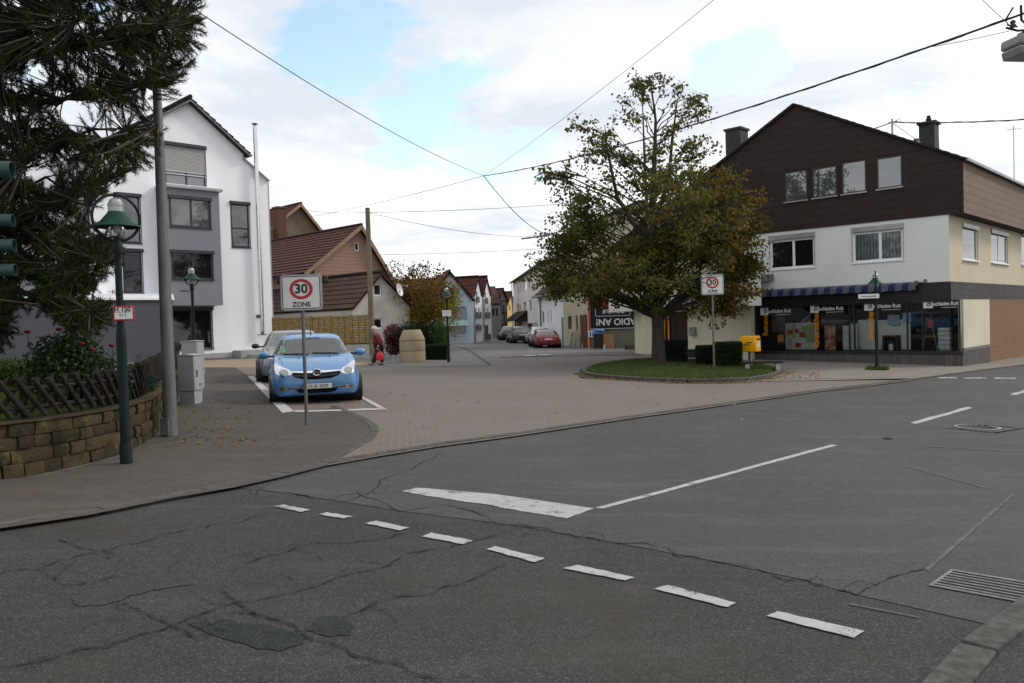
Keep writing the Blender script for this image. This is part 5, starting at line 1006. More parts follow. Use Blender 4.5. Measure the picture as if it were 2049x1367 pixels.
for sg in (1, -1):
    f = (lambda p: p) if sg == 1 else mirror; ax = 'y' if sg == 1 else '-y'
    D(SWB[0], ax, 'side_window', m_cgl, .006, 14); D(SWB[1], ax, 'side_window', m_cgl, .006, 14)
    hl = [(.435, .715), (.50, .66), (.58, .645), (.68, .665), (.745, .72), (.77, .80), (.765, .90), (.735, .945), (.69, .91), (.60, .845), (.50, .79)]
    h1 = D(f(hl), 'x', 'headlight', m_lens, .008, 16); D(f([(.50 + .5 * 0 + .10 + .085 * math.cos(t * .3927), .735 + .075 * math.sin(t * .3927)) for t in range(16)]), 'x', 'reflector', m_lampin, .016, 10, h1); D(f([(.69 + .04 * math.cos(t * .5236), .84 + .045 * math.sin(t * .5236)) for t in range(12)]), 'x', 'indicator', m_lens, .016, 8, h1)
    D(f([(.335, .335), (.55, .33), (.60, .30), (.66, .31), (.695, .36), (.66, .415), (.60, .42), (.55, .39), (.335, .375)]), 'x', 'fog_lamp_trim', m_chrome, .006, 14); D(f([(.36, .345), (.54, .34), (.54, .38), (.36, .366)]), 'x', 'fog_vent', m_blackp, .010, 8)
    D(f([(.63 + .05 * math.cos(t * .5236), .363 + .05 * math.sin(t * .5236)) for t in range(12)]), 'x', 'fog_lamp', m_lampin, .012, 8)
    # mirror
    mm = MB(); mm.ball((-1.30, sg * .955, 1.10), .11, 16, sc=(.75, 1.0, .82)); mo = mm.build('door_mirror', m_blue, BC, angle=60); mm = MB(); mm.bar((-1.28, sg * .76, 1.07), (-1.30, sg * .90, 1.06), .08, .05); mm.build('mirror_arm', m_blackp, mo)
    mm = MB(); mm.tube([(-1.62, sg * .862, .80), (-1.74, sg * .862, .80)], .018, 6); mm.build('door_handle', m_blue, BC)
gr = [(-.475, .735), (-.41, .625), (-.25, .565), (0, .55), (.25, .565), (.41, .625), (.475, .735), (.25, .715), (0, .71), (-.25, .715)]
m_mesh = pm('grille_mesh', (.006, .006, .006), .9)
g1 = D(gr, 'x', 'grille', m_mesh, .006, 18); D([(-.42, .655), (-.36, .635), (0, .61), (.36, .635), (.42, .655), (.40, .675), (0, .645), (-.40, .675)], 'x', 'grille_slat', m_blackp, .014, 18, g1)
D([(-.49, .748), (-.46, .728), (-.2, .705), (0, .700), (.2, .705), (.46, .728), (.49, .748), (.2, .745), (0, .745), (-.2, .745)], 'x', 'chrome_bar', m_chrome, .014, 20)
em = Vector((.032, 0, .715)); T = Matrix.Rotation(R(80), 3, 'Y'); mb = MB(); mb.torus(em, .072, .013, 24, 8, T=T); mb.lathe([(.001, 0), (.065, 0)], em - Vector((.004, 0, 0)), 20, 1, T)
mb.prism([em + Vector((.012, y, z)) for y, z in ((-.10, .012), (-.02, .02), (.02, -.012), (.02, .006), (.10, -.004), (.02, -.022), (-.02, .002), (-.02, -.008))], (.01, 0, 0)); mb.build('emblem', [m_chrome, m_black], BC)
D([(-.40, .36), (-.34, .265), (-.2, .235), (.2, .235), (.34, .265), (.40, .36)], 'x', 'lower_intake', m_mesh, .006, 16)
pl = empty('plate_holder', (.045, 0, .405)); pl.parent = BC
b = MB().box(-.006, 0, -.275, .275, -.058, .058).build('number_plate', m_plate, BC, bevel=.004); b.location = (.052, 0, .405); bpy.data.objects.remove(pl)
RP = Matrix(((0, 0, 1, 0), (1, 0, 0, 0), (0, 1, 0, 0), (0, 0, 0, 1)))
text('plate_text', 'ES JK 2029', .098, (.003, .02, -.002), m_ink, b, rot=RP, ext=.001, bold=.001, sx=.84); MB().box(.0005, .002, -.272, -.232, -.054, .054).build('plate_band', m_eublue, b)
MB().box(-.008, -.0065, -.29, .29, -.07, .07).build('plate_frame', m_blackp, b)
for yy, y2 in ((-.10, -.58), (.5, -.02)):
    pts = []
    for t in range(7): y = yy + (y2 - yy) * t / 6; h = bvh.ray_cast(Vector((4, y, 1.10 + .02 * t / 6)), Vector((-1, 0, 0))); pts.append((h[0].x + .02, y, h[0].z + .005))
    MB().tube(pts, .011, 5).build('wiper', m_blackp, BC)
MB().tube([(-1.95, 0, 1.55), (-2.0, 0, 1.60), (-2.1, 0, 1.76)], [.018, .012, .005], 6).build('aerial', m_blackp, BC)
for i, z in enumerate((1.16, 1.20, 1.245)): D([(-.60, z), (-.545, z), (-.545, z + .03), (-.60, z + .03)], 'x', 'permit_sticker', [pm('sticker_%d' % i, c, .5) for c in ((.10, .45, .12),)][0], .012, 4)
D([(-.16, 1.45), (.16, 1.45), (.16, 1.49), (-.16, 1.49)], 'x', 'inner_mirror', m_blackp, .0105, 6)
# hood shut line and washer jets
for sg in (-1, 1): h = bvh.ray_cast(Vector((-.78, sg * .3, 3)), Vector((0, 0, -1))); MB().ball(h[0], .018, 8).build('washer_jet', m_blackp, BC)
D(RWB, '-x', 'rear_window', m_cgl, .008, 14)
MB().box(-1.45, -.95, -.70, .70, .80, 1.03).build('dashboard', m_cabin, BC, bevel=.05); MB().box(-3.3, -1.1, -.70, .70, .30, .36).build('cabin_floor', m_cabin, BC)
for sg in (-1, 1):
    st_ = MB().box(-2.35, -1.85, sg * .36 - .24, sg * .36 + .24, .36, .66).prism([(-2.22, sg * .36 - .23, .6), (-2.38, sg * .36 - .23, .6), (-2.56, sg * .36 - .20, 1.18), (-2.44, sg * .36 - .20, 1.2)], (0, .44, 0)).build('seat', m_cabin, BC, bevel=.04); MB().box(-2.60, -2.50, sg * .36 - .12, sg * .36 + .12, 1.2, 1.38).build('headrest', m_cabin, st_, bevel=.03)
MB().box(-3.35, -3.2, -.62, .62, .6, 1.2).build('rear_seat', m_cabin, BC, bevel=.05); MB().torus((-1.58, .36, 1.0), .18, .016, 24, 6, T=Matrix.Rotation(R(-68), 3, 'Y')).build('steering_wheel', m_blackp, BC)
for sg in (-1, 1):
    f = (lambda p: p) if sg == 1 else mirror
    D([(-.38, sg * .60), (-1.0, sg * .665), (-1.0, sg * .672), (-.38, sg * .610)], 'z', 'bonnet_gap', m_black, .003, 16); D(f([(.745, .60), (.80, .62), (.80, .612), (.745, .592)]), 'x', 'bumper_gap', m_black, .003, 6)
    ax = 'y' if sg == 1 else '-y'
    for xx in (-1.18, -2.29): D([(xx - .005, .35), (xx + .005, .35), (xx + .005, 1.08), (xx - .005, 1.08)], ax, 'door_gap', m_black, .003, 12)
# --- generic hatchback / estate for the others
def plain_car(name, front, yaw, st, label, paint, wpos, wr, belt, ws_, rear_win, group, zs=.88, ys=1.05, track=.74, front_det=True, rear_det=True, tail=None, plate='', sidewins=(), mirrorm=None, rimm=None, steer=0, steptrim=None):
    root, bv, body = car(name, front, yaw, st, label, paint, wr, .19, wpos, track, zs, group, ys=ys, steer=steer); DD = lambda poly, ax, nm, mt, off=.006, n=12: decal(bv, poly, ax, nm, mt, root, off, n)
    if ws_: DD(ws_, 'x', 'windscreen', m_carglass, .008, 18)
    for q in sidewins:
        for ax in ('y', '-y'): DD(q, ax, 'side_window', m_carglass, .007, 12)
    if rear_win: DD(rear_win, '-x', 'rear_window', m_carglass, .008, 16)
    for q in (tail or ()):
        for f in ((lambda p: p), mirror): DD(f(q), '-x', 'tail_light', m_tail, .008, 8)
    for sg in (-1, 1):
        s0 = -belt[0]; mo = MB().ball((s0, sg * .96, belt[1]), .10, 12, sc=(.7, 1, .75)).build('door_mirror', mirrorm or paint, root, angle=60); MB().bar((s0 + .02, sg * .74, belt[1] - .02), (s0, sg * .9, belt[1] - .03), .06, .04).build('mirror_arm', m_blackp, mo)
    L = st[-1][0]
    if plate:
        b = MB().box(0, .006, -.26, .26, -.055, .055).build('number_plate', m_plate, root); zz = plate; h = bv.ray_cast(Vector((-L - 2, 0, zz)), Vector((1, 0, 0))); b.location = (h[0].x - .012, 0, zz)
    if rear_det:
        DD([(-.70, .44), (.70, .44), (.70, .50), (-.70, .50)], '-x', 'bumper_strip', steptrim or m_blackp, .010, 12)
    if front_det:
        for f in ((lambda p: p), mirror): DD(f([(.45, .66), (.72, .70), (.74, .80), (.5, .76)]), 'x', 'headlight', m_lens, .008, 8)
        DD([(-.4, .68), (.4, .68), (.4, .75), (-.4, .75)], 'x', 'grille', m_black, .006, 10); DD([(-.6, .40), (.6, .40), (.6, .50), (-.6, .50)], 'x', 'bumper_strip', m_blackp, .008, 12)
    return root, bv
ST_H = [(0.00, .36, .55, .50, .46, .62, .36), (0.04, .28, .64, .66, .6, .70, .48), (0.15, .22, .74, .76, .70, .78, .56), (0.40, .19, .82, .81, .76, .86, .60), (0.80, .18, .88, .83, .775, .925, .62), (1.10, .18, .92, .835, .775, .97, .62), (1.35, .18, .94, .84, .775, 1.13, .58), (1.70, .18, .95, .84, .775, 1.33, .565), (2.0, .18, .96, .84, .775, 1.41, .57), (2.5, .18, .97, .84, .775, 1.43, .575), (3.1, .18, .98, .84, .77, 1.42, .57), (3.5, .19, .98, .83, .765, 1.37, .55), (3.8, .20, .97, .81, .75, 1.22, .55), (4.0, .22, .92, .78, .72, 1.02, .55), (4.10, .28, .82, .72, .68, .88, .5), (4.13, .36, .7, .62, .58, .75, .45)]
WS_H = [(-.64, .99), (0, .975), (.64, .99), (.50, 1.335), (0, 1.355), (-.50, 1.335)]
SW_H = ([(-1.25, .99), (-2.2, 1.01), (-2.2, 1.33), (-1.75, 1.31)], [(-2.28, 1.01), (-3.1, 1.03), (-3.15, 1.32), (-2.28, 1.34)], [(-3.2, 1.03), (-3.65, 1.04), (-3.5, 1.24), (-3.22, 1.30)])
m_silver = carpaint('silver_car_paint', (.19, .20, .215), rough=.32, metal=.35); m_redc = carpaint('red_car_paint', (.21, .012, .024), rough=.3); m_blackc = carpaint('black_car_paint', (.012, .013, .018), rough=.22); m_wh = carpaint('white_car_paint', (.6, .6, .6))  # silver paint darkened, the shade on the car's front is in its colour
fq = at(590, 700, 21.3); fq.z = zg(fq.x) + .035
plain_car('parked_car', fq, yaw, ST_H, 'silver grey car with black mirrors parked behind the light blue hatchback', m_silver, (.78, 3.3), .30, (1.42, 1.0), WS_H, None, 'cars parked on the paved corner', .99, 1.07, .74, True, False, sidewins=SW_H, mirrorm=m_blackp)
# red estate seen from behind
def rear_place(px, py, d, L, ang): c = at(px, py, d); h = Vector((math.cos(ang), math.sin(ang), 0)); return Vector((c.x, c.y, 0)) + h * L
ang = R(95); fr_ = rear_place(1098, 690, 50.5, 4.13, ang); fr_.z = zg(fr_.x) + .02
RED, bvr = plain_car('parked_car', fr_, ang, ST_H, 'dark red hatchback estate seen from behind in the far street', m_redc, (.78, 3.3), .30, (1.42, 1.0), None, [(-.60, .98), (.60, .98), (.52, 1.25), (.3, 1.30), (-.3, 1.30), (-.52, 1.25)], 'cars parked along the far street', .82, .93, .74, False, True, [[(.52, .78), (.70, .78), (.72, .96), (.60, .97)]], .68, SW_H)
ST_V = [(0, .36, .62, .55, .5, .7, .4), (.06, .28, .74, .7, .64, .8, .5), (.2, .24, .88, .79, .73, .93, .58), (.6, .22, .98, .83, .78, 1.04, .62), (1.0, .22, 1.04, .84, .78, 1.10, .62), (1.3, .22, 1.07, .845, .78, 1.28, .6), (1.7, .22, 1.08, .845, .78, 1.55, .6), (2.0, .22, 1.09, .845, .78, 1.68, .61), (2.6, .22, 1.1, .845, .78, 1.73, .62), (3.4, .22, 1.1, .845, .78, 1.72, .62), (3.9, .23, 1.1, .84, .775, 1.68, .61), (4.15, .24, 1.08, .83, .765, 1.56, .60), (4.3, .26, 1.02, .81, .75, 1.2, .62), (4.38, .30, .95, .78, .72, .99, .6), (4.42, .40, .82, .7, .65, .86, .5)]
SW_V = ([(-1.4, 1.12), (-2.3, 1.13), (-2.3, 1.58), (-1.8, 1.56)], [(-2.38, 1.13), (-3.2, 1.13), (-3.2, 1.6), (-2.38, 1.6)], [(-3.28, 1.13), (-4.0, 1.14), (-3.9, 1.5), (-3.28, 1.58)])
ang2 = R(95); fv = rear_place(1046, 685, 62, 4.42, ang2); fv.z = zg(fv.x) + .02
plain_car('parked_car', fv, ang2, ST_V, 'black people carrier with a chrome strip seen from behind, ahead of the red car', m_blackc, (.85, 3.55), .32, (1.5, 1.15), None, [(-.62, 1.10), (.62, 1.10), (.57, 1.50), (-.57, 1.50)], 'cars parked along the far street', .76, 1.0, .75, False, True, [[(.62, 1.0), (.74, 1.0), (.72, 1.2), (.64, 1.2)]], .86, SW_V, steptrim=m_blackp)
ang3 = R(94); fv = rear_place(1021, 684, 72, 4.13, ang3); fv.z = zg(fv.x) + .02
plain_car('parked_car', fv, ang3, ST_H, 'small black car farthest along the street, ahead of the people carrier', m_blackc, (.78, 3.3), .30, (1.42, 1.0), None, [(-.60, .98), (.60, .98), (.52, 1.27), (-.52, 1.27)], 'cars parked along the far street', .92, 1.0, .74, False, True, [[(.55, .78), (.70, .78), (.72, .92), (.60, .93)]], .68, SW_H)
fv = rear_place(1085, 684, 58, 4.13, ang); fv.z = zg(fv.x) + .02
plain_car('parked_car', fv, ang, ST_H, 'pale car almost hidden between the red car and the black people carrier', m_wh, (.78, 3.3), .30, (1.42, 1.0), None, [(-.60, .98), (.60, .98), (.52, 1.27), (-.52, 1.27)], 'cars parked along the far street', .92, 1.0, .74, False, True, None, .68, SW_H)
# ------------------------------------------------------------------ street lamps
def make_lamp(loc, rot, label):
    o = empty('street_lamp', loc, rot, label, 'street lamp', 'green cone shaded street lamps')
    MB().tube([(0, 0, 0), (0, 0, .18)], .060, 16).tube([(0, 0, .18), (0, 0, 1.45)], .054, 16).tube([(0, 0, 1.45), (0, 0, 1.56)], [.054, .042], 16).tube([(0, 0, 1.56), (0, 0, 2.45)], .038, 16).lathe([(.05, 2.40), (.055, 2.43), (.055, 2.5), (.03, 2.56)], seg=16).lathe([(.066, 0), (.066, .20), (.058, .22)], seg=16).build('post', m_green, o)
    T = Matrix.Rotation(R(90), 3, 'X'); MB().torus((0, 0, 2.80), .262, .017, 40, 8, T=T).build('ring', m_green, o)
    sh = MB().lathe([(.255, 2.695), (.25, 2.705), (.17, 2.76), (.10, 2.845), (.085, 2.87), (.085, 2.855), (.16, 2.752), (.24, 2.70)], seg=36).build('lamp_shade', m_green_l, o)
    MB().lathe([(.082, 2.86), (.082, 2.93), (.086, 2.935), (.086, 2.96), (.08, 2.965), (.06, 3.005), (.03, 3.02), (.02, 3.03)], seg=24).build('lamp_cap', m_alu, o); MB().tube([(0, 0, 3.02), (0, 0, 3.09)], .022, 10).build('finial', m_green, o)
    MB().lathe([(.088, 2.72), (.085, 2.64), (.07, 2.585), (.03, 2.56)], seg=24).build('glass_globe', m_bulb, o); MB().ball((0, 0, 2.68), .04, 12, sc=(1, 1, 1.6)).build('bulb', m_wframe, o)
    return o
L1 = make_lamp(G(253, 927, .036), R(48), 'tall green street lamp carrying the red framed hydrant sign, in front of the stone wall')
def lamp_copy(loc, rot, label): c = copy_tree(L1); c.location = loc; c.rotation_euler = (0, 0, rot); c['label'] = label; return c
l2 = at(389, 700, 21.8); l2.z = at(385, 531, 21.8).z - 3.09; lamp_copy(l2, R(65), 'green street lamp standing behind the grey utility cabinets')
lp = G(1755, 740, .045); L3 = lamp_copy(lp, R(70), 'green street lamp with a street name plate in front of the bookshop'); L3.scale = (1, 1, 1.08)
l4 = G(898, 725, .03); lamp_copy(l4, R(20), 'dark street lamp with a white name plate beside the clipped hedge').scale = (1, 1, 1.0)
m_grs = leafmat('grass_blades', [(.040, .066, .016), (.068, .100, .024), (.105, .125, .042)], .35)
def grass(name, pts, h, rng, parent=None, kind='stuff', w=.008):
    n = len(pts); a = rng.uniform(0, 6.28, n); le = rng.uniform(.1, .6, n) * h; hh = h * rng.uniform(.5, 1.2, n); P = np.asarray(pts); dx = np.stack([np.cos(a), np.sin(a), 0 * a], 1); wx = np.stack([-np.sin(a), np.cos(a), 0 * a], 1) * w
    V = np.stack([P - wx, P + wx, P + dx * le[:, None] + np.array([0, 0, 1]) * hh[:, None]], 1); o = mass(name, V, np.arange(3 * n).reshape(n, 3), m_grs, parent)
    return tag(o, kind=kind) if kind else o
rng = np.random.default_rng(11)
th = rng.uniform(0, 6.28, 500); rr = np.sqrt(rng.uniform(0, 1, 500)) * .38; tag(grass('grass', np.stack([lp.x + rr * np.cos(th), lp.y + rr * np.sin(th), np.full(500, lp.z)], 1), .16, rng, w=.012), 'tuft of grass at the foot of the bookshop lamp')
# name plates and hydrant sign
def plate(name, loc, rot, w, h, label, lines, mat=m_signw, border=None, size=.1, cat='sign'):
    o = empty(name, loc, rot, label, cat); MB().box(-w / 2, w / 2, -.012, 0, -h / 2, h / 2).build('board', border or mat, o, bevel=.006)
    if border: MB().box(-w / 2 + .018, w / 2 - .018, -.016, -.0125, -h / 2 + .018, h / 2 - .018).build('face', mat, o)
    for s, x, z, sz, m, bo in lines: text('lettering', s, sz, (x, -.019 if border else -.015, z), m, o, ext=.0015, bold=bo)
    return o
s1 = at(248, 627, L1.location.y - .10); o = plate('hydrant_sign', s1, R(10), .225, .165, 'white hydrant sign with red frame and H 150 on the nearest lamp post', [('H 150', -.01, .045, .07, m_ink, .0015), ('8,1', -.02, -.018, .042, pm('faded_ink', (.25, .25, .25), .6), .0005)], border=m_red)
MB().box(-.09, .09, -.0185, -.0165, .012, .017).box(.018, .023, -.0185, -.0165, -.04, .01).build('divider', m_ink, o)
d3 = 1600 * 1.65 / 95; s = at(1738, 593, lp.y); o = plate('street_name_sign', s + Vector((-.02, -.05, 0)), R(-12), .66, .15, 'white street name plate pointing left from the bookshop lamp', [('Kronenstraße', 0, 0, .085, m_ink, .001)]); MB().tube([(.33, .03, 0), (.40, .04, 0)], .015, 6).build('arm', m_green, o)
s = at(894, 627, l4.y - .1); plate('street_name_sign', s, R(-5), .36, .24, 'small pale name plate on the lamp beside the hedge', [('Kirchheimer', 0, .05, .055, m_ink, 0), ('Straße', 0, -.05, .055, m_ink, 0)])
# ------------------------------------------------------------------ zone 30 signs
def rrect(w, h, r, n=6):
    P = []
    for cx, cz, a0 in ((w / 2 - r, h / 2 - r, 0), (-w / 2 + r, h / 2 - r, 90), (-w / 2 + r, -h / 2 + r, 180), (w / 2 - r, -h / 2 + r, 270)):
        for i in range(n + 1): a = R(a0 + 90 * i / n); P.append((cx + r * math.cos(a), cz + r * math.sin(a)))
    return P
def ring_face(mb, cx, cz, rx0, rz0, rx1, rz1, y, seg=48, m=0):
    for i in range(seg):
        a, b = 2 * math.pi * i / seg, 2 * math.pi * (i + 1) / seg
        mb.poly([(cx + rx0 * math.cos(a), y, cz + rz0 * math.sin(a)), (cx + rx1 * math.cos(a), y, cz + rz1 * math.sin(a)), (cx + rx1 * math.cos(b), y, cz + rz1 * math.sin(b)), (cx + rx0 * math.cos(b), y, cz + rz0 * math.sin(b))], m)
def frame_face(mb, w, h, r, t, y):
    A = rrect(w, h, r); B = rrect(w - 2 * t, h - 2 * t, max(.004, r - t))
    for i in range(len(A)): j = (i + 1) % len(A); mb.poly([(A[i][0], y, A[i][1]), (A[j][0], y, A[j][1]), (B[j][0], y, B[j][1]), (B[i][0], y, B[i][1])])
def zone_sign(base, top_h, w, h, rot, label, pr=.03, lean=None, bracket=False):
    o = empty('zone_sign', base, rot, label, 'traffic sign', 'speed zone signs on grey posts'); zc = top_h - h / 2
    MB().tube([(0, 0, 0), (0, 0, top_h - h * .6)], pr, 16).tube([(0, 0, top_h - h * .6), (0, 0, top_h - .05)], pr * .95, 12).build('post', m_polesteel, o)
    bd = empty('sign_board', (0, -pr - .03, zc)); bd.parent = o
    y = -pr - .03
    def put(mb, nm, mt, par=o, bevel=0): x = mb.build(nm, mt, par, angle=None if not bevel else 35, fix=False); x.location = (0, 0, zc); return x
    bpy.data.objects.remove(bd)
    b = MB().prism([(x, y, z) for x, z in rrect(w, h, .06)], (0, .035, 0)).build('sign_board', m_signback, o); b.location = (0, 0, zc)
    mb = MB(); mb.poly([(x, y - .002, z) for x, z in rrect(w - .035, h - .035, .045)]); f = mb.build('sign_face', m_signw, b, angle=None, fix=False)
    mb = MB(); frame_face(mb, w - .05, h - .05, .035, .014, y - .0035); mb.build('border_line', m_ink, f, angle=None, fix=False)
    rx, rz = w * .282, h * .283; cz = h * .09; mb = MB(); ring_face(mb, 0, cz, rx * .70, rz * .70, rx, rz, y - .0035); mb.build('red_ring', m_red, f, angle=None, fix=False)
    text('number', '30', h * .36, (0, y - .005, cz), m_ink, f, ext=.001, bold=h * .011, sx=w / h * .88); text('zone_text', 'ZONE', h * .185, (0, y - .005, -h * .335), m_ink, f, ext=.001, bold=h * .005, sx=w / h * .86)
    for i in range(2): z = zc + (i - .5) * h * .55; MB().torus((0, 0, z), pr + .006, .008, 16, 6).build('clamp', m_galv, o)
    if bracket:
        T = MB().box(-w * .62, w * .62, .035, .07, h * .25, h * .47).build('rear_plate', m_black, o, bevel=.05); T.location = (0, 0, zc)
    return o
zb_ = G(614, 850, .036); k = FPX / zb_.y
zone_sign(zb_, (850 - 549) / k, .645, 72 / k, R(2), 'speed zone sign ZONE 30 on a grey post right in front of the blue car', .028, None, True)
zb_ = G(1429, 738, .12); k = FPX / zb_.y; k_sign = k; zone_sign(zb_, (738 - 549) / k, .73, 41 / k * 1.0, R(-6), 'speed zone sign ZONE 30 on the grass island in front of the tree', .034)
# ------------------------------------------------------------------ tall pole, cabinets, traffic light
tp = G(342, 872, .036); kt = FPX / tp.y
o = empty('utility_pole', tp, 0, 'thick grey steel pole rising through the pine branches on the left', 'pole'); H_ = 6.6
MB().tube([(0, 0, 0), (0, 0, .75), (0, 0, H_)], [.098, .092, .044], 20).build('shaft', m_polesteel, o); MB().box(-.10, .02, -.115, -.08, .02, .24).box(-.105, .03, -.118, -.075, .243, .262).build('base_hatch', m_zinc, o, bevel=.01); MB().tube([(0, 0, H_ - .25), (0, 0, H_ - .1)], .075, 14).build('pole_band', m_zinc, o)
POLE_TOP = tp + Vector((0, 0, H_ - .2))
m_cab = pm('cabinet_grey', (.29, .30, .31), .6, var=.1, vs=2, dirt=.3)
def cabinet(px, py, dz, w, d, h, label, dome):
    b = G(px, py, dz); o = empty('utility_cabinet', b, R(-12), label, 'cabinet', 'grey utility cabinets'); MB().box(-w / 2 + .015, w / 2 - .015, .015, d - .015, -.05, h * .25).build('plinth', m_cab, o, bevel=.008)
    MB().box(-w / 2, w / 2, 0, d, h * .255, h).build('body', m_cab, o, bevel=.01); mb = MB(); top = h + .045 if dome else h + .03
    mb.prism([(-w / 2 - .015, -.015, h + .002), (w / 2 + .015, -.015, h + .002), (w / 2 + .015, -.015, h + .02), (0, -.015, top), (-w / 2 - .015, -.015, h + .02)], (0, d + .03, 0)); mb.build('lid', m_cab, o, bevel=.004)
    MB().box(w / 2 + .002, w / 2 + .006, .03, d - .03, h * .29, h * .96).build('door', m_cab, o, bevel=.003); MB().box(w / 2 + .007, w / 2 + .02, d * .25, d * .32, h * .55, h * .7).build('handle', m_blackp, o)
    for i in range(3): MB().box(w / 2 + .0065, w / 2 + .010, d * .5, d * .85, h * (.36 + .02 * i), h * (.366 + .02 * i)).build('vent_slot', m_black, o)
    return o
cabinet(374, 807, .05, .36, .30, .93, 'front grey utility cabinet, the lower of two beside the pavement', True); cabinet(381, 775, .05, .42, .32, 1.12, 'rear grey utility cabinet, the taller one behind', False)
gp = G(352, 785, .036); o = empty('gate_post', gp, R(-30), 'narrow black garden gate between the steel pole and the cabinets', 'gate'); mb = MB()
for i in range(4): mb.box(-.14 + i * .08, -.10 + i * .08, 0, .03, 0.35, 1.15)
mb.box(-.16, .18, .03, .05, .55, .60).box(-.16, .18, .03, .05, 1.0, 1.05); mb.build('slats', m_black, o)
tb = at(-62, 700, 7.6); tb.z = zg(tb.x) + .036; o = empty('traffic_light', tb, R(12), 'green traffic light with round visors at the left edge of the picture', 'traffic light'); m_tl = pm('traffic_green', (.013, .045, .040), .5, var=.15)
MB().tube([(0, 0, 0), (0, 0, 3.6)], .055, 14).build('mast', m_tl, o)
def head(zc, n, sp, r, x0, ln, nm):
    h_ = MB().box(x0 - .14, x0, -.11, .11, zc - sp * n / 2, zc + sp * n / 2).build('signal_head', m_tl, o, bevel=.02)
    for i in range(n):
        z = zc + (i - (n - 1) / 2) * sp; T = Matrix.Rotation(R(90), 3, 'Y'); mb = MB()
        for (rr_, q) in ((r, 0), ): mb.lathe([(rr_, 0), (rr_, ln), (rr_ - .006, ln), (rr_ - .006, 0)], (x0, 0, z), 20, 0, T, R(30), R(330))
        v = mb.build('visor', m_tl, h_); MB().lathe([(.001, .01), (r - .01, .004)], (x0, 0, z), 20, 0, T).build('lens', m_blackp, h_, fix=False)
zz = lambda py: (at(-20, py, 7.6).z - tb.z)
head(zz(491), 3, 50 / (FPX / 7.6), .064, .21, .22, 'lower'); head(zz(338), 1, 60 / (FPX / 7.6), .085, .20, .24, 'upper')
MB().tube([(0, 0, zz(491)), (.12, 0, zz(491))], .03, 8).tube([(0, 0, zz(300)), (.12, 0, zz(300))], .03, 8).build('bracket', m_tl, o)
# ------------------------------------------------------------------ stone wall, garden, fence
WP = smooth([G(*p) for p in ((-420, 1010), (-150, 985), (0, 962), (110, 943), (200, 922), (265, 902), (306, 882), (324, 862), (333, 840), (352, 812), (358, 792))], 2); WH_ = .58
def path_frames(P, step):
    Q = resample(P, step); out = []
    for i, p in enumerate(Q): d = (Q[min(i + 1, len(Q) - 1)] - Q[max(0, i - 1)]); d.z = 0; d.normalize(); out.append((p, d, Vector((-d.y, d.x, 0))))
    return out
class Path:
    def __init__(s, P): s.P = [Vector(p) for p in P]; s.L = [0]; [s.L.append(s.L[-1] + (b - a).length) for a, b in zip(s.P, s.P[1:])]; s.len = s.L[-1]
    def at(s, t):
        t = min(max(t, 0), s.len - 1e-6); i = max(j for j in range(len(s.P) - 1) if s.L[j] <= t); d = (s.P[i + 1] - s.P[i]); return s.P[i] + d * ((t - s.L[i]) / d.length), Vector((d.x, d.y, 0)).normalized()
WPa = Path(WP); rg = random.Random(3)
SW = empty('stone_wall', WPa.at(WPa.len * .6)[0], 0, 'low curved wall of mossy sandstone blocks around the corner garden', 'wall'); off_ = -SW.location
mb = MB(); rows = 4; hz = WH_ / rows
def wallpt(t, v, z): p, d = WPa.at(t); n = Vector((-d.y, d.x, 0)); return p + n * v + Vector((0, 0, z)) + off_
for r in range(rows):
    t = -rg.uniform(0, .3); hj = rg.uniform(-.012, .012)
    while t < WPa.len:
        l = rg.choice((rg.uniform(.14, .24), rg.uniform(.22, .36), rg.uniform(.34, .5))); a, b = max(0, t + .008), min(WPa.len, t + l - .008); t += l
        if b - a < .05: continue
        z0 = hz * r + .006 + (hj if r else -.1); z1 = hz * (r + 1) - .006 + (rg.uniform(-.008, .008)); v0 = rg.uniform(-.02, .022); m_ = 3; base = len(mb.v)
        for i in range(m_ + 1):
            tt = a + (b - a) * i / m_; bulge = -.012 * math.sin(math.pi * i / m_); 
            for (v, z) in ((v0 + .0 + bulge + .010, z0), (v0 + bulge - .006 + rg.uniform(-.006, .006), (z0 + z1) / 2), (v0 + bulge + .008, z1), (.3, z1), (.3, z0)): mb.v.append(tuple(wallpt(tt, v, z)))
        for i in range(m_):
            for j in range(5): q = base + i * 5; mb.f.append((q + j, q + (j + 1) % 5, q + 5 + (j + 1) % 5, q + 5 + j)); mb.m.append(0)
        for e in (0, m_): mb.f.append(tuple(base + e * 5 + j for j in range(5))); mb.m.append(0)
m_stone = bricky_islands('sandstone', [(.032, .025, .017), (.056, .043, .025), (.088, .064, .032), (.040, .033, .024), (.090, .066, .034), (.052, .043, .031)], .95, 24, 1.0, (.020, .024, .010))
mb.build('stone_blocks', m_stone, SW, angle=45); mb = MB(); n_ = 60
for i in range(n_):
    a, b = WPa.len * i / n_, WPa.len * (i + 1) / n_; P4 = [wallpt(a, .03, -.2), wallpt(b, .03, -.2), wallpt(b, .03, WH_ - .02), wallpt(a, .03, WH_ - .02)]; mb.poly(P4); mb.poly([wallpt(a, .03, WH_ - .02), wallpt(b, .03, WH_ - .02), wallpt(b, .29, WH_ - .02), wallpt(a, .29, WH_ - .02)])
mb.build('mortar', m_soil, SW, angle=None, fix=False)
mb = MB(); t = 0
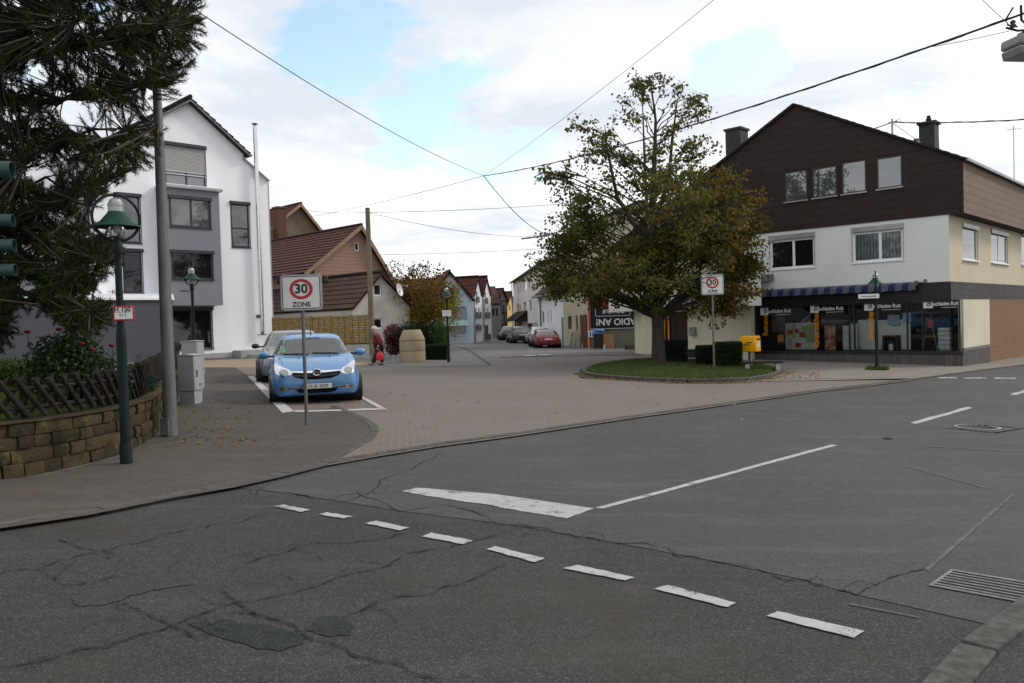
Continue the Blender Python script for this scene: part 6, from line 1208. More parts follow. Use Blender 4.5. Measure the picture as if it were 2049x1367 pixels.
while t < WPa.len:
    l = rg.uniform(.5, .9); a, b = t + .004, min(WPa.len, t + l) - .004; t += l
    if b - a < .1: continue
    base = len(mb.v)
    for i in range(4):
        tt = a + (b - a) * i / 3
        for v, z in ((-.035 + rg.uniform(-.006, .006), WH_), (-.035, WH_ + .012), (.31, WH_ + .014), (.31, WH_)): mb.v.append(tuple(wallpt(tt, v, z)))
    for i in range(3):
        for j in range(4): q = base + i * 4; mb.f.append((q + j, q + (j + 1) % 4, q + 4 + (j + 1) % 4, q + 4 + j)); mb.m.append(0)
    for e in (0, 3): mb.f.append(tuple(base + e * 4 + j for j in range(4))); mb.m.append(0)
mb.build('coping', m_stone, SW, angle=40)
GP = [WPa.at(WPa.len * i / 30)[0] + Vector((-WPa.at(WPa.len * i / 30)[1].y, WPa.at(WPa.len * i / 30)[1].x, 0)) * .2 + Vector((0, 0, WH_ - .05)) for i in range(31)]
far = [at(335, 700, 15.0), at(-420, 700, 15.0)]
for p in far: p.z = zg(p.x) + WH_ - .05
m_lawn = leafmat('lawn_ground', [(.03, .05, .012), (.055, .085, .02)], .0, .9)
sheet('lawn', None, 0, m_lawn, GP + far)
far2 = [FW.w(-9.8, -1.25, 0), FW.w(-26, -1.25, 0)]
for p in far2: p.z = zg(p.x) + .05
sheet('flower_bed', None, 0, m_soil, [far[0], far2[0], far2[1], far[1]])
gl_ = [G(0, 765, WH_), G(60, 765, WH_)]
pts = []
while len(pts) < 34000:
    d = rng.uniform(8.2, 17); px = rng.uniform(-60, 330); p = at(px, 700, d); q = WPa
    x, y = p.x, p.y; ins = False; PG = GP + far; j = len(PG) - 1
    for i in range(len(PG)):
        if (PG[i].y > y) != (PG[j].y > y) and x < (PG[j].x - PG[i].x) * (y - PG[i].y) / (PG[j].y - PG[i].y) + PG[i].x: ins = not ins
        j = i
    if ins: pts.append((x, y, zg(x) + WH_ - .05))
tag(grass('grass', pts, .075, rng, w=.007), 'mown lawn grass of the corner garden')
# lattice fence
FN = empty('lattice_fence', SW.location.copy(), 0, 'dark weathered crossed picket fence on top of the stone wall', 'fence'); fz = WH_ + .06; fh = .40
for nm, sgn, vv, st_ in (('front_pickets', 1, .16, .205), ('rear_pickets', -1, .215, .205)):
    mb = MB(); t = .1; ph = 0
    while t < WPa.len - .3:
        t0, t1 = (t, t + .36); za, zb2 = (fz + fh + rg.uniform(-.02, .03), fz - .02) if sgn == 1 else (fz - .02, fz + fh + rg.uniform(-.02, .03))
        a = wallpt(t0, vv, za); b = wallpt(t1, vv, zb2); mb.tube([a, a.lerp(b, .5), b], .027 + rg.uniform(-.004, .005), 7); t += st_ + rg.uniform(-.01, .01)
    mb.build(nm, m_wood, FN)
for z in (fz + .08, fz + .29):
    mb = MB(); mb.tube([wallpt(WPa.len * i / 60, .188, z) for i in range(61)], .024, 6); mb.build('rail', m_wood, FN)
t = .5
while t < WPa.len: MB().tube([wallpt(t, .25, WH_ - .1), wallpt(t, .25, fz + fh * .95)], .04, 8).build('post', m_wood, FN); t += 1.6
# ------------------------------------------------------------------ grass island
IS = [(1168, 750), (1182, 757), (1250, 763), (1350, 768), (1430, 768.5), (1500, 766), (1545, 757), (1562, 748), (1545, 739), (1440, 726), (1300, 722), (1215, 731), (1176, 741)]
ISg = [G(a, b, 0) for a, b in IS]; loop = smooth(ISg + ISg[:1], 2); c_ = sum(loop, Vector()) / len(loop)
strip('kerb', loop, .13, .14, m_kerb_d, .6)
inner = [c_ + (p - c_) * .965 for p in loop[:-1]]; sheet('island_grass_base', None, 0, m_lawn, [Vector((p.x, p.y, zg(p.x) + .125)) for p in inner])
strip('gutter', [c_ + (p - c_) * 1.06 for p in loop[:len(loop) * 9 // 14]], .22, .036, m_kerb, .3)
def inside(x, y, PG):
    ins = False; j = len(PG) - 1
    for i in range(len(PG)):
        if (PG[i].y > y) != (PG[j].y > y) and x < (PG[j].x - PG[i].x) * (y - PG[i].y) / (PG[j].y - PG[i].y) + PG[i].x: ins = not ins
        j = i
    return ins
xs = [p.x for p in inner]; ys = [p.y for p in inner]; pts = []
while len(pts) < 26000:
    x, y = rng.uniform(min(xs), max(xs)), rng.uniform(min(ys), max(ys))
    if inside(x, y, inner): pts.append((x, y, zg(x) + .12))
tag(grass('grass', pts, .10, rng, w=.013), 'mown grass growing on the kerbed island under the tree')
# hedges: leafy boxes
m_hedge = leafmat('hedge_leaves', [(.008, .016, .007), (.014, .028, .010), (.025, .042, .014)], .2); m_core = pm('hedge_core', (.006, .009, .005), .95)
def hedge(name, corner, rot, w, d, h, n, size, label, mats=None, cat='hedge', group=None, rnd=.08):
    o = empty(name, corner, rot, label, cat, group); MB().box(.06, w - .06, .06, d - .06, -.1, h - .06).build('inner_twigs', m_core, o)
    P = rng.uniform(0, 1, (n, 3)) * np.array([w, d, h]); f = rng.integers(0, 5, n); dep = np.abs(rng.normal(0, rnd * .5, n)) - rnd * .35
    P[f == 0, 1] = dep[f == 0]; P[f == 1, 0] = dep[f == 1]; P[f == 2, 0] = w - dep[f == 2]; P[f == 3, 2] = h - dep[f == 3]; P[f == 4, 1] = np.where(rng.random((f == 4).sum()) < .5, dep[f == 4], d - dep[f == 4])
    leaves('foliage', P, size, mats or m_hedge, o, rng); return o
def hpx(name, x0, x1, ytop, ybot, dz, rot, d, n, size, label, **k):
    a = G(x0, ybot, dz); kk = FPX / a.y; return hedge(name, a, rot, (x1 - x0) / kk, d, (ybot - ytop) / kk, n, size, label, **k)
hpx('clipped_hedge', 1326, 1375, 683, 728, .1, R(-10), .8, 5000, .06, 'dark clipped hedge block just right of the tree trunk', group='clipped hedge blocks on the island'); hpx('clipped_hedge', 1396, 1436, 694, 733, .1, R(-10), .8, 4000, .06, 'dark clipped hedge block behind the zone sign post', group='clipped hedge blocks on the island'); hpx('clipped_hedge', 1434, 1484, 687, 737, .1, R(-10), .9, 5500, .06, 'dark clipped hedge block left of the yellow post box', group='clipped hedge blocks on the island')
# black bin, bench, post box
b = G(1376, 729, .1); o = empty('litter_bin', b, R(-8), 'black box shaped bin with pale stripes between the hedge blocks', 'bin'); MB().box(0, .40, 0, .4, .03, .5).build('body', m_black, o, bevel=.02); MB().box(.03, .37, -.012, -.003, .2, .235).build('pale_stripe', m_concg, o); MB().box(-.02, .42, -.02, .42, .503, .54).build('lid', m_blackp, o, bevel=.01)
b = G(1484, 747, .036); o = empty('bench', b, R(-14), 'low dark wooden bench with concrete legs beside the post box', 'bench'); k = FPX / b.y; bw = 80 / k
mb = MB()
for i in range(4): mb.box(0, bw, i * .12, i * .12 + .105, .30, .355)
mb.build('seat', m_wood, o, bevel=.01)
for x in (.12, bw - .22): MB().box(x, x + .13, .05, .42, -.05, .297).build('leg', m_concg, o, bevel=.01)
b = G(1497, 739, .036); o = empty('post_box', b, R(-47), 'yellow wall shaped post box with a black horn emblem on a grey post', 'post box'); k = FPX / b.y; zb2 = (739 - 704) / k; zt2 = (739 - 672) / k; w = .62; d = .34
MB().box(-.05, .05, .1, .2, -.05, zb2).build('post', m_galv, o); bx = MB().box(-w / 2, w / 2, 0, d, zb2, zt2 - .06).prism([(-w / 2, 0, zt2 - .059), (-w / 2, d, zt2 - .059), (-w / 2, d * .8, zt2), (-w / 2, .04, zt2 - .01)], (w, 0, 0)).build('box', m_yellow, o, bevel=.02)
MB().box(w / 2 + .003, w / 2 + .02, .04, d - .04, zt2 - .14, zt2 - .09).build('slot', m_black, o); MB().box(w / 2 + .003, w / 2 + .008, .08, d - .08, zb2 + .14, zt2 - .2).build('collection_label', m_signw, o)
mb = MB(); T = Matrix.Rotation(R(90), 3, 'X'); zc = (zb2 + zt2) / 2; mb.torus((0.0, -.008, zc), .065, .012, 24, 6, T=T, sy=.75); mb.tube([(.03, -.008, zc + .05), (.13, -.008, zc + .055), (.15, -.008, zc + .04)], [.012, .014, .03], 6).tube([(-.02, -.008, zc - .045), (-.13, -.008, zc - .02), (-.14, -.008, zc)], .011, 6); mb.build('horn_emblem', m_ink, bx)
# ------------------------------------------------------------------ wooden pole, tank, rack, yard bits
b = at(745, 700, 35.2); b.z = zg(b.x); t = at(736, 416, 35.2); o = empty('wooden_pole', b, 0, 'tall weathered wooden utility pole at the end of the wooden fence', 'pole'); hp = t.z - b.z; MB().tube([(0, 0, -.1), (0, 0, hp)], [.13, .10], 14).build('shaft', m_pole, o); MB().tube([(-.12, 0, hp - .2), (.12, 0, hp - .2)], .02, 6).build('cable_bracket', m_galv, o); WPOLE = b + Vector((0, 0, hp - .2))
b = G(826, 724, .03); k = FPX / b.y; o = empty('concrete_silo', b, 0, 'stacked beige concrete rings with a conical top between the bushes', 'concrete rings'); r = 25.5 / k; h1 = 22 / k; h2 = 42 / k; h3 = 64 / k
for z0, z1, nm in ((0, h1 - .008, 'lower_ring'), (h1 + .008, h2 - .008, 'upper_ring')): MB().lathe([(.001, z0), (r * .99, z0), (r, z0 + .02), (r, z1 - .02), (r * .99, z1), (.001, z1)], seg=40).build(nm, m_conc, o)
MB().lathe([(.001, h2 + .008), (r * .99, h2 + .008), (r, h2 + .03), (r, h2 + .06), (r * .70, h3 - .02), (r * .66, h3), (.001, h3)], seg=40).build('cone_ring', m_conc, o)
b = G(738, 728, .03); o = empty('bicycle_rack', b, 0, 'low galvanised bicycle rack on the ground behind the walking man', 'bicycle rack'); mb = MB(); mb.box(0, 1.25, 0, .05, .1, .16).box(.5, 1.35, .35, .4, .12, .18)
MB_ = mb.build('bars', m_galv, o); 
for i in range(6): x = .05 + i * .22; MB().tube([(x, 0, .0), (x, 0, .26), (x, .4, .3), (x, .42, 0)], .014, 6).build('hoop', m_galv, o)
b = G(1198, 699, .02); o = empty('wheelie_bin', b, R(-5), 'black wheelie bin with bulging blue bag under the banner', 'wheelie bin'); MB().prism([(-.27, -.3, .08), (.27, -.3, .08), (.32, -.36, .92), (-.32, -.36, .92)], (0, .6, 0)).build('body', m_blackp, o, bevel=.02); MB().box(-.33, .33, -.38, .3, .923, .97).build('lid', pm('bin_blue', (.03, .08, .25), .5), o, bevel=.02)
for s in (-1, 1): MB().lathe([(.001, -.03), (.1, -.03), (.1, .03), (.001, .03)], (s * .25, .25, .1), 14, 0, Matrix.Rotation(R(90), 3, 'Y')).build('wheel', m_rubber, o)
b2 = G(1197, 699, .02); q = at(1198, 664, b2.y - .1); bag = empty('rubbish_bag', q, 0, 'crumpled blue bag lying on the wheelie bin lid', 'bag'); MB().ball((0, 0, .05), .3, 14, sc=(1.1, .8, .35)).ball((.15, .05, .1), .16, 10, sc=(1.2, .8, .5)).build('sack', pm('blue_bag', (.03, .14, .45), .4, var=.3, vs=9, bump=.5, bs=14), bag, angle=60)
b = G(1216, 697.5, .02); o = empty('cardboard_sheet', b, R(-6), 'large brown cardboard sheet leaning against the yard wall', 'cardboard'); k = FPX / b.y; MB().prism([(-.42, 0, 0), (.42, 0, 0), (.38, .22, 28 / k), (-.45, .22, 28 / k)], (0, .02, 0)).build('sheet', pm('cardboard', (.27, .15, .075), .9, var=.15), o); MB().box(-.02, -.01, -.01, .0, .1, .2).build('fold', m_wood, o)
b = G(1206, 699, .02); o = empty('paint_bucket', b, 0, 'small white bucket standing in front of the cardboard', 'bucket'); MB().lathe([(.001, 0), (.12, 0), (.14, .25), (.13, .25), (.12, .05)], seg=16).build('pail', m_wframe, o); MB().torus((0, 0, .25), .142, .008, 16, 5).build('rim', m_signw, o)
b = G(1187, 697.5, .02); o = empty('notice_board', at(1187, 668, b.y), 0, 'small white notice with three dark bars behind the bin', 'notice'); MB().box(-.3, .3, -.01, .01, -.2, .2).build('board', m_signw, o)
for i in range(3): MB().box(-.22 + i * .16, -.13 + i * .16, -.015, -.011, -.15, .12).build('bar', m_eublue, o)
b = G(1262, 700, .02); o = empty('plastic_crate', b, R(-20), 'low reddish crate at the foot of the extension pillar', 'crate'); mb = MB()
for z in (0, .1, .2): mb.box(-.28, .28, -.2, .2, z + .02, z + .08)
mb.build('slats', pm('crate_red', (.12, .04, .03), .7), o); MB().box(-.3, -.27, -.21, .21, 0, .3).box(.27, .3, -.21, .21, 0, .3).build('ends', pm('crate_end', (.10, .035, .028), .7), o)
b = G(1157, 695, .02); o = empty('leaning_planks', b, R(-35), 'grey planks and boards leaning against the old yellow house', 'planks'); mb = MB()
for i in range(5): mb.prism([(-.7 + i * .3, 0, 0), (-.48 + i * .3, 0, 0), (-.5 + i * .3, .35, 1.0 + .1 * (i % 3)), (-.7 + i * .3, .35, .95 + .1 * (i % 3))], (0, .03, 0))
mb.build('boards', pm('grey_boards', (.22, .21, .16), .9, var=.3), o)
# ------------------------------------------------------------------ walking man
def skin(name, verts, edges, radii, mat, parent, sub=2, root=0):
    me = bpy.data.meshes.new(name); me.from_pydata(verts, edges, []); o = bpy.data.objects.new(name, me); SC.collection.objects.link(o)
    m = o.modifiers.new('skin', 'SKIN'); m.use_smooth_shade = True; m.branch_smoothing = .6
    for i, r in enumerate(radii): me.skin_vertices[0].data[i].radius = (r, r) if not isinstance(r, tuple) else r
    for i in range(len(verts)): me.skin_vertices[0].data[i].use_root = i == root
    s = o.modifiers.new('sub', 'SUBSURF'); s.levels = sub; s.render_levels = sub
    bpy.context.view_layer.update(); ev = o.evaluated_get(bpy.context.evaluated_depsgraph_get()); m2 = bpy.data.meshes.new_from_object(ev); m2.name = name
    bpy.data.objects.remove(o); bpy.data.meshes.remove(me); m2.materials.clear(); return finish(name, m2, mat, parent, None, None) if False else _fin(name, m2, mat, parent)
def _fin(name, m2, mat, parent):
    m2.materials.append(mat); o = bpy.data.objects.new(name, m2); SC.collection.objects.link(o); m2.polygons.foreach_set('use_smooth', [True] * len(m2.polygons)); o.parent = parent; return o
pb = G(757, 731, .03); PS = empty('person', pb, 0, 'stooped white haired man in maroon jacket and dark trousers, walking left', 'person'); PS.scale = (1, 1, .92)
m_skin = pm('skin', (.46, .27, .20), .6, var=.08); m_jkt = pm('maroon_jacket', (.115, .018, .026), .85, var=.25, vs=9, bump=.4, bs=25); m_trs = pm('dark_trousers', (.028, .030, .036), .9, var=.25, vs=8, bump=.3, bs=25); m_shoe = pm('black_shoes', (.012, .012, .013), .5); m_hair = pm('white_hair', (.55, .53, .50), .8, var=.2, vs=30, bump=.5, bs=60); m_bag = pm('red_bag', (.45, .010, .016), .4, var=.15, vs=9, bump=.5, bs=15)
# x to the picture's right (he walks towards -x), y away, z up
hip = (.05, 0, .80)
V = [hip, (.03, 0, .95), (-.01, 0, 1.12), (-.06, 0, 1.27), (-.10, 0, 1.345), (-.125, 0, 1.41), (-.135, 0, 1.475), (-.125, 0, 1.545),
     (.05, -.09, .76), (-.05, -.10, .46), (-.20, -.10, .10), (-.30, -.10, .045), (.06, .09, .76), (.12, .10, .46), (.13, .10, .10), (.03, .10, .045),
     (-.03, -.19, 1.24), (.10, -.24, 1.02), (.07, -.25, .80), (.045, -.255, .73), (-.05, .19, 1.24), (-.11, .24, 1.0), (-.20, .24, .82), (-.23, .24, .755)]
E = [(0, 1), (1, 2), (2, 3), (3, 4), (4, 5), (5, 6), (6, 7), (0, 8), (8, 9), (9, 10), (10, 11), (0, 12), (12, 13), (13, 14), (14, 15), (3, 16), (16, 17), (17, 18), (18, 19), (3, 20), (20, 21), (21, 22), (22, 23)]
Rd = [.115, .12, .125, .11, .06, .058, .092, .085, .085, .06, .04, .035, .085, .06, .04, .035, .06, .045, .033, .03, .06, .045, .033, .03]
bd = skin('body', V, E, Rd, m_skin, PS)
def fingers(c, d, side):
    for i in range(4):
        o_ = (i - 1.5) * .019; b = Vector(c) + Vector((o_, 0, -.035)); skinless = MB().tube([b, b + Vector((-.004, side * .008, -.035 - .006 * (i in (1, 2)))), b + Vector((.008, side * .03, -.05))], [.009, .008, .006], 6).build('finger', m_skin, bd)
    MB().tube([Vector(c) + Vector((-.03, 0, -.005)), Vector(c) + Vector((-.05, side * .012, -.035)), Vector(c) + Vector((-.04, side * .02, -.06))], [.011, .010, .007], 6).build('thumb', m_skin, bd)
fingers(V[19], 0, 1); fingers(V[23], 0, -1)
MB().tube([(-.225, 0, 1.50), (-.25, 0, 1.465), (-.225, 0, 1.455)], [.012, .018, .014], 8).build('nose', m_skin, bd); MB().box(-.222, -.205, -.022, .022, 1.418, 1.426).build('mouth', pm('lips', (.3, .12, .1), .6), bd)
for s in (-1, 1): MB().ball((-.212, s * .034, 1.505), .011, 8).build('eye', m_ink, bd); MB().ball((-.118, s * .096, 1.485), .032, 10, sc=(.7, .3, 1.1)).build('ear', m_skin, bd)
MB().ball((-.105, 0, 1.535), .112, 18, sc=(.98, .95, .72)).ball((-.075, 0, 1.485), .10, 14, sc=(.75, .98, .8)).build('hair', m_hair, PS, angle=60)
jv = [(.05, 0, .82), (.03, 0, .95), (-.01, 0, 1.12), (-.06, 0, 1.27), (-.09, 0, 1.34), (-.03, -.185, 1.24), (.10, -.235, 1.02), (.075, -.245, .82), (-.05, .185, 1.24), (-.11, .235, 1.0), (-.19, .235, .84)]
skin('jacket', jv, [(0, 1), (1, 2), (2, 3), (3, 4), (3, 5), (5, 6), (6, 7), (3, 8), (8, 9), (9, 10)], [.20, .205, .205, .17, .09, .105, .085, .07, .105, .085, .07], m_jkt, PS)
skin('trousers', [(.05, 0, .84), (.05, -.09, .76), (-.05, -.10, .46), (-.19, -.10, .09), (.06, .09, .76), (.12, .10, .46), (.135, .10, .09)], [(0, 1), (1, 2), (2, 3), (0, 4), (4, 5), (5, 6)], [.17, .135, .105, .085, .135, .105, .085], m_trs, PS)
for x, y in ((-.22, -.10), (.11, .10)): MB().ball((x - .03, y, .035), .055, 12, sc=(1.9, .85, .7)).box(x - .135, x + .07, y - .042, y + .042, 0, .022).build('shoe', m_shoe, PS, angle=50)
BG = empty('shopping_bag', pb + Vector((.115, -.27, .10)), 0, 'bright red shopping bag carried low in the man\'s hand', 'bag')
mb = MB(); prof = [(.02, .06, .16), (.20, .10, .17), (.22, .11, .26), (.20, .09, .40), (.10, .05, .52), (.03, .02, .60)]
n_ = len(mb.v); seg = 16
for i, (a, b_, z) in enumerate([(.10, .05, .12), (.185, .10, .135), (.205, .115, .25), (.19, .10, .38), (.11, .05, .48), (.05, .02, .53)]):
    for j in range(seg): t = 2 * math.pi * j / seg; w_ = 1 + .08 * math.sin(3 * t + i); mb.v.append((a * math.cos(t) * w_, b_ * math.sin(t) * w_, z))
for i in range(5):
    for j in range(seg): a = i * seg + j; b_ = i * seg + (j + 1) % seg; mb.f.append((a, b_, b_ + seg, a + seg)); mb.m.append(0)
mb.f.append(tuple(range(seg))); mb.m.append(0); mb.build('sack', m_bag, BG, angle=60); BG.scale = (.72, .72, .80); MB().tube([(-.05, 0, .52), (-.085, 0, .62), (-.08, 0, .655)], .01, 6).tube([(.05, 0, .52), (-.06, 0, .62), (-.08, 0, .655)], .01, 6).build('handle', m_bag, BG)
# ------------------------------------------------------------------ trees and shrubs
rng = np.random.default_rng(21)
def prof_interp(tab, y):
    ys = [t[0] for t in tab]; return np.interp(y, ys, [t[1] for t in tab]), np.interp(y, ys, [t[2] for t in tab])
def curve_pts(a, b, sag, n=6, jit=.0):
    a, b = Vector(a), Vector(b); out = []
    for i in range(n + 1):
        t = i / n; p = a.lerp(b, t) + Vector((0, 0, sag * 4 * t * (1 - t)))
        if 0 < i < n and jit: p += Vector(rng.normal(0, jit, 3))
        out.append(p)
    return out
TB = G(1318, 727, .12); TY = TB.y
LT = empty('street_tree', TB, 0, 'large autumn tinged broadleaf tree growing on the grass island', 'tree'); o_ = -TB
def tpx(px, py, dy=0): return at(px, py, TY + dy) - TB
tr = MB(); tr.tube([Vector((0, 0, -.1)), Vector((0, 0, .15)), tpx(1317, 660), tpx(1311, 560), tpx(1308, 470)], [.36, .27, .23, .20, .17], 12)
tr.tube([tpx(1308, 475), tpx(1306, 400), tpx(1310, 320), tpx(1312, 240), tpx(1300, 150)], [.17, .12, .085, .05, .015], 9)
tr.tube([tpx(1312, 440), tpx(1338, 360), tpx(1345, 280), tpx(1357, 190)], [.09, .07, .05, .012], 8); tr.tube([tpx(1306, 520), tpx(1270, 450), tpx(1235, 395), tpx(1215, 300), tpx(1210, 250)], [.12, .09, .07, .04, .012], 8); tr.tube([tpx(1308, 500), tpx(1295, 430), tpx(1290, 330), tpx(1285, 190)], [.1, .07, .05, .012], 8)
LIMB = [(1317, 640), (1311, 560), (1308, 500), (1307, 430), (1310, 340), (1312, 250)]
TAB = [(140, 1283, 1335), (165, 1265, 1385), (200, 1240, 1402), (240, 1195, 1405), (270, 1175, 1412), (300, 1150, 1415), (330, 1108, 1412), (350, 1082, 1440), (380, 1130, 1500), (420, 1130, 1528), (450, 1128, 1528), (480, 1118, 1510), (520, 1085, 1508), (560, 1085, 1508), (590, 1125, 1500), (612, 1215, 1450)]
tw = MB(); LP = []; LC = []
def leafy(px, py, dy, spread, n, autumn):
    c = tpx(px, py, dy)
    # limb from the trunk
    ty = min(640, max(230, py + 30 + abs(px - 1310) * .32 + rng.uniform(0, 30))); tx = np.interp(ty, [230, 340, 430, 500, 560, 640], [1312, 1310, 1307, 1308, 1311, 1316]); a = tpx(tx, ty); L = (c - a).length
    pts = curve_pts(a, c, .07 * L, 5, .06); r0 = .010 + .009 * L; tw.tube(pts, [r0 * (1 - .8 * i / 5) for i in range(6)], 5, caps=False)
    k = 6
    ends = [c + Vector(rng.normal(0, spread, 3) * np.array([1, 1, .7])) for _ in range(k)]
    for e in ends: tw.tube([pts[-2], c.lerp(e, .4), e], [.014, .010, .004], 4, caps=False)
    tgt = [c] + ends; nn = n // len(tgt)
    for q in tgt: LP.append(np.asarray(q) + rng.normal(0, spread * .42, (nn, 3)) * np.array([1, 1, .62])); LC.append(np.full(nn, autumn))
cnt = 0
while cnt < 205:
    py = rng.uniform(150, 612)
    l, r = prof_interp(TAB, py)
    keep = np.interp(py, [150, 330, 420, 612], [.30, .50, 1, 1])
    if rng.random() > keep * (r - l) / 430 + .05: continue
    t = rng.uniform(-1, 1); hw = (r - l) / 2; px = (l + r) / 2 + hw * t * .98; rad = hw / FPX * TY; dy = rng.normal(0, .45) * rad * math.sqrt(max(.05, 1 - t * t)) * 1.1
    au = (0 if rng.random() < .6 else 1) if px < 1330 else (1 if rng.random() < .55 else (2 if py > 330 and px > 1400 and rng.random() < .6 else 0))
    sp = np.interp(py, [150, 330, 450, 612], [.26, .34, .42, .40]); leafy(px, py, dy, sp, int(np.interp(py, [150, 330, 450], [52, 105, 205])), au); cnt += 1
for px, py, au in ((1150, 255, 0), (1090, 350, 1), (1105, 345, 0), (1135, 345, 0), (1085, 565, 0), (1080, 525, 0), (1100, 585, 0), (1500, 585, 1), (1495, 545, 0), (1520, 400, 2), (1500, 385, 2), (1525, 440, 1), (1470, 365, 2), (1440, 345, 2), (1180, 590, 0), (1240, 600, 0), (1450, 600, 0), (1300, 160, 0), (1355, 180, 0), (1390, 205, 0), (1285, 185, 0), (1330, 160, 0)): leafy(px, py, rng.uniform(-.6, .6), .24, 90, au)
tr.build('trunk', m_bark, LT, angle=60); tw.build('branches', m_bark, LT, angle=60, fix=False)
P = np.concatenate(LP); C = np.concatenate(LC)
sg_ = np.array(zb_ + Vector((0, 0, (738 - 570) / k_sign)) - TB); ok = ~((np.abs(P[:, 0] - sg_[0] - .05) < .75) & (np.abs(P[:, 2] - sg_[2]) < .7) & (P[:, 1] < sg_[1] + .35)); P, C = P[ok], C[ok]   # no twigs grow through the sign

leaves('crown', P, .135, [leafmat('lime_leaves', [(.036, .046, .011), (.068, .082, .018), (.11, .115, .022), (.17, .14, .028)], .5), leafmat('lime_leaves_mixed', [(.042, .052, .012), (.082, .082, .018), (.13, .108, .022), (.068, .056, .017)], .5), leafmat('lime_leaves_gold', [(.06, .045, .010), (.13, .08, .014), (.18, .105, .018), (.07, .06, .014)], .45)], LT, rng, midx=C.astype(int), aspect=.75)
# fallen leaves round the island and over the pavement
FL = []
for _ in range(900):
    i = rng.integers(0, len(loop) * 9 // 14); p = c_ + (loop[i] - c_) * rng.uniform(1.01, 1.085) + Vector((rng.normal(0, .12), rng.normal(0, .12), 0)); FL.append((p.x, p.y, zg(p.x) + .04))
for _ in range(260): p = G(rng.uniform(1500, 1640), rng.uniform(746, 762)); FL.append((p.x, p.y, zg(p.x) + .055))
for _ in range(150): p = G(rng.uniform(330, 560), rng.uniform(790, 905)); FL.append((p.x, p.y, zg(p.x) + .04))
for _ in range(60): p = G(rng.uniform(650, 1500), rng.uniform(740, 860)); FL.append((p.x, p.y, zg(p.x) + .04))
FL = np.array(FL); n = len(FL); a = rng.uniform(0, 6.28, n); s = rng.uniform(.03, .075, n); cs, sn = np.cos(a), np.sin(a)
def lv(u, v, h): return np.stack([FL[:, 0] + (u * cs - v * sn) * s, FL[:, 1] + (u * sn + v * cs) * s, FL[:, 2] + h * s], 1)
fo = mass('fallen_leaves', np.stack([lv(0, -.6, .1), lv(.4, 0, .35), lv(0, .6, .08), lv(-.4, 0, .3)], 1), np.arange(4 * n).reshape(n, 4), leafmat('dead_leaves', [(.10, .045, .018), (.20, .11, .035), (.34, .24, .07), (.09, .05, .025)], .2)); tag(fo, 'brown and yellow fallen leaves scattered round the island and pavement', kind='stuff')
# ------------------------------------------------------------------ pine
PY = 11.0; pb_ = at(-75, 700, PY + .6); pb_.z = zg(pb_.x) + WH_ - .05
PT = empty('pine_tree', pb_, 0, 'big dark long needled pine overhanging the left corner garden', 'tree')
def ppx(px, py, y): return at(px, py, y) - pb_
MASK = [[(-120, -160), (350, -160), (398, 0), (398, 75), (378, 140), (345, 185), (318, 240), (330, 290), (300, 320), (255, 345), (215, 380), (185, 415), (160, 385), (120, 360), (95, 330), (60, 330), (-120, 420)], [(-120, 330), (60, 360), (100, 380), (155, 415), (175, 450), (240, 490), (235, 525), (200, 560), (165, 600), (235, 615), (215, 650), (160, 680), (120, 640), (80, 600), (40, 615), (-120, 650)], [(-120, 580), (30, 600), (25, 690), (-120, 720)]]
HOLE = [((75, 145), 22), ((120, 205), 24), ((165, 235), 26), ((215, 262), 26), ((300, 235), 20), ((255, 245), 18), ((185, 110), 9), ((345, 50), 14), ((312, 195), 20), ((325, 235), 14), ((330, 75), 10), ((10, 230), 14), ((60, 260), 14), ((270, 170), 13), ((20, 320), 12), ((20, 470), 8), ((50, 580), 16), ((190, 15), 10), ((225, 10), 9)]
def inpoly(x, y, P):
    ins = False; j = len(P) - 1
    for i in range(len(P)):
        if (P[i][1] > y) != (P[j][1] > y) and x < (P[j][0] - P[i][0]) * (y - P[i][1]) / (P[j][1] - P[i][1]) + P[i][0]: ins = not ins
        j = i
    return ins
TRUNK = [Vector((0, 0, -.2)), ppx(-75, 500, PY + .6), ppx(-70, 250, PY + .6), ppx(-60, -50, PY + .6), ppx(-50, -400, PY + .6)]
pt = MB(); pt.tube(TRUNK, [.22, .19, .16, .13, .07], 12)
BR = [((-70, 120), (360, 40), .10), ((-70, 60), (330, -60), .10), ((-70, 200), (330, 165), .09), ((-70, 260), (310, 270), .08), ((-72, 330), (200, 395), .07), ((-72, 420), (210, 500), .07), ((-74, 480), (200, 560), .06), ((-74, 520), (200, 630), .06), ((-70, 30), (150, 60), .08), ((-70, 300), (60, 300), .05), ((-75, 560), (10, 640), .04), ((-60, -60), (250, -120), .08)]
SK = []
for (a, b, r) in BR:
    for dy, fl in ((-1.0, 1), (.2, 1), (1.3, 1), (.3, -1)):
        A = ppx(*a, PY + .6); bx = b[0] if fl == 1 else -75 - min(240, (b[0] + 75) * .7); B = ppx(bx + rng.uniform(-40, 10), b[1] + rng.uniform(-30, 30), PY + dy); pts = curve_pts(A, B, -.12, 8, .05); pt.tube(pts, [r * .40 * (1 - .85 * i / 8) + .006 for i in range(9)], 6, caps=False); SK += pts[2:]
SKA = np.array([tuple(p) for p in SK])
pt.build('trunk', m_bark, PT, angle=60)
tips = []; tries = 0
while len(tips) < 3900 and tries < 60000:
    tries += 1; k = rng.choice(3, p=[.60, .36, .04]); M_ = MASK[k]; xs = [p[0] for p in M_]; ys = [p[1] for p in M_]; x, y = rng.uniform(max(-110, min(xs)), max(xs)), rng.uniform(max(-150, min(ys)), max(ys))
    if not inpoly(x, y, M_): continue
    if any((x - h[0]) ** 2 + (y - h[1]) ** 2 < (r * 1.25) ** 2 for h, r in HOLE) and rng.random() < .985: continue
    tips.append((x, y, PY + rng.normal(0, .75)))
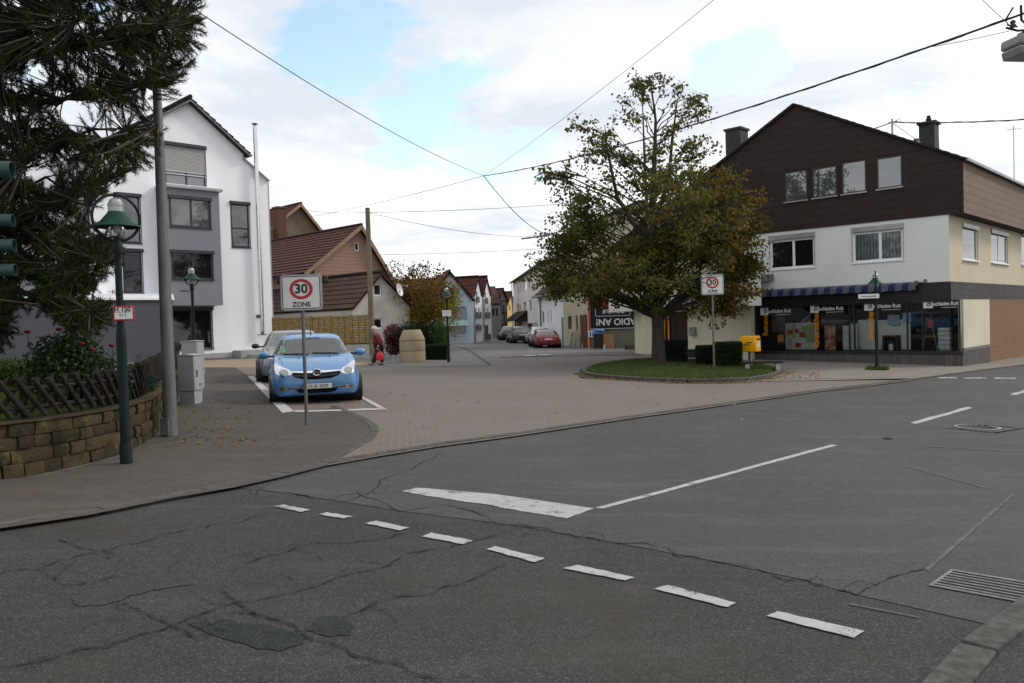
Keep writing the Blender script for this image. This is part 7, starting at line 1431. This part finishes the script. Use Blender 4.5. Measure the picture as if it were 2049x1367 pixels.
for _ in range(1300):
    y = rng.uniform(-160, 640); hw = np.interp(y, [-160, 100, 400, 640], [260, 300, 250, 150]); x = -75 - abs(rng.normal(0, .5)) * hw
    if x < -75 - hw or (((x * .021) % 1) < .25 and ((y * .017) % 1) < .3): continue
    tips.append((x, y, PY + .6 + rng.normal(0, .9)))
bt = MB(); NV = []; NM = []
for x, y, d in tips:
    p = ppx(x, y, d); pn = np.array(p); j = np.argmin(((SKA - pn) ** 2).sum(1)); q = Vector(SKA[j]); dv = p - q; L = dv.length
    if L > .75: q = p - dv * (.75 / L)
    dirv = (dv.normalized() if L > 1e-3 else Vector((1, 0, 0))) + Vector((.25, 0, .22)) + Vector(rng.normal(0, .25, 3)); dirv.normalize()
    bt.tube([q, q.lerp(p, .6), p + dirv * .10], [.012, .009, .005], 4, caps=False)
    n = 112; t = rng.uniform(-.26, .12, n); a = rng.uniform(0, 6.28, n); ax = dirv.cross(Vector((.3, .2, 1))).normalized(); ay = dirv.cross(ax); ax, ay, dd = np.array(ax), np.array(ay), np.array(dirv)
    out = ax * np.cos(a)[:, None] + ay * np.sin(a)[:, None]; sp = rng.uniform(.45, 1.1, n)[:, None]; nd = dd * (1.05 - .55 * sp * .8) + out * sp * .85; nd /= np.linalg.norm(nd, axis=1)[:, None]; b0 = pn + dd * t[:, None]; ln = rng.uniform(.06, .10, n)[:, None]; sd = np.cross(nd, rng.normal(size=(n, 3))); sd /= np.linalg.norm(sd, axis=1)[:, None]
    NV.append(np.stack([b0 - sd * .0038, b0 + sd * .0038, b0 + nd * ln], 1)); NM.append(np.full(n, 1 if rng.random() < .13 else 0))
bt.build('twigs', m_bark, PT, angle=None, fix=False); NV = np.concatenate(NV); n = len(NV)
def needle(name, cols): 
    nn = NT(name); g = nn.N.new('ShaderNodeNewGeometry'); return nn.out(nn.ramp(g.outputs['Random Per Island'], [(i / (len(cols) - 1), c) for i, c in enumerate(cols)]), .7, 0, None, Specular_IOR_Level=.08)
mass('crown', NV, np.arange(3 * n).reshape(n, 3), [needle('pine_needles', [(.010, .019, .008), (.022, .036, .012), (.040, .054, .018)]), needle('pine_needles_brown', [(.045, .026, .012), (.03, .03, .012)])], PT, np.concatenate(NM))
# ------------------------------------------------------------------ garden shrubs
def shrub(name, base, ells, n, size, mats, label, cat='bush', stems=8, midx=None, aspect=.6, group=None, shell=.35, stemm=None):
    o = empty(name, base, 0, label, cat, group); P = []
    tot = sum(r[0] * r[1] * r[2] for c, r in ells) ** 1; mb = MB()
    for c, r in ells:
        m = int(n * (r[0] * r[1] * r[2]) / tot); P.append(ell_points(m, c, r, rng, shell) + rng.normal(0, size * .5, (m, 3)))
        for _ in range(stems): e = ell_points(1, c, np.array(r) * .8, rng)[0]; b = Vector((rng.normal(0, .05), rng.normal(0, .05), 0)); mb.tube([b, b.lerp(Vector(e), .5) + Vector((0, 0, .05)), Vector(e)], [.016, .010, .004], 4, caps=False)
    mb.build('stems', stemm or m_bark, o, angle=None, fix=False); P = np.concatenate(P); P = P[P[:, 2] > .0]; leaves('foliage', P, size, mats, o, rng, None if midx is None else rng.choice(len(mats), len(P), p=midx), aspect); return o
m_rose = leafmat('rose_leaves', [(.012, .026, .010), (.022, .045, .016), (.045, .070, .030), (.11, .14, .09)], .25)
def base_at(px, y, z0): p = at(px, 700, y); p.z = zg(p.x) + z0; return p
gz = WH_ - .05; b = base_at(140, 10.6, gz); k = FPX / 10.6
RO = shrub('rose_bush', b, [((0, 0, .36), (.48, .4, .46)), ((-.28, .1, .52), (.36, .35, .44)), ((.40, 0, .34), (.36, .3, .36)), ((.0, .1, .74), (.34, .3, .26))], 7500, .06, m_rose, 'rose bush with dark green leaves and red blooms behind the lattice fence', 'bush', 10, aspect=.7)
m_petal = pm('rose_red', (.13, .006, .014), .6, var=.3, vs=30)
for px, py in ((118, 660), (163, 688), (224, 692), (185, 700), (55, 665)):
    q = at(px, py, 10.5) - b; mb = MB()
    for j in range(7): a = j * .9; mb.ball(q + Vector((.02 * math.cos(a), .02 * math.sin(a), .006 * (j % 3))), .022, 8, sc=(1, 1, .8))
    f = mb.build('rose_bloom', m_petal, RO, angle=60); MB().tube([q, q + Vector((.01, 0, -.12)), q + Vector((.04, .02, -.30))], .005, 4).build('bloom_stem', m_rose, f)
b = base_at(278, 12.2, gz); shrub('dwarf_conifer', b, [((0, 0, .16), (.26, .24, .2)), ((.0, 0, .30), (.17, .17, .22)), ((-.02, 0, .44), (.06, .06, .2))], 5200, .035, leafmat('conifer_green', [(.012, .03, .022), (.022, .05, .035), (.035, .065, .045)], .1), 'dwarf bluish green conifer between lamp post and steel pole', 'bush', 5, aspect=.25)
b = base_at(20, 13.5, gz); shrub('garden_bush', b, [((0, 0, .2), (.6, .4, .3))], 3500, .07, leafmat('pale_green', [(.03, .055, .015), (.055, .09, .02), (.09, .12, .03)], .3), 'pale green low bush on the lawn at the left edge', 'bush')
b = at(215, 583, 31); shrub('terrace_plants', at(212, 590, FW.w(-7, -.8, 0).y + 0.4), [((-.4, 0, .1), (.7, .25, .14)), ((.3, 0, .08), (.5, .2, .12))], 900, .09, leafmat('rusty_plants', [(.08, .06, .02), (.18, .09, .03), (.10, .10, .04)], .3), 'rusty coloured plants on the flat roof of the grey annex', 'plants', 6)
shrub('terrace_plants', at(20, 588, FW.w(-9, -.8, 0).y), [((0, 0, .06), (.9, .2, .10))], 500, .08, leafmat('red_plants', [(.14, .02, .02), (.06, .06, .03)], .3), 'red flowering plants along the annex roof edge at far left', 'plants', 5)
# bushes across the square
b = G(790, 712, .0); b.y += 0; k = FPX / b.y; shrub('purple_bush', b, [((0, 0, 1.05), (.52, .5, .55)), ((-.05, 0, .5), (.45, .45, .55)), ((.3, .1, .8), (.4, .4, .5))], 6500, .075, leafmat('barberry', [(.035, .010, .014), (.075, .018, .028), (.13, .035, .05), (.02, .02, .010)], .25), 'purple red barberry bush left of the concrete rings', 'bush', 12)
b = at(848, 700, 37.5); b.z = zg(b.x); hm = [m_hedge]
shrub('dark_bush', b, [((-.5, 0, .95), (.85, .6, .75)), ((.45, 0, .95), (.75, .6, .75)), ((0, -.1, .4), (1.25, .6, .5))], 12000, .085, leafmat('laurel', [(.006, .014, .006), (.012, .026, .010), (.022, .042, .014)], .2), 'broad dark evergreen bush behind the concrete rings', 'bush', 10, stemm=m_core)
b = at(882, 700, 37.0); b.z = zg(b.x); shrub('thuja_bush', b, [((0, 0, .85), (.33, .35, .9))], 4500, .07, leafmat('thuja', [(.02, .05, .012), (.035, .085, .02), (.05, .10, .03)], .2), 'brighter green upright conifer beside the dark bush', 'bush', 5, aspect=.3)
hpx('low_hedge', 853, 896, 691, 722, .0, R(4), .9, 5200, .055, 'low clipped box hedge right of the concrete rings')
b = G(925, 684, 0); shrub('garden_bush', b, [((0, 0, .45), (.75, .5, .52)), ((.35, 0, .5), (.45, .4, .5))], 4000, .11, leafmat('olive_leaves', [(.02, .026, .010), (.04, .046, .014), (.06, .062, .02)], .25), 'rounded olive green bush in front of the light blue house', 'bush', 6)
# autumn tree behind
b = at(838, 700, 44); b.z = zg(b.x); AT = empty('autumn_tree', b, 0, 'spreading tree with yellow and rusty leaves and bare top twigs behind the bushes', 'tree')
mb = MB(); P = []; C = []; mb.tube([(0, 0, -.1), (.02, 0, 1.2), (0, 0, 2.2)], [.16, .12, .09], 8)
for _ in range(75):
    px, py = rng.uniform(780, 905), rng.uniform(548, 662); t = (px - 840) / 66
    if (abs(t) > 1) or py < 546 + 34 * t * t: continue
    e = at(px, py, 44 + rng.normal(0, 1.0)) - b; s0 = Vector((0, 0, rng.uniform(.9, 2.0))); mb.tube(curve_pts(s0, e, .15, 4, .05), [.05, .035, .025, .015, .006], 4, caps=False); n = 190 if py > 566 else 32
    P.append(np.asarray(e) + rng.normal(0, .30, (n, 3))); C.append(np.full(n, 0 if (py > 600 and rng.random() < .75) else 1))
for _ in range(90):
    px = rng.uniform(765, 895); py = rng.uniform(522, 562) + 20 * ((px - 825) / 70) ** 2; e = at(px, py, 44 + rng.normal(0, .9)) - b; s0 = Vector((e.x * .6, e.y * .6, e.z - rng.uniform(.6, 1.1))); mb.tube(curve_pts(s0, e, .05, 3, .04), [.018, .012, .008, .004], 4, caps=False); P.append(np.asarray(e) + rng.normal(0, .16, (9, 3))); C.append(np.full(9, 2))
mb.build('trunk', m_bark, AT, angle=None, fix=False)
leaves('crown', np.concatenate(P), .13, [leafmat('yellow_green_leaves', [(.11, .11, .014), (.20, .17, .02), (.28, .20, .026)], .45), leafmat('rusty_leaves', [(.12, .075, .02), (.18, .10, .024), (.18, .13, .028)], .45), leafmat('dry_leaves', [(.035, .024, .018), (.06, .038, .02)], .3)], AT, rng, np.concatenate(C).astype(int), .7)
# ------------------------------------------------------------------ overhead lines and hanging lamps
def cable(name, a, b, sag, r, label, group='overhead cables', n=24, twist=False, mat=None):
    a, b = Vector(a), Vector(b); o = empty(name, a, 0, label, 'cable', group); pts = [(a.lerp(b, i / n) - a) - Vector((0, 0, sag * 4 * (i / n) * (1 - i / n))) for i in range(n + 1)]
    MB().tube(pts, r, 6).build('strand', mat or m_cable, o)
    if twist:
        L = (b - a).length; m_ = int(L * 5); q = []
        for i in range(m_ + 1): t = i / m_; p = (a.lerp(b, t) - a) - Vector((0, 0, sag * 4 * t * (1 - t))); an_ = t * L * 5; q.append(p + Vector((0, math.cos(an_), math.sin(an_))) * r * 1.1)
        MB().tube(q, r * .55, 5).build('wrapped_wire', m_cable, o)
    return o
N0 = at(968, 352, 27); CR = at(2052, 26, 9.2)
cable('overhead_cable', CR, N0, .25, .013, 'thick twisted black cable sweeping from the upper right lamp to the junction over the square', twist=True)
cable('overhead_cable', N0, at(1108, 471, 47), .5, .016, 'dark cable hanging down from the junction towards the far street lamp', twist=True); cable('overhead_cable', N0, at(1440, -10, 16), .1, .006, 'thin cable rising from the junction to the top of the picture'); cable('overhead_cable', POLE_TOP, N0, .25, .008, 'thin cable from the steel pole in the pine to the junction'); cable('overhead_cable', N0, at(545, 445, 60), .2, .010, 'thin cable from the junction down to the houses on the left')
cable('overhead_cable', WPOLE, at(1180, 403, 46), .12, .012, 'cable from the wooden pole top across to the tree'); cable('overhead_cable', WPOLE, at(610, 420, 55), .1, .012, 'cable from the wooden pole back to the brown houses'); cable('overhead_cable', at(760, 510, 60), at(1140, 494, 58), .1, .016, 'lower cable crossing the far street'); cable('overhead_cable', MAST, at(2300, 218, 25), .15, .022, 'black cable from the roof mast of the corner building to the right', twist=True); cable('overhead_cable', WPOLE, at(1062, 474, 50), .25, .012, 'thin cable from the wooden pole to the hanging street lamp')
cable('overhead_cable', at(1700, 268, 36), MAST, .06, .02, 'short cable from behind the roof up to the roof mast'); cable('overhead_cable', at(1850, 96, 10.6), at(2020, 62, 9.2), .01, .004, 'thin steel wire below the thick cable at upper right'); cable('overhead_cable', at(1955, -10, 9.5), at(2030, 60, 9.3), .0, .004, 'thin wire running up from the lamp at upper right')
cable('overhead_cable', CR, at(2650, -120, 8.2), .1, .013, 'thick black cable running on from the upper right lamp out of the picture', twist=True)
# tube lamp over the street
q = at(1068, 476, 48); o = empty('hanging_lamp', q, 0, 'long thin lamp hanging on cables over the far street', 'lamp'); MB().bar((-.75, 0, -.03), (.72, 0, .10), .12, .07).build('housing', m_zinc, o); MB().bar((-.7, 0, -.07), (.67, 0, .06), .10, .02).build('diffuser', m_alu, o); MB().tube([(-.25, 0, .18), (0, 0, .12), (1.1, -.2, .16)], .015, 5).build('hanger', m_cable, o)
# lantern with insulators at the upper right corner
q = at(2052, 92, 9.2); o = empty('hanging_lamp', q, R(8), 'grey hanging street lantern with insulators at the upper right corner', 'lamp'); m_lan = pm('lantern_grey', (.20, .20, .19), .5)
MB().prism([(-.20, -.16, -.03), (.30, -.16, -.03), (.30, -.16, .10), (-.19, -.16, .09)], (0, .32, 0)).build('housing', m_lan, o, bevel=.03); MB().prism([(-.215, -.17, -.045), (.30, -.17, -.045), (.25, -.12, -.13), (-.15, -.12, -.13)], (0, .3, 0)).build('diffuser', pm('lantern_glass', (.30, .30, .30), .3), o, bevel=.02)
MB().box(-.06, .06, -.05, .05, .103, .15).build('bracket', m_blackp, o); mb = MB(); mb.tube([(-.24, 0, .20), (-.1, 0, .17), (.3, 0, .2)], .013, 6).tube([(-.15, 0, .43), (-.24, 0, .30), (-.22, 0, .23), (-.1, 0, .215)], .010, 6).tube([(-.05, 0, .46), (-.03, .02, .30), (.02, 0, .24), (.3, 0, .22)], .014, 6); mb.build('wire_loops', m_cable, o)
for x, z in ((-.155, .25), (.03, .36)): MB().lathe([(.001, -.05), (.028, -.045), (.035, -.02), (.02, -.005), (.032, .015), (.02, .035), (.001, .045)], (x, 0, z), 14).build('insulator', pm('insulator_green_%d' % int(x * 100), (.05, .055, .045), .3), o)
